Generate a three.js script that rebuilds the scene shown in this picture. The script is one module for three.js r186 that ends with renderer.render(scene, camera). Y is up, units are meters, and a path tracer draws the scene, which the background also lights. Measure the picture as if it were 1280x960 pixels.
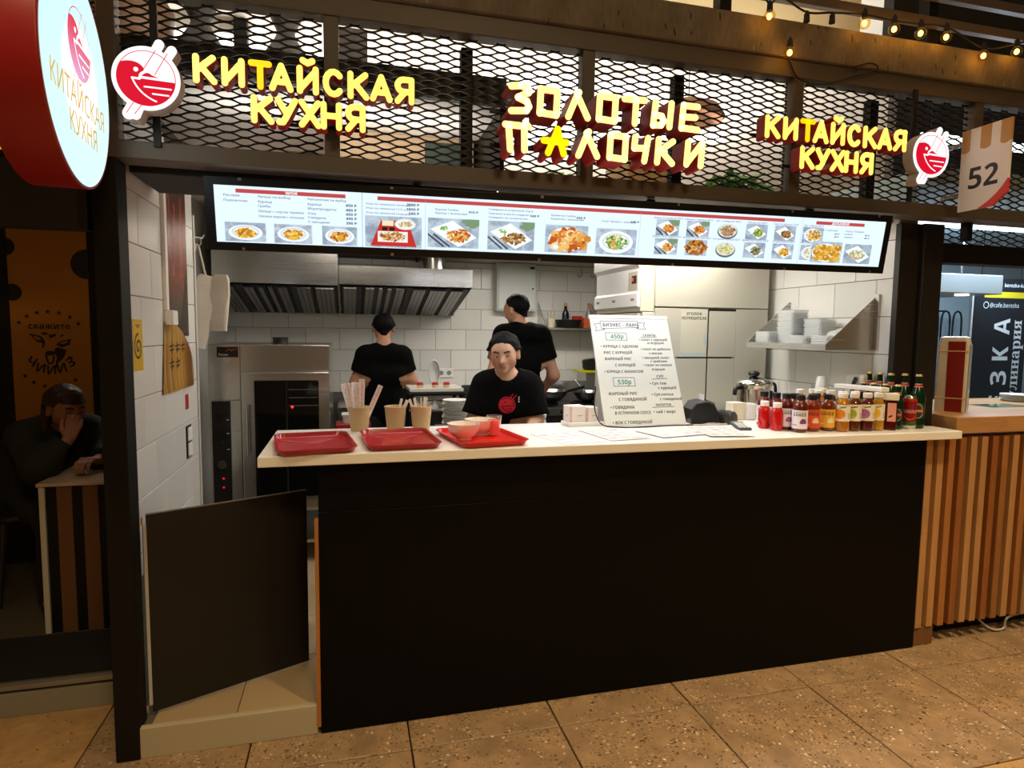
import * as THREE from 'three';
import { RoundedBoxGeometry } from 'three/addons/geometries/RoundedBoxGeometry.js';
import { mergeGeometries, mergeVertices, toCreasedNormals } from 'three/addons/utils/BufferGeometryUtils.js';
import { RectAreaLightUniformsLib } from 'three/addons/lights/RectAreaLightUniformsLib.js';
import { ImprovedNoise } from 'three/addons/math/ImprovedNoise.js';

// ---------------------------------------------------------------- camera, light, exposure
const scene = new THREE.Scene();
scene.background = new THREE.Color(0x000000);
const D = Math.PI / 180;
const camera = new THREE.PerspectiveCamera(63.46, 4 / 3, 0.05, 60);
camera.position.set(0, 1.6, 2.45);
camera.rotation.order = 'YXZ';
camera.rotation.set(-4.82 * D, -14.7 * D, 0.67 * D);
const renderer = new THREE.WebGLRenderer({ antialias: true });
renderer.toneMapping = THREE.LinearToneMapping;
renderer.toneMappingExposure = 1.0;
renderer.shadowMap.enabled = true;
RectAreaLightUniformsLib.init();

const WARM = 0xffe2ae, NEUTRAL = 0xfff8ee, COOL = 0xe9f2ff;
// area lamps: [name, label, x, y, z, width, depth, radiance, colour, glow]
const CEILING_LAMPS = [
  ['ceiling_lamp', 'flat white LED panel in the kitchen ceiling over the fridge side', 1.85, 2.245, -1.0, 0.9, 0.3, 13, NEUTRAL, 1.6],
  ['ceiling_lamp', 'flat white LED panel in the kitchen ceiling over the left half', 0.1, 2.505, -1.25, 0.8, 0.3, 14, NEUTRAL, 1.6],
  ['ceiling_lamp', 'flat white LED panel in the kitchen ceiling between the cooks and the electrical cabinet', 1.55, 2.245, -2.45, 0.9, 0.3, 22, NEUTRAL, 1.6],
  ['ceiling_lamp', 'slim white LED panel added in the kitchen ceiling to light worktop and whiteboard', 1.25, 2.245, -0.36, 1.6, 0.12, 22, 0xf3f6ff, 1.6],  // added out of sight, brightens the worktop and the whiteboard
];
const HALL_LAMPS = [
  ['hall_lamp', 'square warm ceiling lamp in the hall behind the viewer', 1.0, 4.4, 4.6, 0.9, 0.9, 40, WARM, 1.5],
  ['hall_lamp', 'square neutral ceiling lamp over the kitchen loft, left one', -1.5, 4.4, -4.5, 1.2, 0.6, 12, NEUTRAL, 1.5],
  ['hall_lamp', 'square neutral ceiling lamp over the kitchen loft, right one', 2.5, 4.4, -4.5, 1.2, 0.6, 12, NEUTRAL, 1.5],
];
// downlights of the hall: [label, x, z, candela]
const DOWNLIGHTS = [['round downlight in the hall ceiling at the left', -0.9, 1.75, 22], ['round downlight in the hall ceiling in front of the counter', 1.3, 1.75, 40], ['round downlight in the hall ceiling in front of the wooden counter', 3.4, 1.6, 50]];
// unseen uplighters added to whiten the ceilings behind the mesh: [label, x, y, z, width, depth, radiance]
const ADDED_UPLIGHTS = [['slim added uplighter on the black air duct behind the mesh', 0.0, 2.322, -0.4, 1.1, 0.06, 12], ['flat added uplighter on the kitchen roof, left one', -0.25, 2.636, -2.6, 1.5, 0.3, 30], ['flat added uplighter on the kitchen roof, right one', 1.75, 2.341, -3.0, 1.7, 0.3, 60], ['flat added uplighter on poles behind the kitchen, left one', -0.9, 2.6, -5.8, 1.8, 0.5, 40], ['flat added uplighter on poles behind the kitchen, right one', 3.0, 2.6, -5.8, 2.4, 0.5, 60]];

// ---------------------------------------------------------------- helpers
function rngOf(seed) { let a = seed >>> 0; return () => { a = (a + 0x6D2B79F5) | 0; let t = Math.imul(a ^ (a >>> 15), 1 | a); t = (t + Math.imul(t ^ (t >>> 7), 61 | t)) ^ t; return ((t ^ (t >>> 14)) >>> 0) / 4294967296; }; }
const noise = new ImprovedNoise();
const taken = {};
function numbered(name) { const n = taken[name] ?? 0; taken[name] = n + 1; return n ? name + '_' + String(n).padStart(3, '0') : name; }
function mat(color, roughness = 0.6, metalness = 0, extra = {}) { return new THREE.MeshStandardMaterial({ color, roughness, metalness, ...extra }); }
function pmat(color, roughness, metalness, extra = {}) { return new THREE.MeshPhysicalMaterial({ color, roughness, metalness, ...extra }); }
function tag(o, label, category, group, kind) {
  if (label) o.userData.label = label;
  if (category) o.userData.category = category;
  if (group) o.userData.group = group;
  if (kind) o.userData.kind = kind;
  return o;
}
function thing(name, label, category, [x, y, z] = [0, 0, 0], turn = 0, group) {
  const o = new THREE.Group(); o.name = numbered(name); scene.add(o);
  o.position.set(x, y, z); o.rotation.y = turn;
  return tag(o, label, category, group);
}
function add(parent, name, geometry, material, label) {
  const m = new THREE.Mesh(Array.isArray(geometry) ? merge(geometry) : geometry, material);
  m.name = parent === scene ? numbered(name) : name;
  m.castShadow = m.receiveShadow = true;
  if (label) m.userData.label = label;
  parent.add(m);
  return m;
}
const ORD = ['lowest', 'second lowest', 'third lowest', 'fourth lowest', 'fifth lowest', 'sixth lowest', 'seventh lowest', 'eighth lowest', 'ninth lowest', 'tenth lowest', 'eleventh lowest', 'twelfth lowest', 'thirteenth lowest', 'topmost'];
const nth = (k, n) => (k === n - 1 ? 'topmost' : ORD[k]);
function solo(name, label, category, geometry, material, group) { return tag(add(scene, name, geometry, material), label, category, group); }
function struct(name, geometry, material, label) { const m = add(scene, name, geometry, material); m.userData.kind = 'structure'; if (label) m.userData.label = label; return m; }
function part(parent, name) { const g = new THREE.Group(); g.name = name; parent.add(g); return g; }
function copyOf(src, label, pos, turn) {
  const c = src.clone(); c.name = numbered(src.name.replace(/_\d{3}$/, '')); scene.add(c);
  c.userData = { ...src.userData }; if (label) c.userData.label = label;
  if (pos) c.position.set(...pos); if (turn !== undefined) c.rotation.y = turn;
  return c;
}
function merge(list) {
  const flat = list.map((g) => { let q = g.index ? g.toNonIndexed() : g; for (const k of Object.keys(q.attributes)) if (!['position', 'normal', 'uv'].includes(k)) { q = q.clone(); q.deleteAttribute(k); } return q; });
  return mergeGeometries(flat.map((g) => { if (!g.attributes.uv) g.setAttribute('uv', new THREE.BufferAttribute(new Float32Array(g.attributes.position.count * 2), 2)); return g; }));
}
// uv in metres by the dominant axis of the normal
function metricUV(g, s = 1, ou = 0, ov = 0, turn = false) {
  const q = g.index ? g.toNonIndexed() : g, p = q.attributes.position, n = q.attributes.normal, uv = new Float32Array(p.count * 2);
  for (let i = 0; i < p.count; i++) {
    const ax = Math.abs(n.getX(i)), ay = Math.abs(n.getY(i)), az = Math.abs(n.getZ(i));
    let u, v;
    if (ax >= ay && ax >= az) { u = p.getZ(i); v = p.getY(i); } else if (ay >= az) { u = p.getX(i); v = p.getZ(i); } else { u = p.getX(i); v = p.getY(i); }
    if (turn) [u, v] = [v, u];
    uv[2 * i] = u / s + ou; uv[2 * i + 1] = v / s + ov;
  }
  q.setAttribute('uv', new THREE.BufferAttribute(uv, 2));
  return q;
}
function at(g, x = 0, y = 0, z = 0, rx = 0, ry = 0, rz = 0) {
  if (rx || ry || rz) g.applyMatrix4(new THREE.Matrix4().makeRotationFromEuler(new THREE.Euler(rx, ry, rz)));
  return g.translate(x, y, z);
}
// box given by its limits, edges rounded by r
function bx(x0, x1, y0, y1, z0, z1, r = 0.003, seg = 1) {
  const w = x1 - x0, h = y1 - y0, d = z1 - z0, rr = Math.min(r, 0.45 * Math.min(w, h, d));
  const g = rr > 0 ? new RoundedBoxGeometry(w, h, d, seg, rr) : new THREE.BoxGeometry(w, h, d);
  return g.translate((x0 + x1) / 2, (y0 + y1) / 2, (z0 + z1) / 2);
}
// plate with a chamfered front, facing +z, centred, back at z = 0: 18 triangles
function plate(w, h, d, c) {
  const a = w / 2, b = h / 2, v = [[-a, -b, 0], [a, -b, 0], [a, b, 0], [-a, b, 0], [-a, -b, d - c], [a, -b, d - c], [a, b, d - c], [-a, b, d - c], [-a + c, -b + c, d], [a - c, -b + c, d], [a - c, b - c, d], [-a + c, b - c, d]];
  const f = [], quad = (i, j, k, l) => f.push(i, j, k, i, k, l);
  quad(8, 9, 10, 11); for (let i = 0; i < 4; i++) { const j = (i + 1) % 4; quad(i, j, 4 + j, 4 + i); quad(4 + i, 4 + j, 8 + j, 8 + i); }
  const pos = []; for (const i of f) pos.push(...v[i]);
  const g = new THREE.BufferGeometry(); g.setAttribute('position', new THREE.Float32BufferAttribute(pos, 3)); g.computeVertexNormals();
  return metricUV(g);
}
function cyl(r0, r1, h, x = 0, y = 0, z = 0, seg = 24, open = false) { return new THREE.CylinderGeometry(r1, r0, h, seg, 1, open).translate(x, y + h / 2, z); }
function lathe(pts, seg = 28) { return new THREE.LatheGeometry(pts.map((p) => new THREE.Vector2(p[0], p[1])), seg); }
function rod(a, b, r, seg = 8, r2 = r) {
  const A = new THREE.Vector3(...a), B = new THREE.Vector3(...b), L = A.distanceTo(B);
  const g = new THREE.CylinderGeometry(r2, r, L, seg); g.translate(0, L / 2, 0);
  g.applyQuaternion(new THREE.Quaternion().setFromUnitVectors(new THREE.Vector3(0, 1, 0), B.clone().sub(A).normalize()));
  return g.translate(...a);
}
function tube(pts, r, n = 40, seg = 6, closed = false) { return new THREE.TubeGeometry(new THREE.CatmullRomCurve3(pts.map((p) => new THREE.Vector3(...p)), closed), n, r, seg, closed); }
function poly(pts) { const s = new THREE.Shape(); pts.forEach((p, i) => (i ? s.lineTo(p[0], p[1]) : s.moveTo(p[0], p[1]))); s.closePath(); return s; }
function extrude(shape, depth, bevel = 0, curve = 12) { return new THREE.ExtrudeGeometry(shape, { depth, bevelEnabled: bevel > 0, bevelSize: bevel, bevelThickness: bevel, bevelOffset: -bevel, bevelSegments: 1, curveSegments: curve }); }
function canvas(w, h, draw, repeat) {
  const c = document.createElement('canvas'); c.width = w; c.height = h; const x = c.getContext('2d'); draw(x, w, h);
  const t = new THREE.CanvasTexture(c); t.colorSpace = THREE.SRGBColorSpace; t.anisotropy = 8;
  if (repeat) { t.wrapS = t.wrapT = THREE.RepeatWrapping; }
  return t;
}
function grayTex(n, fn, repeat = true) {
  const data = new Uint8Array(n * n * 4);
  for (let j = 0; j < n; j++) for (let i = 0; i < n; i++) { const v = Math.max(0, Math.min(255, fn(i / n, j / n) * 255)); data.set([v, v, v, 255], (j * n + i) * 4); }
  const t = new THREE.DataTexture(data, n, n); t.magFilter = t.minFilter = THREE.LinearFilter; if (repeat) t.wrapS = t.wrapT = THREE.RepeatWrapping; t.needsUpdate = true; return t;
}
function rot(o, x, y, z) { o.rotation.set(x, y, z); return o; }

// ---------------------------------------------------------------- shared materials
const brushedRough = grayTex(256, (u, v) => 0.5 + 0.14 * noise.noise(u * 3, v * 120, 1.5) + 0.1 * noise.noise(u * 2, v * 47, 4.5));
const woodTex = canvas(512, 1024, (x, w, h) => {
  const r = rngOf(5), im = x.createImageData(w, h);
  for (let j = 0; j < h; j++) for (let i = 0; i < w; i++) {
    const u = i / w * 6, v = j / h * 3, warp = noise.noise(u * 0.6, v * 0.5, 3.1) * 1.8, ring = noise.noise(u * 3.2 + warp, v * 0.28, 7.7), fine = noise.noise(u * 30, v * 1.4, 2.2);
    const k = 1 + 0.13 * ring + 0.08 * fine + 0.05 * (r() - 0.5), o = (j * w + i) * 4;
    im.data[o] = 178 * k; im.data[o + 1] = 132 * k; im.data[o + 2] = 84 * k; im.data[o + 3] = 255;
  }
  x.putImageData(im, 0, 0);
}, true);
const MAT = {
  steel: mat(0xc4c2bc, 0.42, 0.92, { roughnessMap: brushedRough }),
  brushed: mat(0xb3b0a8, 0.5, 0.45, { roughnessMap: brushedRough }),
  steelDark: mat(0x6d6a66, 0.42, 1, { roughnessMap: brushedRough }),
  chrome: mat(0xd8d8d8, 0.12, 1),
  iron: mat(0x1d1b19, 0.5, 0.4),
  blackPaint: pmat(0x110f0d, 0.55, 0, { specularIntensity: 0.5 }),
  frame: mat(0x554b3f, 0.5, 0.1),
  blackPanel: pmat(0x050505, 0.5, 0, { specularIntensity: 0.25 }),
  blackPlastic: mat(0x0d0d0e, 0.35),
  white: mat(0xe9e7df, 0.45),
  whitePlastic: mat(0xefeee8, 0.35),
  fridge: mat(0xc4c1b0, 0.45),
  fridgeWhite: mat(0xcfcdc2, 0.4),
  grey: mat(0x8a8882, 0.6),
  rubber: mat(0x17171a, 0.7),
  wood: new THREE.MeshStandardMaterial({ map: woodTex, roughness: 0.5 }),
  woodDark: new THREE.MeshStandardMaterial({ map: woodTex, color: 0xa8998a, roughness: 0.6 }),
  kraft: mat(0xcbb084, 0.8),
  paper: mat(0xf2f0ea, 0.8),
  red: mat(0xb3141d, 0.35),
};
// ---------------------------------------------------------------- the shell of the hall
const plaster = mat(0xd9d4c8, 0.85), hallWall = mat(0x8d8272, 0.85), hallDark = mat(0x2a2520, 0.8);
struct('ceiling', bx(-6, 8.2, 4.5, 4.65, -9.2, 8.2, 0), mat(0xf1ece2, 0.9), 'white hall ceiling high above the stalls');
struct('wall_far', bx(-6, 8.2, 0, 4.5, -9.2, -9, 0), mat(0xe4ded4, 0.9));
struct('wall_hall_left', bx(-6.2, -6, 0, 4.65, -9.2, 8.2, 0), hallWall);
struct('wall_hall_right', bx(8.2, 8.4, 0, 4.65, -9.2, 8.2, 0), hallWall);
struct('wall_hall_behind', bx(-6, 8.2, 0, 4.5, 8, 8.2, 0), hallWall);

// floor: a screed with stone tiles laid on it
const FLOOR_T = 0.02;
const floor = struct('floor', bx(-6, 8.2, -0.16, -FLOOR_T - 0.0005, -9, 8, 0), mat(0x2e261d, 0.95), 'mall floor of square speckled stone tiles with dark joints');
function stoneTexture(seed, base, speckle) {
  return canvas(1024, 1024, (x, w, h) => {
    const r = rngOf(seed), im = x.createImageData(w, h);
    for (let j = 0; j < h; j++) for (let i = 0; i < w; i++) {
      const n = noise.noise(i / 210, j / 210, seed) * 0.14 + noise.noise(i / 60, j / 60, seed + 3) * 0.08 + noise.noise(i / 9, j / 9, seed + 9) * 0.07, k = 1 + n + (r() - 0.5) * 0.1, o = (j * w + i) * 4;
      im.data[o] = base[0] * k; im.data[o + 1] = base[1] * k; im.data[o + 2] = base[2] * k; im.data[o + 3] = 255;
    }
    x.putImageData(im, 0, 0);
    const tones = ['#2c2118', '#3a2c1f', '#4b3a29', '#33261a', '#e8d6b6', '#f3e6cc', '#6a5138', '#c9b08a', '#2a2018'];
    for (let k = 0; k < speckle; k++) {
      const cx = r() * w, cy = r() * h, d = noise.noise(cx / 190, cy / 190, seed + 20); if (d < -0.28 + r() * 0.25) continue;
      const s = 2 + Math.pow(r(), 2.2) * 13, a0 = r() * 6.3; x.fillStyle = tones[Math.floor(r() * tones.length)]; x.globalAlpha = 0.25 + r() * 0.45; x.beginPath();
      for (let q = 0; q < 5; q++) { const a = a0 + q * 1.256, rr = s * (0.5 + r() * 0.7); x.lineTo(cx + Math.cos(a) * rr, cy + Math.sin(a) * rr * 0.8); }
      x.fill();
    }
    x.globalAlpha = 1;
  }, true);
}
const stoneBump = grayTex(512, (u, v) => 0.5 + 0.25 * noise.noise(u * 60, v * 60, 2) + 0.25 * noise.noise(u * 140, v * 140, 5));
const stoneMats = [1, 2, 3].map((s) => new THREE.MeshStandardMaterial({ map: stoneTexture(s * 11, [150, 122, 92], 3000), roughness: 0.5, bumpMap: stoneBump, bumpScale: 0.0006 }));
const plainStone = new THREE.MeshStandardMaterial({ map: stoneTexture(71, [176, 138, 92], 250), roughness: 0.45 });
const tileShapes = [0, 1, 2, 3].map((k) => {
  const g = plate(0.594, 0.594, FLOOR_T, 0.0025); metricUV(g, 0.6, 0.5 + k * 0.37, 0.5 + k * 0.21, k % 2 === 1);
  return at(g, 0, 0, 0, -Math.PI / 2, 0, 0);
});
{
  const r = rngOf(9);
  for (let j = -2; j <= 4; j++) for (let i = -3; i <= 6; i++) {
    const x = 0.216 + 0.6 * i + 0.3, z = 0.175 + 0.6 * j - 0.3;
    if (z < -0.5 && x > -0.8 && x < 3) continue;
    const t = add(floor, 'tile', tileShapes[Math.floor(r() * 4)], j >= 2 ? plainStone : x < -0.75 ? plainStone : stoneMats[Math.floor(r() * 3)]);
    t.position.set(x, -FLOOR_T + (r() - 0.5) * 0.0012, z);
  }
  const rest = []; const q = metricUV(bx(-5.99, 8.19, -FLOOR_T, -0.002, 2.58, 7.99, 0), 0.6); rest.push(q);
  rest.push(metricUV(bx(4.42, 8.19, -FLOOR_T, -0.002, -9, 2.57, 0), 0.6), metricUV(bx(-5.99, -1.6, -FLOOR_T, -0.002, -9, 2.57, 0), 0.6), metricUV(bx(-1.59, 4.41, -FLOOR_T, -0.002, -9, -3.9, 0), 0.6));
  tag(add(floor, 'far_paving', rest, stoneMats[0]), null, null, null, 'stuff');
}

// ---------------------------------------------------------------- lamps that light the place
function areaLight(o, w, h, L, color) {
  const l = new THREE.RectAreaLight(color, L, w, h); l.rotation.x = -Math.PI / 2; l.position.y = -0.03; o.add(l); return l;
}
for (const [name, label, x, y, z, w, d, L, color, glow] of [...CEILING_LAMPS, ...HALL_LAMPS]) {
  const o = thing(name, label, 'lamp', [x, y, z]);
  add(o, 'housing', bx(-w / 2 - 0.02, w / 2 + 0.02, -0.012, 0.01 + (y > 4 ? 0.1 : 0.005), -d / 2 - 0.02, d / 2 + 0.02, 0.004), MAT.whitePlastic);
  add(o, 'lamp_diffuser', bx(-w / 2, w / 2, -0.02, -0.011, -d / 2, d / 2, 0), mat(0xffffff, 0.6, 0, { emissive: color, emissiveIntensity: glow }));
  areaLight(o, w, d, L, color);
}
for (const [label, x, z, cd] of DOWNLIGHTS) {
  const o = thing('downlight', label, 'lamp', [x, 4.4, z]);
  add(o, 'housing', lathe([[0.11, 0], [0.12, 0.002], [0.12, 0.095], [0.0, 0.095], [0, 0.09], [0.108, 0.085], [0.11, 0]], 28), MAT.whitePlastic);
  add(o, 'lamp_diffuser', cyl(0.1, 0.1, 0.006, 0, 0.03, 0, 28), mat(0xffffff, 0.5, 0, { emissive: WARM, emissiveIntensity: 2 }));
  const l = new THREE.SpotLight(WARM, cd, 0, 41 * D, 0.55, 2); l.shadow.radius = 4; l.position.y = 0.02; l.target.position.set(0, -1, 0); o.add(l, l.target);
}
for (const [label, x, y, z, w, d, L] of ADDED_UPLIGHTS) {
  const o = thing('added_uplight', label, 'lamp', [x, y, z]);
  add(o, 'housing', bx(-w / 2 - 0.02, w / 2 + 0.02, -0.045, 0, -d / 2 - 0.02, d / 2 + 0.02, 0.004), MAT.iron);
  if (z < -5) for (const s of [-1, 1]) add(o, 'pole', rod([s * w * 0.4, -y, 0], [s * w * 0.4, -0.045, 0], 0.02), MAT.iron);
  add(o, 'lamp_diffuser', bx(-w / 2, w / 2, 0.0005, 0.008, -d / 2, d / 2, 0), mat(0xffffff, 0.6, 0, { emissive: NEUTRAL, emissiveIntensity: 1.5 }));
  const l = new THREE.RectAreaLight(NEUTRAL, L, w, d); l.rotation.x = Math.PI / 2; l.position.y = 0.02; o.add(l);
}

// ---------------------------------------------------------------- kitchen walls with their tiles
const XL = -0.80, XB = -1.08, XR = 2.76, ZB = -3.6, KC = 2.53, KR = 2.27, KF = 0.115;   // inner faces, ceiling height, raised floor
const grout = mat(0x6a6862, 0.9);
const glaze = [0xe4e3dc, 0xdfdfd8, 0xe8e6df].map((c) => mat(c, 0.22));
const wallBack = struct('wall_back', [bx(XB - 0.06, 0.64, 0, KC, ZB - 0.15, ZB - 0.008, 0), bx(0.64, 3.0, 0, KR, ZB - 0.15, ZB - 0.008, 0)], grout, 'kitchen back wall of white rectangular tiles laid in running bond');
const wallLeft = struct('wall_left', bx(XL - 0.06, XL - 0.008, 0, KC, -1.235, -0.115, 0), grout, 'white tiled left wall of the kitchen behind the black post');
struct('wall_left_rear', bx(XB - 0.06, XB, 0, KC, ZB - 0.008, -1.36, 0), mat(0xd8d6ce, 0.6));
struct('wall_left_return', bx(XB - 0.06, XL - 0.062, 0, KC, -1.36, -1.264, 0), mat(0xd8d6ce, 0.6));
const wallRight = struct('wall_right', bx(XR + 0.008, XR + 0.12, 0, KR, ZB - 0.008, -0.21, 0), grout, 'white tiled right wall of the kitchen with the steel shelf');
const TW = 0.297, TH = 0.197, wallTile = plate(TW, TH, 0.008, 0.002);
function tileWall(wall, u0, u1, v0, v1, phase, vphase, place) {
  const r = rngOf(Math.round(u0 * 100 + 777));
  let row = 0;
  for (let v = v0 + vphase - TH; v < v1; v += 0.2, row++) for (let u = u0 - 0.6 + phase + (row % 2 ? 0.15 : 0); u < u1; u += 0.3) {
    const a = Math.max(u, u0), b = Math.min(u + TW, u1), c = Math.max(v, v0), e = Math.min(v + TH, v1);
    if (b - a < 0.012 || e - c < 0.012) continue;
    const t = add(wall, 'tile', wallTile, glaze[Math.floor(r() * 3)]);
    t.scale.set((b - a) / TW, (e - c) / TH, 1); place(t, (a + b) / 2, (c + e) / 2);
  }
}
tileWall(wallBack, XB, XR, 0.95, 2.265, 0.093, 0.062 + 0.2, (t, u, v) => t.position.set(u, v, ZB - 0.008));
tileWall(wallLeft, 0.117, 1.22, 0.62, 2.44, 0.06, 0.1, (t, u, v) => { t.rotation.y = Math.PI / 2; t.position.set(XL - 0.008, v, -u); });
tileWall(wallRight, 0.212, 1.35, 1.0, 2.265, 0.12, 0.1, (t, u, v) => { t.rotation.y = -Math.PI / 2; t.position.set(XR + 0.008, v, -u); });
// kitchen ceiling: pale grey boards, one black duct bay on the left
struct('ceiling_kitchen', bx(XB - 0.06, 0.62, KC, KC + 0.06, ZB - 0.15, -0.16, 0), mat(0xdedad2, 0.85), 'pale board ceiling over the left half of the kitchen');
struct('ceiling_kitchen', [bx(0.64, XR + 0.12, KR, KR + 0.025, ZB - 0.15, -0.25, 0), bx(0.64, XR - 0.001, 2.19, KR - 0.001, -0.27, -0.25, 0)], mat(0xb3aea2, 0.85), 'lower grey board ceiling over the right half of the kitchen');
struct('trim_8', [bx(XB - 0.06, 0.64, KC + 0.001, KC + 0.11, -0.159, -0.13, 0), bx(0.621, 0.639, KR - 0.02, KC + 0.1, ZB - 0.15, -0.16, 0)], mat(0x241d17, 0.6), 'dark edge trim of the raised left kitchen ceiling');
// raised kitchen floor with its tiles and a white riser
const kitchenFloor = struct('floor_kitchen', [bx(XL, XR, 0, KF - 0.011, ZB, -0.031, 0), bx(XB, XL, 0, KF - 0.011, ZB, -1.24, 0)], mat(0x5a5142, 0.9), 'raised kitchen floor of beige tiles');
{
  const beige = [0xb29a78, 0xb9a17e, 0xac9473].map((c) => mat(c, 0.4)), g = at(plate(0.295, 0.395, 0.01, 0.002), 0, 0, 0, -Math.PI / 2, 0, 0);
  const r = rngOf(3);
  for (let j = 0; j < 9; j++) for (let i = 0; i < 12; i++) {
    if (j > 2 && i > 4) continue;
    const x0 = XL + 0.075 + i * 0.298, t = add(kitchenFloor, 'tile', g, beige[Math.floor(r() * 3)]);
    t.position.set(x0 + 0.14, KF - 0.011, -0.23 - j * 0.398);
  }
}
struct('trim_1', bx(-0.765, -0.135, 0, KF + 0.004, -0.03, -0.004, 0.003), mat(0xb3a78e, 0.6), 'cream riser board of the step at the kitchen gate');
// ---------------------------------------------------------------- black posts and the steel frame with expanded mesh
struct('trim_2', [bx(-0.845, -0.765, 0.0, 2.177, -0.1, 0.0, 0.004)], MAT.blackPaint, 'black square post left of the gate');
struct('trim_3', [bx(2.735, 2.86, 0.0, 2.177, -0.205, -0.17, 0.003), bx(2.86, 2.985, 0.0, 2.177, -0.36, -0.145, 0.004)], mat(0x1b1814, 0.5), 'dark brown post between the kitchen and the wooden counter');
const frame = thing('storefront_frame', 'brown steel frame with expanded metal mesh carrying the lit signs above the opening', 'frame', [0, 0, 0]);
add(frame, 'top_rail', bx(-1.03, 3.9, 2.735, 2.808, -0.07, 0.004, 0.003), MAT.frame);
add(frame, 'bottom_rail', bx(-1.03, 3.9, 2.178, 2.238, -0.11, 0.004, 0.003), MAT.frame);
for (const x of [-1.0, -0.78, -0.053, 0.95, 1.947, 2.981, 3.75]) add(frame, 'upright', bx(x - 0.027, x + 0.027, 2.2355, 2.7345, -0.06, 0.0, 0.003), MAT.frame);
for (const x of [0.47, 1.42, 2.47]) add(frame, 'rear_upright', bx(x - 0.024, x + 0.024, 2.2355, 2.7345, -0.16, -0.112, 0.003), MAT.blackPaint);
function expandedMesh(x0, x1, y0, y1, z) {
  const px = 0.112, py = 0.0146, w = 0.0052, t = 0.003, out = [];
  // one wave strand: flat bonds joined by slanting legs; neighbours mirror each other and meet at the bonds
  const rows = Math.ceil((y1 - y0) / py) + 1;
  const P = [], N = [], I = [];
  function bar(a, b) {
    const dx = b[0] - a[0], dy = b[1] - a[1], L = Math.hypot(dx, dy), nx = -dy / L * w / 2, ny = dx / L * w / 2, k = P.length / 3;
    for (const zz of [z + t, z - t]) P.push(a[0] + nx, a[1] + ny, zz, a[0] - nx, a[1] - ny, zz, b[0] - nx, b[1] - ny, zz, b[0] + nx, b[1] + ny, zz);
    I.push(k, k + 1, k + 2, k, k + 2, k + 3, k + 4, k + 6, k + 5, k + 4, k + 7, k + 6, k + 1, k + 5, k + 6, k + 1, k + 6, k + 2, k, k + 3, k + 7, k, k + 7, k + 4);
  }
  for (let j = 0; j < rows; j++) {
    const y = y0 + j * py, s = j % 2 ? 1 : -1, h = py / 2 - 0.001;
    for (let i = -1; i * px + x0 < x1; i++) {
      const bx0 = x0 + i * px, q = [[0, -1], [0.07, -1], [0.2, -0.5], [0.33, 0.5], [0.43, 1], [0.57, 1], [0.67, 0.5], [0.8, -0.5], [0.93, -1], [1, -1]];
      for (let k = 0; k < 9; k++) {
        const a = [bx0 + q[k][0] * px, y + s * h * q[k][1]], b = [bx0 + q[k + 1][0] * px, y + s * h * q[k + 1][1]];
        if (Math.min(a[0], b[0]) < x0 || Math.max(a[0], b[0]) > x1 || Math.max(a[1], b[1]) > y1 || Math.min(a[1], b[1]) < y0) continue;
        bar(a, b);
      }
    }
  }
  const g = new THREE.BufferGeometry(); g.setAttribute('position', new THREE.Float32BufferAttribute(P, 3)); g.setIndex(I);
  const u = g.toNonIndexed(); u.computeVertexNormals(); return u;
}
for (const [a, b] of [[-0.97, -0.81], [-0.75, -0.083], [-0.025, 0.92], [0.98, 1.917], [1.977, 2.951], [3.011, 3.72]]) add(frame, 'wire_mesh', expandedMesh(a, b, 2.236, 2.734, -0.035), MAT.iron);
// rail and small mesh over the neighbour's counter
const sideFrame = thing('window_frame', 'dark steel rail with fine mesh above the opening of the wooden counter stall', 'frame', [0, 0, 0]);
add(sideFrame, 'rail', bx(2.99, 4.6, 1.985, 2.085, -0.24, -0.15, 0.003), MAT.blackPaint);
add(sideFrame, 'upright', bx(3.03, 3.065, 2.0855, 2.177, -0.1, -0.06, 0.002), MAT.blackPaint);
add(sideFrame, 'wire_mesh', expandedMesh(2.99, 4.2, 2.087, 2.177, -0.19), MAT.steelDark);

// concrete beam over the frame
const concrete = new THREE.MeshStandardMaterial({ color: 0xffffff, roughness: 0.75, map: canvas(1024, 256, (x, w, h) => {
  const r = rngOf(21), im = x.createImageData(w, h);
  for (let j = 0; j < h; j++) for (let i = 0; i < w; i++) { const k = 1 + 0.16 * noise.noise(i / 70, j / 40, 1) + 0.1 * noise.noise(i / 12, j / 9, 5) + 0.08 * (r() - 0.5), o = (j * w + i) * 4; im.data[o] = 106 * k; im.data[o + 1] = 95 * k; im.data[o + 2] = 80 * k; im.data[o + 3] = 255; }
  x.putImageData(im, 0, 0);
  for (let k = 0; k < 240; k++) { const cx = r() * w, cy = r() * h; if (noise.noise(cx / 120, cy / 60, 8) < -0.05) continue; x.fillStyle = r() < 0.75 ? '#241c14' : '#8a785e'; x.beginPath(); x.ellipse(cx, cy, 1 + r() * 4, 1 + r() * 2, r(), 0, 7); x.fill(); }
}, true), bumpMap: stoneBump, bumpScale: 0.002 });
struct('trim_4', metricUV(bx(-1.9, 4.6, 2.81, 2.965, -0.12, 0.02, 0.006), 1.4), concrete, 'pitted brown concrete beam running above the mesh frame');
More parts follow.
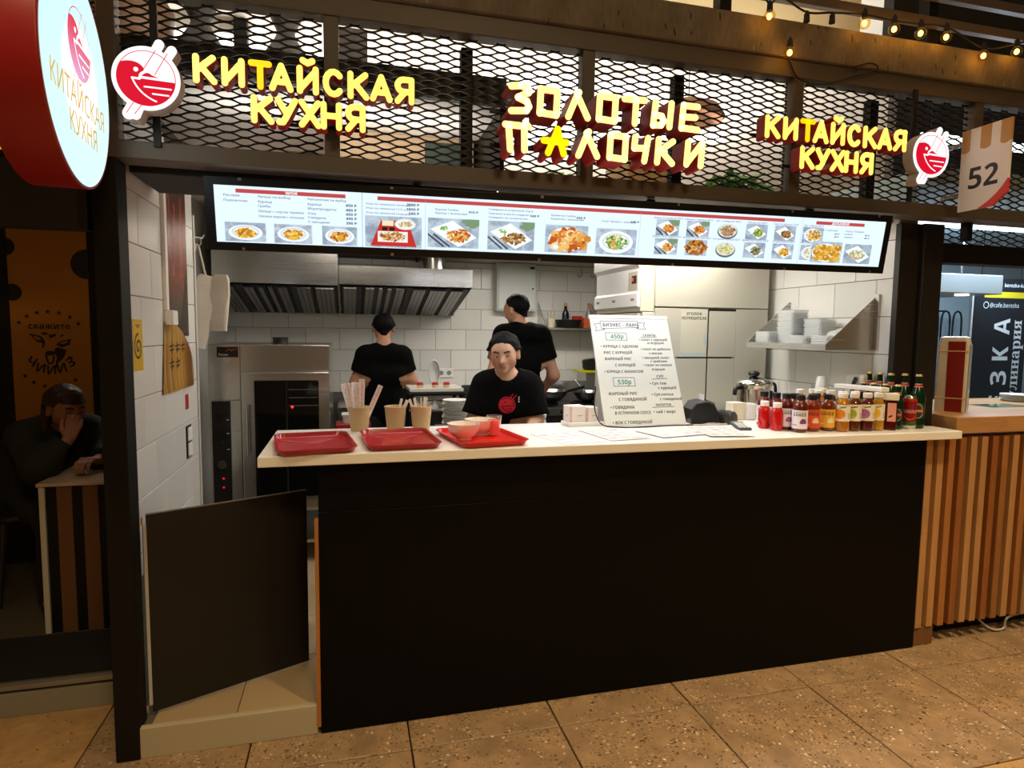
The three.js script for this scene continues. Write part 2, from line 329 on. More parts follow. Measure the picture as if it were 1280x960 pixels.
// above the beam: cream panels between dark posts with two rails
struct('wall_upper', bx(-1.9, 2.76, 3.0, 4.5, -0.62, -0.55, 0), mat(0xe8d9b8, 0.8), 'cream wall panel above the beam behind dark rails');
struct('wall_upper_right', bx(2.98, 4.6, 3.0, 4.5, -0.62, -0.55, 0), mat(0x17130f, 0.8), 'dark panel above the beam at the right');
const balustrade = thing('balustrade', 'dark steel posts and two rails on top of the concrete beam', 'railing', [0, 0, 0]);
for (const x of [-0.4, 0.6, 1.59, 2.71, 3.7]) add(balustrade, 'post', bx(x - 0.028, x + 0.028, 2.9655, 3.7, -0.1, -0.04, 0.003), MAT.blackPaint);
for (const y of [3.075, 3.2]) add(balustrade, 'rail', bx(-1.9, 4.6, y - 0.02, y + 0.02, -0.035, 0.0, 0.003), MAT.frame);

{ // unseen strip lamp added on the beam to brighten the cream panel
  const o = thing('added_strip_lamp', 'slim added strip lamp lying on the concrete beam below the cream panel', 'lamp', [0.6, 2.985, -0.25]);
  add(o, 'housing', bx(-1.9, 1.9, -0.0195, 0.004, -0.03, 0.03, 0.003), MAT.iron); add(o, 'lamp_diffuser', bx(-1.88, 1.88, 0.0045, 0.01, -0.022, 0.022, 0.001), mat(0xffffff, 0.5, 0, { emissive: 0xfff0d0, emissiveIntensity: 1.2 }));
  const l = new THREE.RectAreaLight(0xfff0d0, 26, 3.7, 0.05); l.rotation.x = Math.PI / 2; l.position.y = 0.02; o.add(l);
  for (const x of [-1.5, 0, 1.5]) add(o, 'bracket', bx(x - 0.01, x + 0.01, -0.03, -0.02, -0.03, 0.15, 0.001), MAT.iron);
}
// ---------------------------------------------------------------- stuff of the loft and the hall seen through the mesh
solo('steel_beam', 'dark steel beam crossing behind the left half of the mesh', 'beam', bx(-2.2, 1.75, 3.74, 3.97, -3.75, -3.62, 0.01), mat(0x241d17, 0.6));
{
  const pr = lathe([[0, 0], [0.2, 0], [0.21, 0.03], [0.1, 0.2], [0.075, 0.26], [0.09, 0.3], [0.13, 0.38], [0.12, 0.46], [0.08, 0.5], [0, 0.5]], 24);
  const v = solo('vase', 'dark bell-shaped vase on the steel beam, left one behind the mesh', 'vase', pr, mat(0x1c1512, 0.5), 'dark vases on the beam'); v.position.set(-1.22, 3.97, -3.68);
  const w = copyOf(v, 'dark bell-shaped vase on the steel beam, right one behind the mesh', [-0.52, 3.97, -3.68]);
  const s = solo('jug', 'wide patterned brown jug on the steel beam beside the vases', 'jug', lathe([[0, 0], [0.26, 0], [0.34, 0.14], [0.36, 0.3], [0.26, 0.46], [0.15, 0.5], [0.17, 0.56], [0, 0.56]], 24), mat(0x5d4128, 0.6)); s.position.set(-1.78, 3.97, -3.68);
  solo('storage_box', 'dark cardboard box standing on the steel beam beside the upright', 'box', at(bx(-0.17, 0.17, 0, 0.36, -0.06, 0.06, 0.008), 0.02, 3.972, -3.68), mat(0x1f1712, 0.7));
  solo('hall_column', 'dark slim column of the hall rising behind the vases', 'column', bx(-1.02, -0.9, 0, 4.5, -4.2, -4.08, 0.01), MAT.blackPaint);
}
const LB = KR + 0.026;
const loftLabels = [
  ['storage_box', 'small brown cardboard box on the loft behind the right end of the centre sign', 2.35, -2.3, 0.4, 0.66, 0xa88a68],
  ['storage_box', 'low brown cardboard box on the loft behind the right sign', 2.0, -1.75, 0.3, 0.5, 0x96754f],
];
for (const [n, label, x, z, w, h, c] of loftLabels) { const b = thing(n, label, 'box', [x, LB, z]); add(b, 'carton', bx(-w / 2, w / 2, 0, h, -0.2, 0.2, 0.006), mat(c, 0.85)); add(b, 'tape', bx(-w / 2 - 0.001, w / 2 + 0.001, h - 0.004, h + 0.001, -0.025, 0.025, 0), mat(0xcbb48c, 0.4)); }
{ const b = thing('ceiling_duct', 'beige box duct under the raised left kitchen ceiling behind the left sign', 'duct', [0, 0, 0]); add(b, 'duct_body', bx(-0.05, 0.6, 2.36, KC - 0.001, -1.0, -0.62, 0.006), mat(0xc9ad8c, 0.8)); add(b, 'duct_grille', bx(0.36, 0.55, 2.39, 2.5, -0.6195, -0.612, 0.002), mat(0x3c4a42, 0.5)); }
function leafClump(seed, n, R, H, size) {
  const r = rngOf(seed), out = [];
  for (let k = 0; k < n; k++) {
    const g = new THREE.SphereGeometry(size * (0.7 + r() * 0.6), 6, 4); g.scale(0.5, 0.12, 1.2); const a = r() * 6.28, e = r() * 1.2, q = R * Math.sqrt(r());
    at(g, 0, 0, 0, -0.6 + r() * 1.2, a, r()); g.translate(Math.cos(a) * q, H * (0.25 + 0.75 * r()) * (1 - 0.4 * q / R), Math.sin(a) * q); out.push(g);
  }
  return merge(out);
}
const leafMat = mat(0x4c7a32, 0.6), potMat = mat(0x5a3a28, 0.7);
for (const [label, x, z, seed] of [['green leafy plant on the loft behind the centre sign', 1.5, -2.1, 4], ['green leafy plant on the loft left of the right sign', 2.72, -1.6, 8]]) {
  const p = thing('potted_plant', label, 'plant', [x, LB, z]);
  add(p, 'pot', lathe([[0, 0], [0.08, 0], [0.11, 0.16], [0.115, 0.18], [0.1, 0.18], [0.095, 0.16], [0, 0.15]]), potMat);
  tag(add(p, 'foliage', leafClump(seed, 140, 0.22, 0.42, 0.06).translate(0, 0.13, 0), leafMat), null, null, null, 'stuff');
}
{ // pendant lamp with a brown wicker shade
  const p = thing('pendant_lamp', 'bright pendant lamp with wide brown shade behind the mesh, right of the centre sign', 'lamp', [3.35, 3.75, -3.4]);
  add(p, 'shade', lathe([[0.34, 0], [0.36, 0.02], [0.3, 0.12], [0.12, 0.2], [0.03, 0.22], [0.02, 0.2], [0.11, 0.18], [0.29, 0.1], [0.34, 0]], 32), mat(0x6b4630, 0.8));
  add(p, 'cord', rod([0, 0.2, 0], [0, 0.75, 0], 0.006), MAT.iron);
  add(p, 'lamp_tube', new THREE.CapsuleGeometry(0.035, 0.62, 6, 16).rotateZ(Math.PI / 2).translate(0.05, -0.14, 0), mat(0xffffff, 0.5, 0, { emissive: 0xffffff, emissiveIntensity: 3 }));
  const l = new THREE.PointLight(0xfff6e6, 2.2); l.position.set(0, -0.26, 0.1); p.add(l);
}
// black duct under the kitchen ceiling at the left, seen above the menu board
solo('air_duct', 'black air duct under the kitchen ceiling above the left end of the menu board', 'duct', bx(-0.78, 0.615, 2.17, 2.275, -0.55, -0.18, 0.006), mat(0x14110f, 0.6));
// ---------------------------------------------------------------- the counter
const CT = 1.135;
{
  const c = thing('counter', 'long black counter front below the white worktop', 'counter', [0, 0, 0]);
  add(c, 'front_panel', bx(-0.122, 2.797, 0.002, 0.897, -0.02, 0, 0.002), MAT.blackPanel);
  add(c, 'upper_panel', bx(-0.122, 2.797, 0.899, 1.0945, -0.02, 0, 0.002), MAT.blackPanel);
  add(c, 'end_edge', metricUV(bx(-0.137, -0.1225, 0.03, 0.87, -0.024, 0.001, 0.001), 1.2), new THREE.MeshStandardMaterial({ map: woodTex, color: 0xffe0b0, roughness: 0.6 }), 'bare plywood edge at the left end of the counter front');
  add(c, 'side_panel', bx(-0.12, -0.1, 0.1155, 1.0945, -0.5, -0.021, 0.002), MAT.blackPaint);
  for (const x of [0.9, 1.9]) add(c, 'divider', bx(x - 0.01, x + 0.01, 0.1155, 1.0945, -0.5, -0.021, 0.001), MAT.blackPaint);
  add(c, 'shelf', bx(-0.099, 0.889, 0.58, 0.6, -0.5, -0.022, 0.001), MAT.blackPaint);
  add(c, 'shelf', bx(0.911, 1.889, 0.58, 0.6, -0.5, -0.022, 0.001), MAT.blackPaint);
}
{
  const s = poly([[-0.327, 0.066], [-0.327, -0.56], [2.73, -0.56], [2.73, -0.207], [2.858, -0.207], [2.858, -0.142], [2.937, -0.1], [2.937, 0.066]]);
  const q = at(extrude(s, 0.034, 0.003), 0, 0, 0, Math.PI / 2, 0, 0); q.computeBoundingBox(); q.translate(0, CT - q.boundingBox.max.y, 0);
  solo('worktop', 'white worktop running the whole length of the black counter', 'worktop', q, mat(0xf3f1ec, 0.28));
}
// gate: dark half-height door standing open
{
  const g = thing('gate', 'dark brown half-height kitchen gate standing ajar beside the counter', 'gate', [-0.752, 0.128, -0.085], 24.7 * D);
  add(g, 'gate_panel', bx(0.012, 0.622, 0, 0.772, -0.016, 0, 0.0015), mat(0x120c07, 0.6));
  add(g, 'gate_edge', bx(0.0, 0.0115, 0.03, 0.735, -0.017, 0.001, 0.001), mat(0xb9b6b0, 0.5), 'pale bare edge strip at the hinge side');
  add(g, 'top_edge', bx(0.012, 0.622, 0.7725, 0.775, -0.016, 0, 0.0005), mat(0x6a5b48, 0.5));
  for (const y of [0.012, 0.745]) add(g, 'hinge', [cyl(0.007, 0.007, 0.03, -0.008, y - 0.008, -0.004, 12), bx(-0.008, 0.0, y - 0.006, y + 0.018, -0.006, -0.002, 0.001)], MAT.steel);
}

// ---------------------------------------------------------------- ring lofts: trays, bowls, boxes with soft corners
function roundedRing(w, d, r, n = 5) { const o = []; for (const [sx, sz, a0] of [[1, 1, 0], [-1, 1, 90], [-1, -1, 180], [1, -1, 270]]) for (let k = 0; k <= n; k++) { const a = (a0 + 90 * k / n) * D; o.push([sx * (w / 2 - r) + r * Math.cos(a), sz * (d / 2 - r) + r * Math.sin(a)]); } return o; }
function ringLoft(rings) { // rings: arrays of [x, y, z] of equal length, bottom outside first, going up, over and down inside; both ends are closed
  const n = rings[0].length, P = [], I = [];
  rings.forEach((g) => g.forEach((p) => P.push(...p)));
  for (let j = 0; j + 1 < rings.length; j++) for (let i = 0; i < n; i++) { const k = (i + 1) % n, a = j * n + i, b = j * n + k, c = a + n, e = b + n; I.push(a, c, b, b, c, e); }
  for (const [j, flip] of [[0, 0], [rings.length - 1, 1]]) {
    const c = P.length / 3, m = [0, 1, 2].map((q) => rings[j].reduce((s, p) => s + p[q], 0) / n); P.push(...m);
    for (let i = 0; i < n; i++) { const a = j * n + i, b = j * n + (i + 1) % n; I.push(...(flip ? [a, c, b] : [a, b, c])); }
  }
  const g = new THREE.BufferGeometry(); g.setAttribute('position', new THREE.Float32BufferAttribute(P, 3)); g.setIndex(I);
  return toCreasedNormals(g, 0.6);
}
function softLoft(levels) { return ringLoft(levels.map(([w, d, r, y]) => roundedRing(w, d, r).map(([x, z]) => [x, y, z]))); }
const trayGeo = softLoft([[0.26, 0.37, 0.03, 0], [0.272, 0.392, 0.035, 0.006], [0.288, 0.41, 0.04, 0.02], [0.296, 0.418, 0.042, 0.022], [0.296, 0.418, 0.042, 0.0245], [0.284, 0.404, 0.04, 0.0235], [0.268, 0.386, 0.034, 0.0085], [0.252, 0.37, 0.03, 0.005]]);
const trayMat = mat(0xa81a26, 0.22), trayMat2 = mat(0xd8281f, 0.22);
for (const [label, x, z, turn, m] of [
  ['red serving tray, empty, at the left end of the white worktop', -0.140, -0.124, 7, trayMat],
  ['red serving tray, empty, in front of the paper cups', 0.197, -0.157, 3.2, trayMat],
  ['bright red serving tray holding two bowls and a red drink', 0.543, -0.148, 9, trayMat2]]) {
  const t = solo('serving_tray', label, 'tray', trayGeo, m, 'red serving trays on the worktop'); t.position.set(x, CT, z); t.rotation.y = turn * D;
}
const TRAY = CT + 0.005;
{
  const out = lathe([[0, 0], [0.034, 0], [0.035, 0.004], [0.03, 0.007], [0.05, 0.02], [0.063, 0.04], [0.0685, 0.062], [0.0705, 0.07]], 40), inn = lathe([[0.0705, 0.07], [0.067, 0.0705], [0.06, 0.042], [0.046, 0.022], [0.02, 0.012], [0, 0.011]], 40);
  const b = thing('bowl', 'pink bowl with pale rim on the red tray, front one of two', 'bowl', [0.468, TRAY, -0.135], 0, 'two pink bowls on a red tray');
  add(b, 'bowl_outside', out, mat(0xf5d8cf, 0.3)); add(b, 'bowl_inside', inn, mat(0xf3e6d8, 0.3));
  copyOf(b, 'pink bowl with pale rim on the red tray, half hidden behind the front bowl', [0.563, TRAY, -0.245]);
  const c = thing('drink_cup', 'clear plastic cup of red drink on the bright red tray', 'cup', [0.617, TRAY, -0.205]);
  add(c, 'cup_wall', lathe([[0, 0], [0.024, 0], [0.0245, 0.003], [0.0335, 0.088], [0.035, 0.09], [0.033, 0.091], [0.0235, 0.004], [0, 0.003]], 32), pmat(0xffffff, 0.08, 0, { transmission: 0.92, thickness: 0.0, ior: 1.4 }));
  add(c, 'drink', lathe([[0, 0.0042], [0.0222, 0.0042], [0.0298, 0.07], [0, 0.071]], 28), mat(0xff1c18, 0.12, 0));
}
const glassClear = pmat(0xffffff, 0.05, 0, { transmission: 1, thickness: 0 });
// paper cups with wrapped chopsticks and stirrers
{
  const g = lathe([[0, 0.004], [0.036, 0.004], [0.0365, 0], [0.039, 0], [0.0498, 0.105], [0.0515, 0.106], [0.052, 0.11], [0.05, 0.112], [0.048, 0.108], [0.0375, 0.008], [0, 0.008]], 40);
  const c = solo('paper_cup', 'brown kraft paper cup full of white chopstick sleeves, leftmost of three', 'cup', g, MAT.kraft, 'kraft paper cups at the back of the worktop'); c.position.set(0.042, CT, -0.485);
  copyOf(c, 'brown kraft paper cup holding few pale stirrers, middle of three', [0.206, CT, -0.482]);
  copyOf(c, 'brown kraft paper cup holding stirrers, rightmost of three beside the cashier', [0.325, CT, -0.474]);
  const sleeveTex = canvas(64, 256, (x, w, h) => { x.fillStyle = '#fbf4f4'; x.fillRect(0, 0, w, h); const r = rngOf(4); for (let k = 0; k < 26; k++) { x.fillStyle = r() < 0.6 ? '#e2b4ba' : '#b4b4c8'; x.fillRect(14 + r() * 16, 12 + k * 9, 8 + r() * 18, 3 + r() * 3); } });
  const sm = new THREE.MeshStandardMaterial({ map: sleeveTex, roughness: 0.75 });
  let sleeveNo = 0;
  const sleeve = bx(-0.0115, 0.0115, 0, 0.215, -0.0035, 0.0035, 0.001), r = rngOf(6);
  for (const [dx, dz, lean, fwd, turn, h] of [[-0.022, 0.0, 15, -4, 8, 0], [-0.018, 0.014, 10, 3, -10, -0.012], [-0.012, -0.012, 4, -5, 12, -0.02], [-0.004, 0.012, 1, 2, 0, -0.016], [0.006, -0.008, -2, -4, 5, 0.028], [0.009, 0.01, -2, 0, -8, 0.03], [0.016, 0.004, -23, 3, 0, 0.005]]) {
    const s = solo('chopstick_sleeve', 'paper chopstick sleeve with pink print in the leftmost kraft cup, ' + ['leaning farthest left', 'second from the left', 'third from the left', 'fourth from the left', 'tall and upright', 'tallest, upright', 'leaning far to the right'][sleeveNo++], 'chopsticks', sleeve, sm, 'paper chopstick sleeves in the leftmost cup');
    s.position.set(0.042 + dx * 0.8, CT + 0.0095 + Math.max(0, h * 0.5), -0.485 + dz * 0.6); s.rotation.set(fwd * D, turn * D, lean * D, 'ZXY');
  }
  const stick = bx(-0.0035, 0.0035, 0, 0.142, -0.0012, 0.0012, 0.0006), stm = mat(0xf8f3ea, 0.6);
  const wide = bx(-0.006, 0.006, 0, 0.14, -0.002, 0.002, 0.0006);
  for (const [dx, dz, lean, w] of [[0.01, 0.0, -14, 1], [0.016, 0.012, -22, 0], [0.02, -0.01, -26, 1]]) { const s = solo('stirrer', 'pale stirrer in the middle kraft cup, ' + (dx < 0.013 ? 'leftmost, least tilted' : dx < 0.018 ? 'thin one between the two wide ones' : 'most tilted'), 'stirrer', w ? wide : stick, stm, 'stirrers in the middle cup'); s.position.set(0.2 + dx * 0.2, CT + 0.01, -0.482 + dz); s.rotation.z = lean * D; }
  for (const [dx, dz, lean, w] of [[-0.022, 0.004, 16, 1], [-0.012, -0.01, 9, 1], [0.002, 0.01, 1, 0], [0.012, -0.006, -3, 0], [0.017, 0.012, -6, 0], [0.024, -0.012, -2, 0]]) { const s = solo('stirrer', 'pale stirrer in the rightmost kraft cup, ' + { '-0.022': 'leaning farthest left', '-0.012': 'wide, second from the left', '0.002': 'thin, third from the left', '0.012': 'thin, fourth from the left', '0.017': 'thin, second from the right', '0.024': 'thin, rightmost' }[dx], 'stirrer', w ? wide : stick, stm, 'stirrers in the rightmost cup'); s.position.set(0.325 + dx * 0.7, CT + 0.01, -0.474 + dz); s.rotation.z = lean * D; }
}
// ---------------------------------------------------------------- white board with the handwritten lunch menu
const hand = 'sans-serif';
{
  const tex = canvas(720, 960, (x, w, h) => {
    x.fillStyle = '#e9ece2'; x.fillRect(0, 0, w, h);
    const ink = '#1c1f1c', green = '#3f8a6a'; x.strokeStyle = ink; x.fillStyle = ink; x.lineWidth = 4; x.lineJoin = x.lineCap = 'round';
    const write = (s, px, py, size, skew = 0, col = ink, weight = '') => { x.save(); x.translate(px, py); x.transform(1, 0, -0.12 + skew, 1, 0, 0); x.fillStyle = col; x.font = 'bold ' + size + 'px ' + hand; x.fillText(s, 0, 0, px < 400 ? 350 : 280); x.restore(); };
    // ribbon heading
    x.beginPath(); x.moveTo(86, 52); x.lineTo(430, 42); x.lineTo(436, 104); x.lineTo(92, 118); x.closePath(); x.stroke();
    x.beginPath(); x.moveTo(86, 70); x.lineTo(30, 78); x.lineTo(48, 108); x.lineTo(36, 140); x.lineTo(120, 128); x.lineTo(110, 116); x.stroke();
    x.beginPath(); x.moveTo(436, 60); x.lineTo(500, 62); x.lineTo(482, 88); x.lineTo(500, 118); x.lineTo(424, 116); x.lineTo(434, 104); x.stroke();
    x.beginPath(); x.moveTo(92, 118); x.lineTo(120, 128); x.lineTo(118, 114); x.fill(); x.beginPath(); x.moveTo(424, 116); x.lineTo(404, 106); x.lineTo(434, 104); x.fill();
    write('БИЗНЕС - ЛАНЧ', 104, 98, 44);
    x.lineWidth = 4; x.strokeRect(120, 156, 190, 66); write('450р', 160, 208, 54, 0, green);
    ['• КУРИЦА С УДОНОМ', '  РИС С КУРИЦЕЙ', '  ЖАРЕНЫЙ РИС', '            С КУРИЦЕЙ', '• КУРИЦА С АНАНАСОМ'].forEach((s, i) => write(s, 60, 290 + i * 56, 33));
    x.strokeRect(128, 556, 190, 74); write('530р', 160, 614, 56, 0, green);
    ['ЖАРЕНЫЙ РИС', '         С ГОВЯДИНОЙ', '• ГОВЯДИНА', '    В УСТРИЧНОМ СОУСЕ', '• ВОК С ГОВЯДИНОЙ'].forEach((s, i) => write(s, 66, 706 + [0, 50, 116, 164, 244][i], 35));
    write('САЛАТЫ', 460, 186, 30); x.beginPath(); x.moveTo(440, 196); x.lineTo(590, 192); x.stroke();
    ['• салат с курицей', '         и огурцом', '• салат из дайкона', '         с мясом', '• овощной салат', '         с грибами', '• салат из свежих', '         огурцов'].forEach((s, i) => write(s, 420, 226 + [0, 30, 86, 124, 164, 196, 230, 268][i], 30));
    write('СУП', 520, 560, 34); x.beginPath(); x.moveTo(480, 572); x.lineTo(620, 566); x.stroke();
    ['• Суп том', '        с курицей', '• Суп-лапша', '        с говядиной'].forEach((s, i) => write(s, 450, 620 + [0, 40, 96, 136][i], 33));
    write('НАПИТОК', 470, 806, 30); x.beginPath(); x.moveTo(440, 816); x.lineTo(640, 812); x.stroke();
    write('• чай / морс', 440, 866, 34);
  });
  const b = thing('whiteboard', 'leaning whiteboard with handwritten lunch menu on the worktop', 'whiteboard', [1.442, CT + 0.004, -0.378]);
  const tilt = part(b, 'board'); tilt.rotation.x = -23.8 * D;
  const W = 0.446, H = 0.598;
  const face = new THREE.ShapeGeometry((() => { const s = new THREE.Shape(), r = 0.05, a = W / 2; s.moveTo(-a + r, 0); s.lineTo(a - r * 0.3, 0); s.quadraticCurveTo(a, 0, a, r * 0.3); s.lineTo(a, H); s.lineTo(-a, H); s.lineTo(-a, r); s.quadraticCurveTo(-a, 0, -a + r, 0); return s; })(), 10);
  const uv = face.attributes.uv, pp = face.attributes.position; for (let i = 0; i < uv.count; i++) uv.setXY(i, (pp.getX(i) + W / 2) / W, pp.getY(i) / H);
  add(tilt, 'board_face', face.translate(0, 0, 0.0065), new THREE.MeshStandardMaterial({ map: tex, roughness: 0.3 }));
  add(tilt, 'board_panel', bx(-W / 2, W / 2, 0.0, H, -0.006, 0.006, 0.003), MAT.whitePlastic);
  add(tilt, 'top_edge', bx(-W / 2 - 0.003, W / 2 + 0.003, H - 0.016, H + 0.004, -0.009, 0.009, 0.003), MAT.whitePlastic);
  for (const s of [-1, 1]) add(b, 'leg', rod([s * 0.15, 0.36, -0.168], [s * 0.15, 0.005, -0.15], 0.006), MAT.iron);
  solo('cable', 'thin dark cable looping under the foot of the whiteboard', 'cable', tube([[1.2, 1.33, -0.46], [1.185, 1.22, -0.43], [1.2, 1.15, -0.37], [1.28, CT + 0.004, -0.335], [1.42, CT + 0.004, -0.325], [1.56, CT + 0.004, -0.345], [1.68, CT + 0.005, -0.33]], 0.0032, 50, 6), MAT.rubber);
  solo('cable', 'pale cable lying between whiteboard and receipt printer', 'cable', tube([[1.66, CT + 0.004, -0.36], [1.72, CT + 0.004, -0.33], [1.78, CT + 0.01, -0.335], [1.86, CT + 0.004, -0.33], [1.9, CT + 0.004, -0.36]], 0.0035, 40, 6), mat(0xc9c3b0, 0.6));
}
// laminated sheets lying on the worktop
{
  const sheetTex = (seed, accent) => canvas(256, 360, (x, w, h) => {
    const r = rngOf(seed); x.fillStyle = '#efece6'; x.fillRect(0, 0, w, h); x.strokeStyle = '#a9a6b4'; x.lineWidth = 3; x.strokeRect(5, 5, w - 10, h - 10);
    for (let k = 0; k < 12; k++) { x.fillStyle = ['#c9c6d0', '#d8cfc6', '#b9b6c2'][Math.floor(r() * 3)]; x.fillRect(20 + (k % 3) * 74, 40 + Math.floor(k / 3) * 78, 56, 44); for (let q = 0; q < 3; q++) { x.fillStyle = '#b5b2b8'; x.fillRect(20 + (k % 3) * 74, 90 + Math.floor(k / 3) * 78 + q * 7, 20 + r() * 36, 3); } }
    if (accent) { x.fillStyle = '#b5402e'; x.fillRect(w - 110, h - 34, 96, 16); }
  });
  const g = bx(-0.105, 0.105, 0, 0.0015, -0.148, 0.148, 0); const uv = g.attributes.uv;
  [['laminated menu sheet on the worktop, nearest the red trays', 0.93, -0.11, 14, 31, false], ['laminated menu sheet with red stripe in front of the whiteboard', 1.17, -0.155, 8, 32, true], ['laminated menu sheet between whiteboard and pocket calculator', 1.47, -0.15, -78, 33, false], ['laminated menu sheet on the worktop nearest the calculator', 1.70, -0.13, -10, 34, false]].forEach(([label, x, z, a, seed, acc]) => {
    const s = solo('menu_sheet', label, 'sheet', g, new THREE.MeshStandardMaterial({ map: sheetTex(seed, acc), roughness: 0.35 }), 'laminated sheets on the worktop'); s.position.set(x, CT + 0.0003 + 0.0017 * (seed - 31), z); s.rotation.y = a * D;
  });
}
// napkin blocks on a white tray
{
  const t = thing('napkin_holder', 'white flat holder carrying two paper napkin packs left of the whiteboard', 'holder', [1.135, CT, -0.468], 3 * D);
  add(t, 'holder_base', softLoft([[0.19, 0.1, 0.015, 0], [0.2, 0.11, 0.018, 0.012], [0.2, 0.11, 0.018, 0.018], [0.19, 0.1, 0.015, 0.02], [0.185, 0.095, 0.015, 0.012]]), MAT.whitePlastic);
  const tex = canvas(128, 128, (x, w, h) => { x.fillStyle = '#efe9e4'; x.fillRect(0, 0, w, h); x.fillStyle = '#e6a9a4'; x.fillRect(6, 0, 16, h); x.fillStyle = '#8d8a88'; x.fillRect(64, 66, 40, 5); x.fillStyle = '#b9b6b2'; x.fillRect(64, 76, 28, 3); x.fillStyle = '#e2dcd6'; for (let k = 0; k < 12; k++) x.fillRect(0, 10 * k, w, 1); });
  const m = new THREE.MeshStandardMaterial({ map: tex, roughness: 0.8 });
  const a = solo('napkin_pack', 'white and pink paper napkin pack, left one on the holder', 'napkins', bx(-0.045, 0.045, 0, 0.088, -0.04, 0.04, 0.004), m); a.position.set(1.09, CT + 0.0125, -0.465); a.rotation.y = 3 * D;
  const b = solo('napkin_pack', 'white paper napkin pack, right one on the holder beside the whiteboard', 'napkins', bx(-0.032, 0.032, 0, 0.08, -0.038, 0.038, 0.004), m); b.position.set(1.172, CT + 0.0125, -0.475); b.rotation.y = 3 * D;
}
// till corner: receipt printer, terminal, calculator, box, mug
{
  const p = thing('receipt_printer', 'black rounded receipt printer behind the right edge of the whiteboard', 'printer', [1.79, CT, -0.44], -12 * D);
  const prof = poly([[-0.075, 0], [0.075, 0], [0.075, 0.05], [0.045, 0.105], [0.0, 0.12], [-0.05, 0.11], [-0.075, 0.075]]);
  add(p, 'printer_body', at(extrude(prof, 0.13, 0.006), 0, 0, -0.065), MAT.blackPlastic);
  add(p, 'paper_slot', at(bx(-0.03, 0.03, 0, 0.003, -0.045, 0.045, 0.001), 0.03, 0.114, 0, 0, 0, -0.35), MAT.iron);
  add(p, 'receipt', bx(0.0, 0.0012, 0.118, 0.15, -0.035, 0.035, 0), MAT.paper);
  const t = thing('card_terminal', 'small dark rounded card terminal in front of the cream box', 'terminal', [1.905, CT, -0.385], 20 * D);
  add(t, 'terminal_body', softLoft([[0.07, 0.1, 0.02, 0], [0.078, 0.11, 0.024, 0.012], [0.076, 0.105, 0.024, 0.045], [0.06, 0.085, 0.02, 0.062], [0.03, 0.04, 0.01, 0.066]]), mat(0x35332f, 0.3));
  add(t, 'terminal_screen', at(bx(-0.022, 0.022, 0, 0.002, -0.03, 0.012, 0.0005), 0, 0.0652, 0), mat(0x10140f, 0.15));
  solo('paper_box', 'small cream paper box behind the card terminal', 'box', at(bx(-0.04, 0.04, 0, 0.095, -0.035, 0.035, 0.004), 2.045, CT, -0.51), mat(0xe6dfc6, 0.7));
  const c = thing('calculator', 'small blue grey pocket calculator with pale keys on the worktop', 'calculator', [1.862, CT, -0.2], -8 * D);
  const sl = part(c, 'case'); sl.rotation.x = 12 * D;
  add(sl, 'calculator_body', bx(-0.034, 0.034, 0.008, 0.022, -0.05, 0.05, 0.004), mat(0x3c4854, 0.4));
  add(sl, 'calculator_screen', bx(-0.026, 0.026, 0.0222, 0.0232, -0.044, -0.024, 0), mat(0x9aa79a, 0.2));
  for (let i = 0; i < 3; i++) for (let j = 0; j < 4; j++) add(sl, 'key', bx(-0.026 + i * 0.019, -0.012 + i * 0.019, 0.0222, 0.0258, -0.018 + j * 0.016, -0.007 + j * 0.016, 0.001), mat(0xdcdad2, 0.5));
  const mug = thing('mug', 'white mug with round handle behind the red juice bottles', 'mug', [2.12, CT, -0.50], 0);
  add(mug, 'mug_body', lathe([[0, 0], [0.034, 0], [0.038, 0.006], [0.039, 0.085], [0.0375, 0.087], [0.035, 0.085], [0.034, 0.01], [0, 0.008]], 32), MAT.whitePlastic);
  add(mug, 'handle', at(new THREE.TorusGeometry(0.028, 0.005, 8, 24, Math.PI * 1.3), -0.045, 0.045, 0, 0, 0, Math.PI * 0.35), MAT.whitePlastic);
}
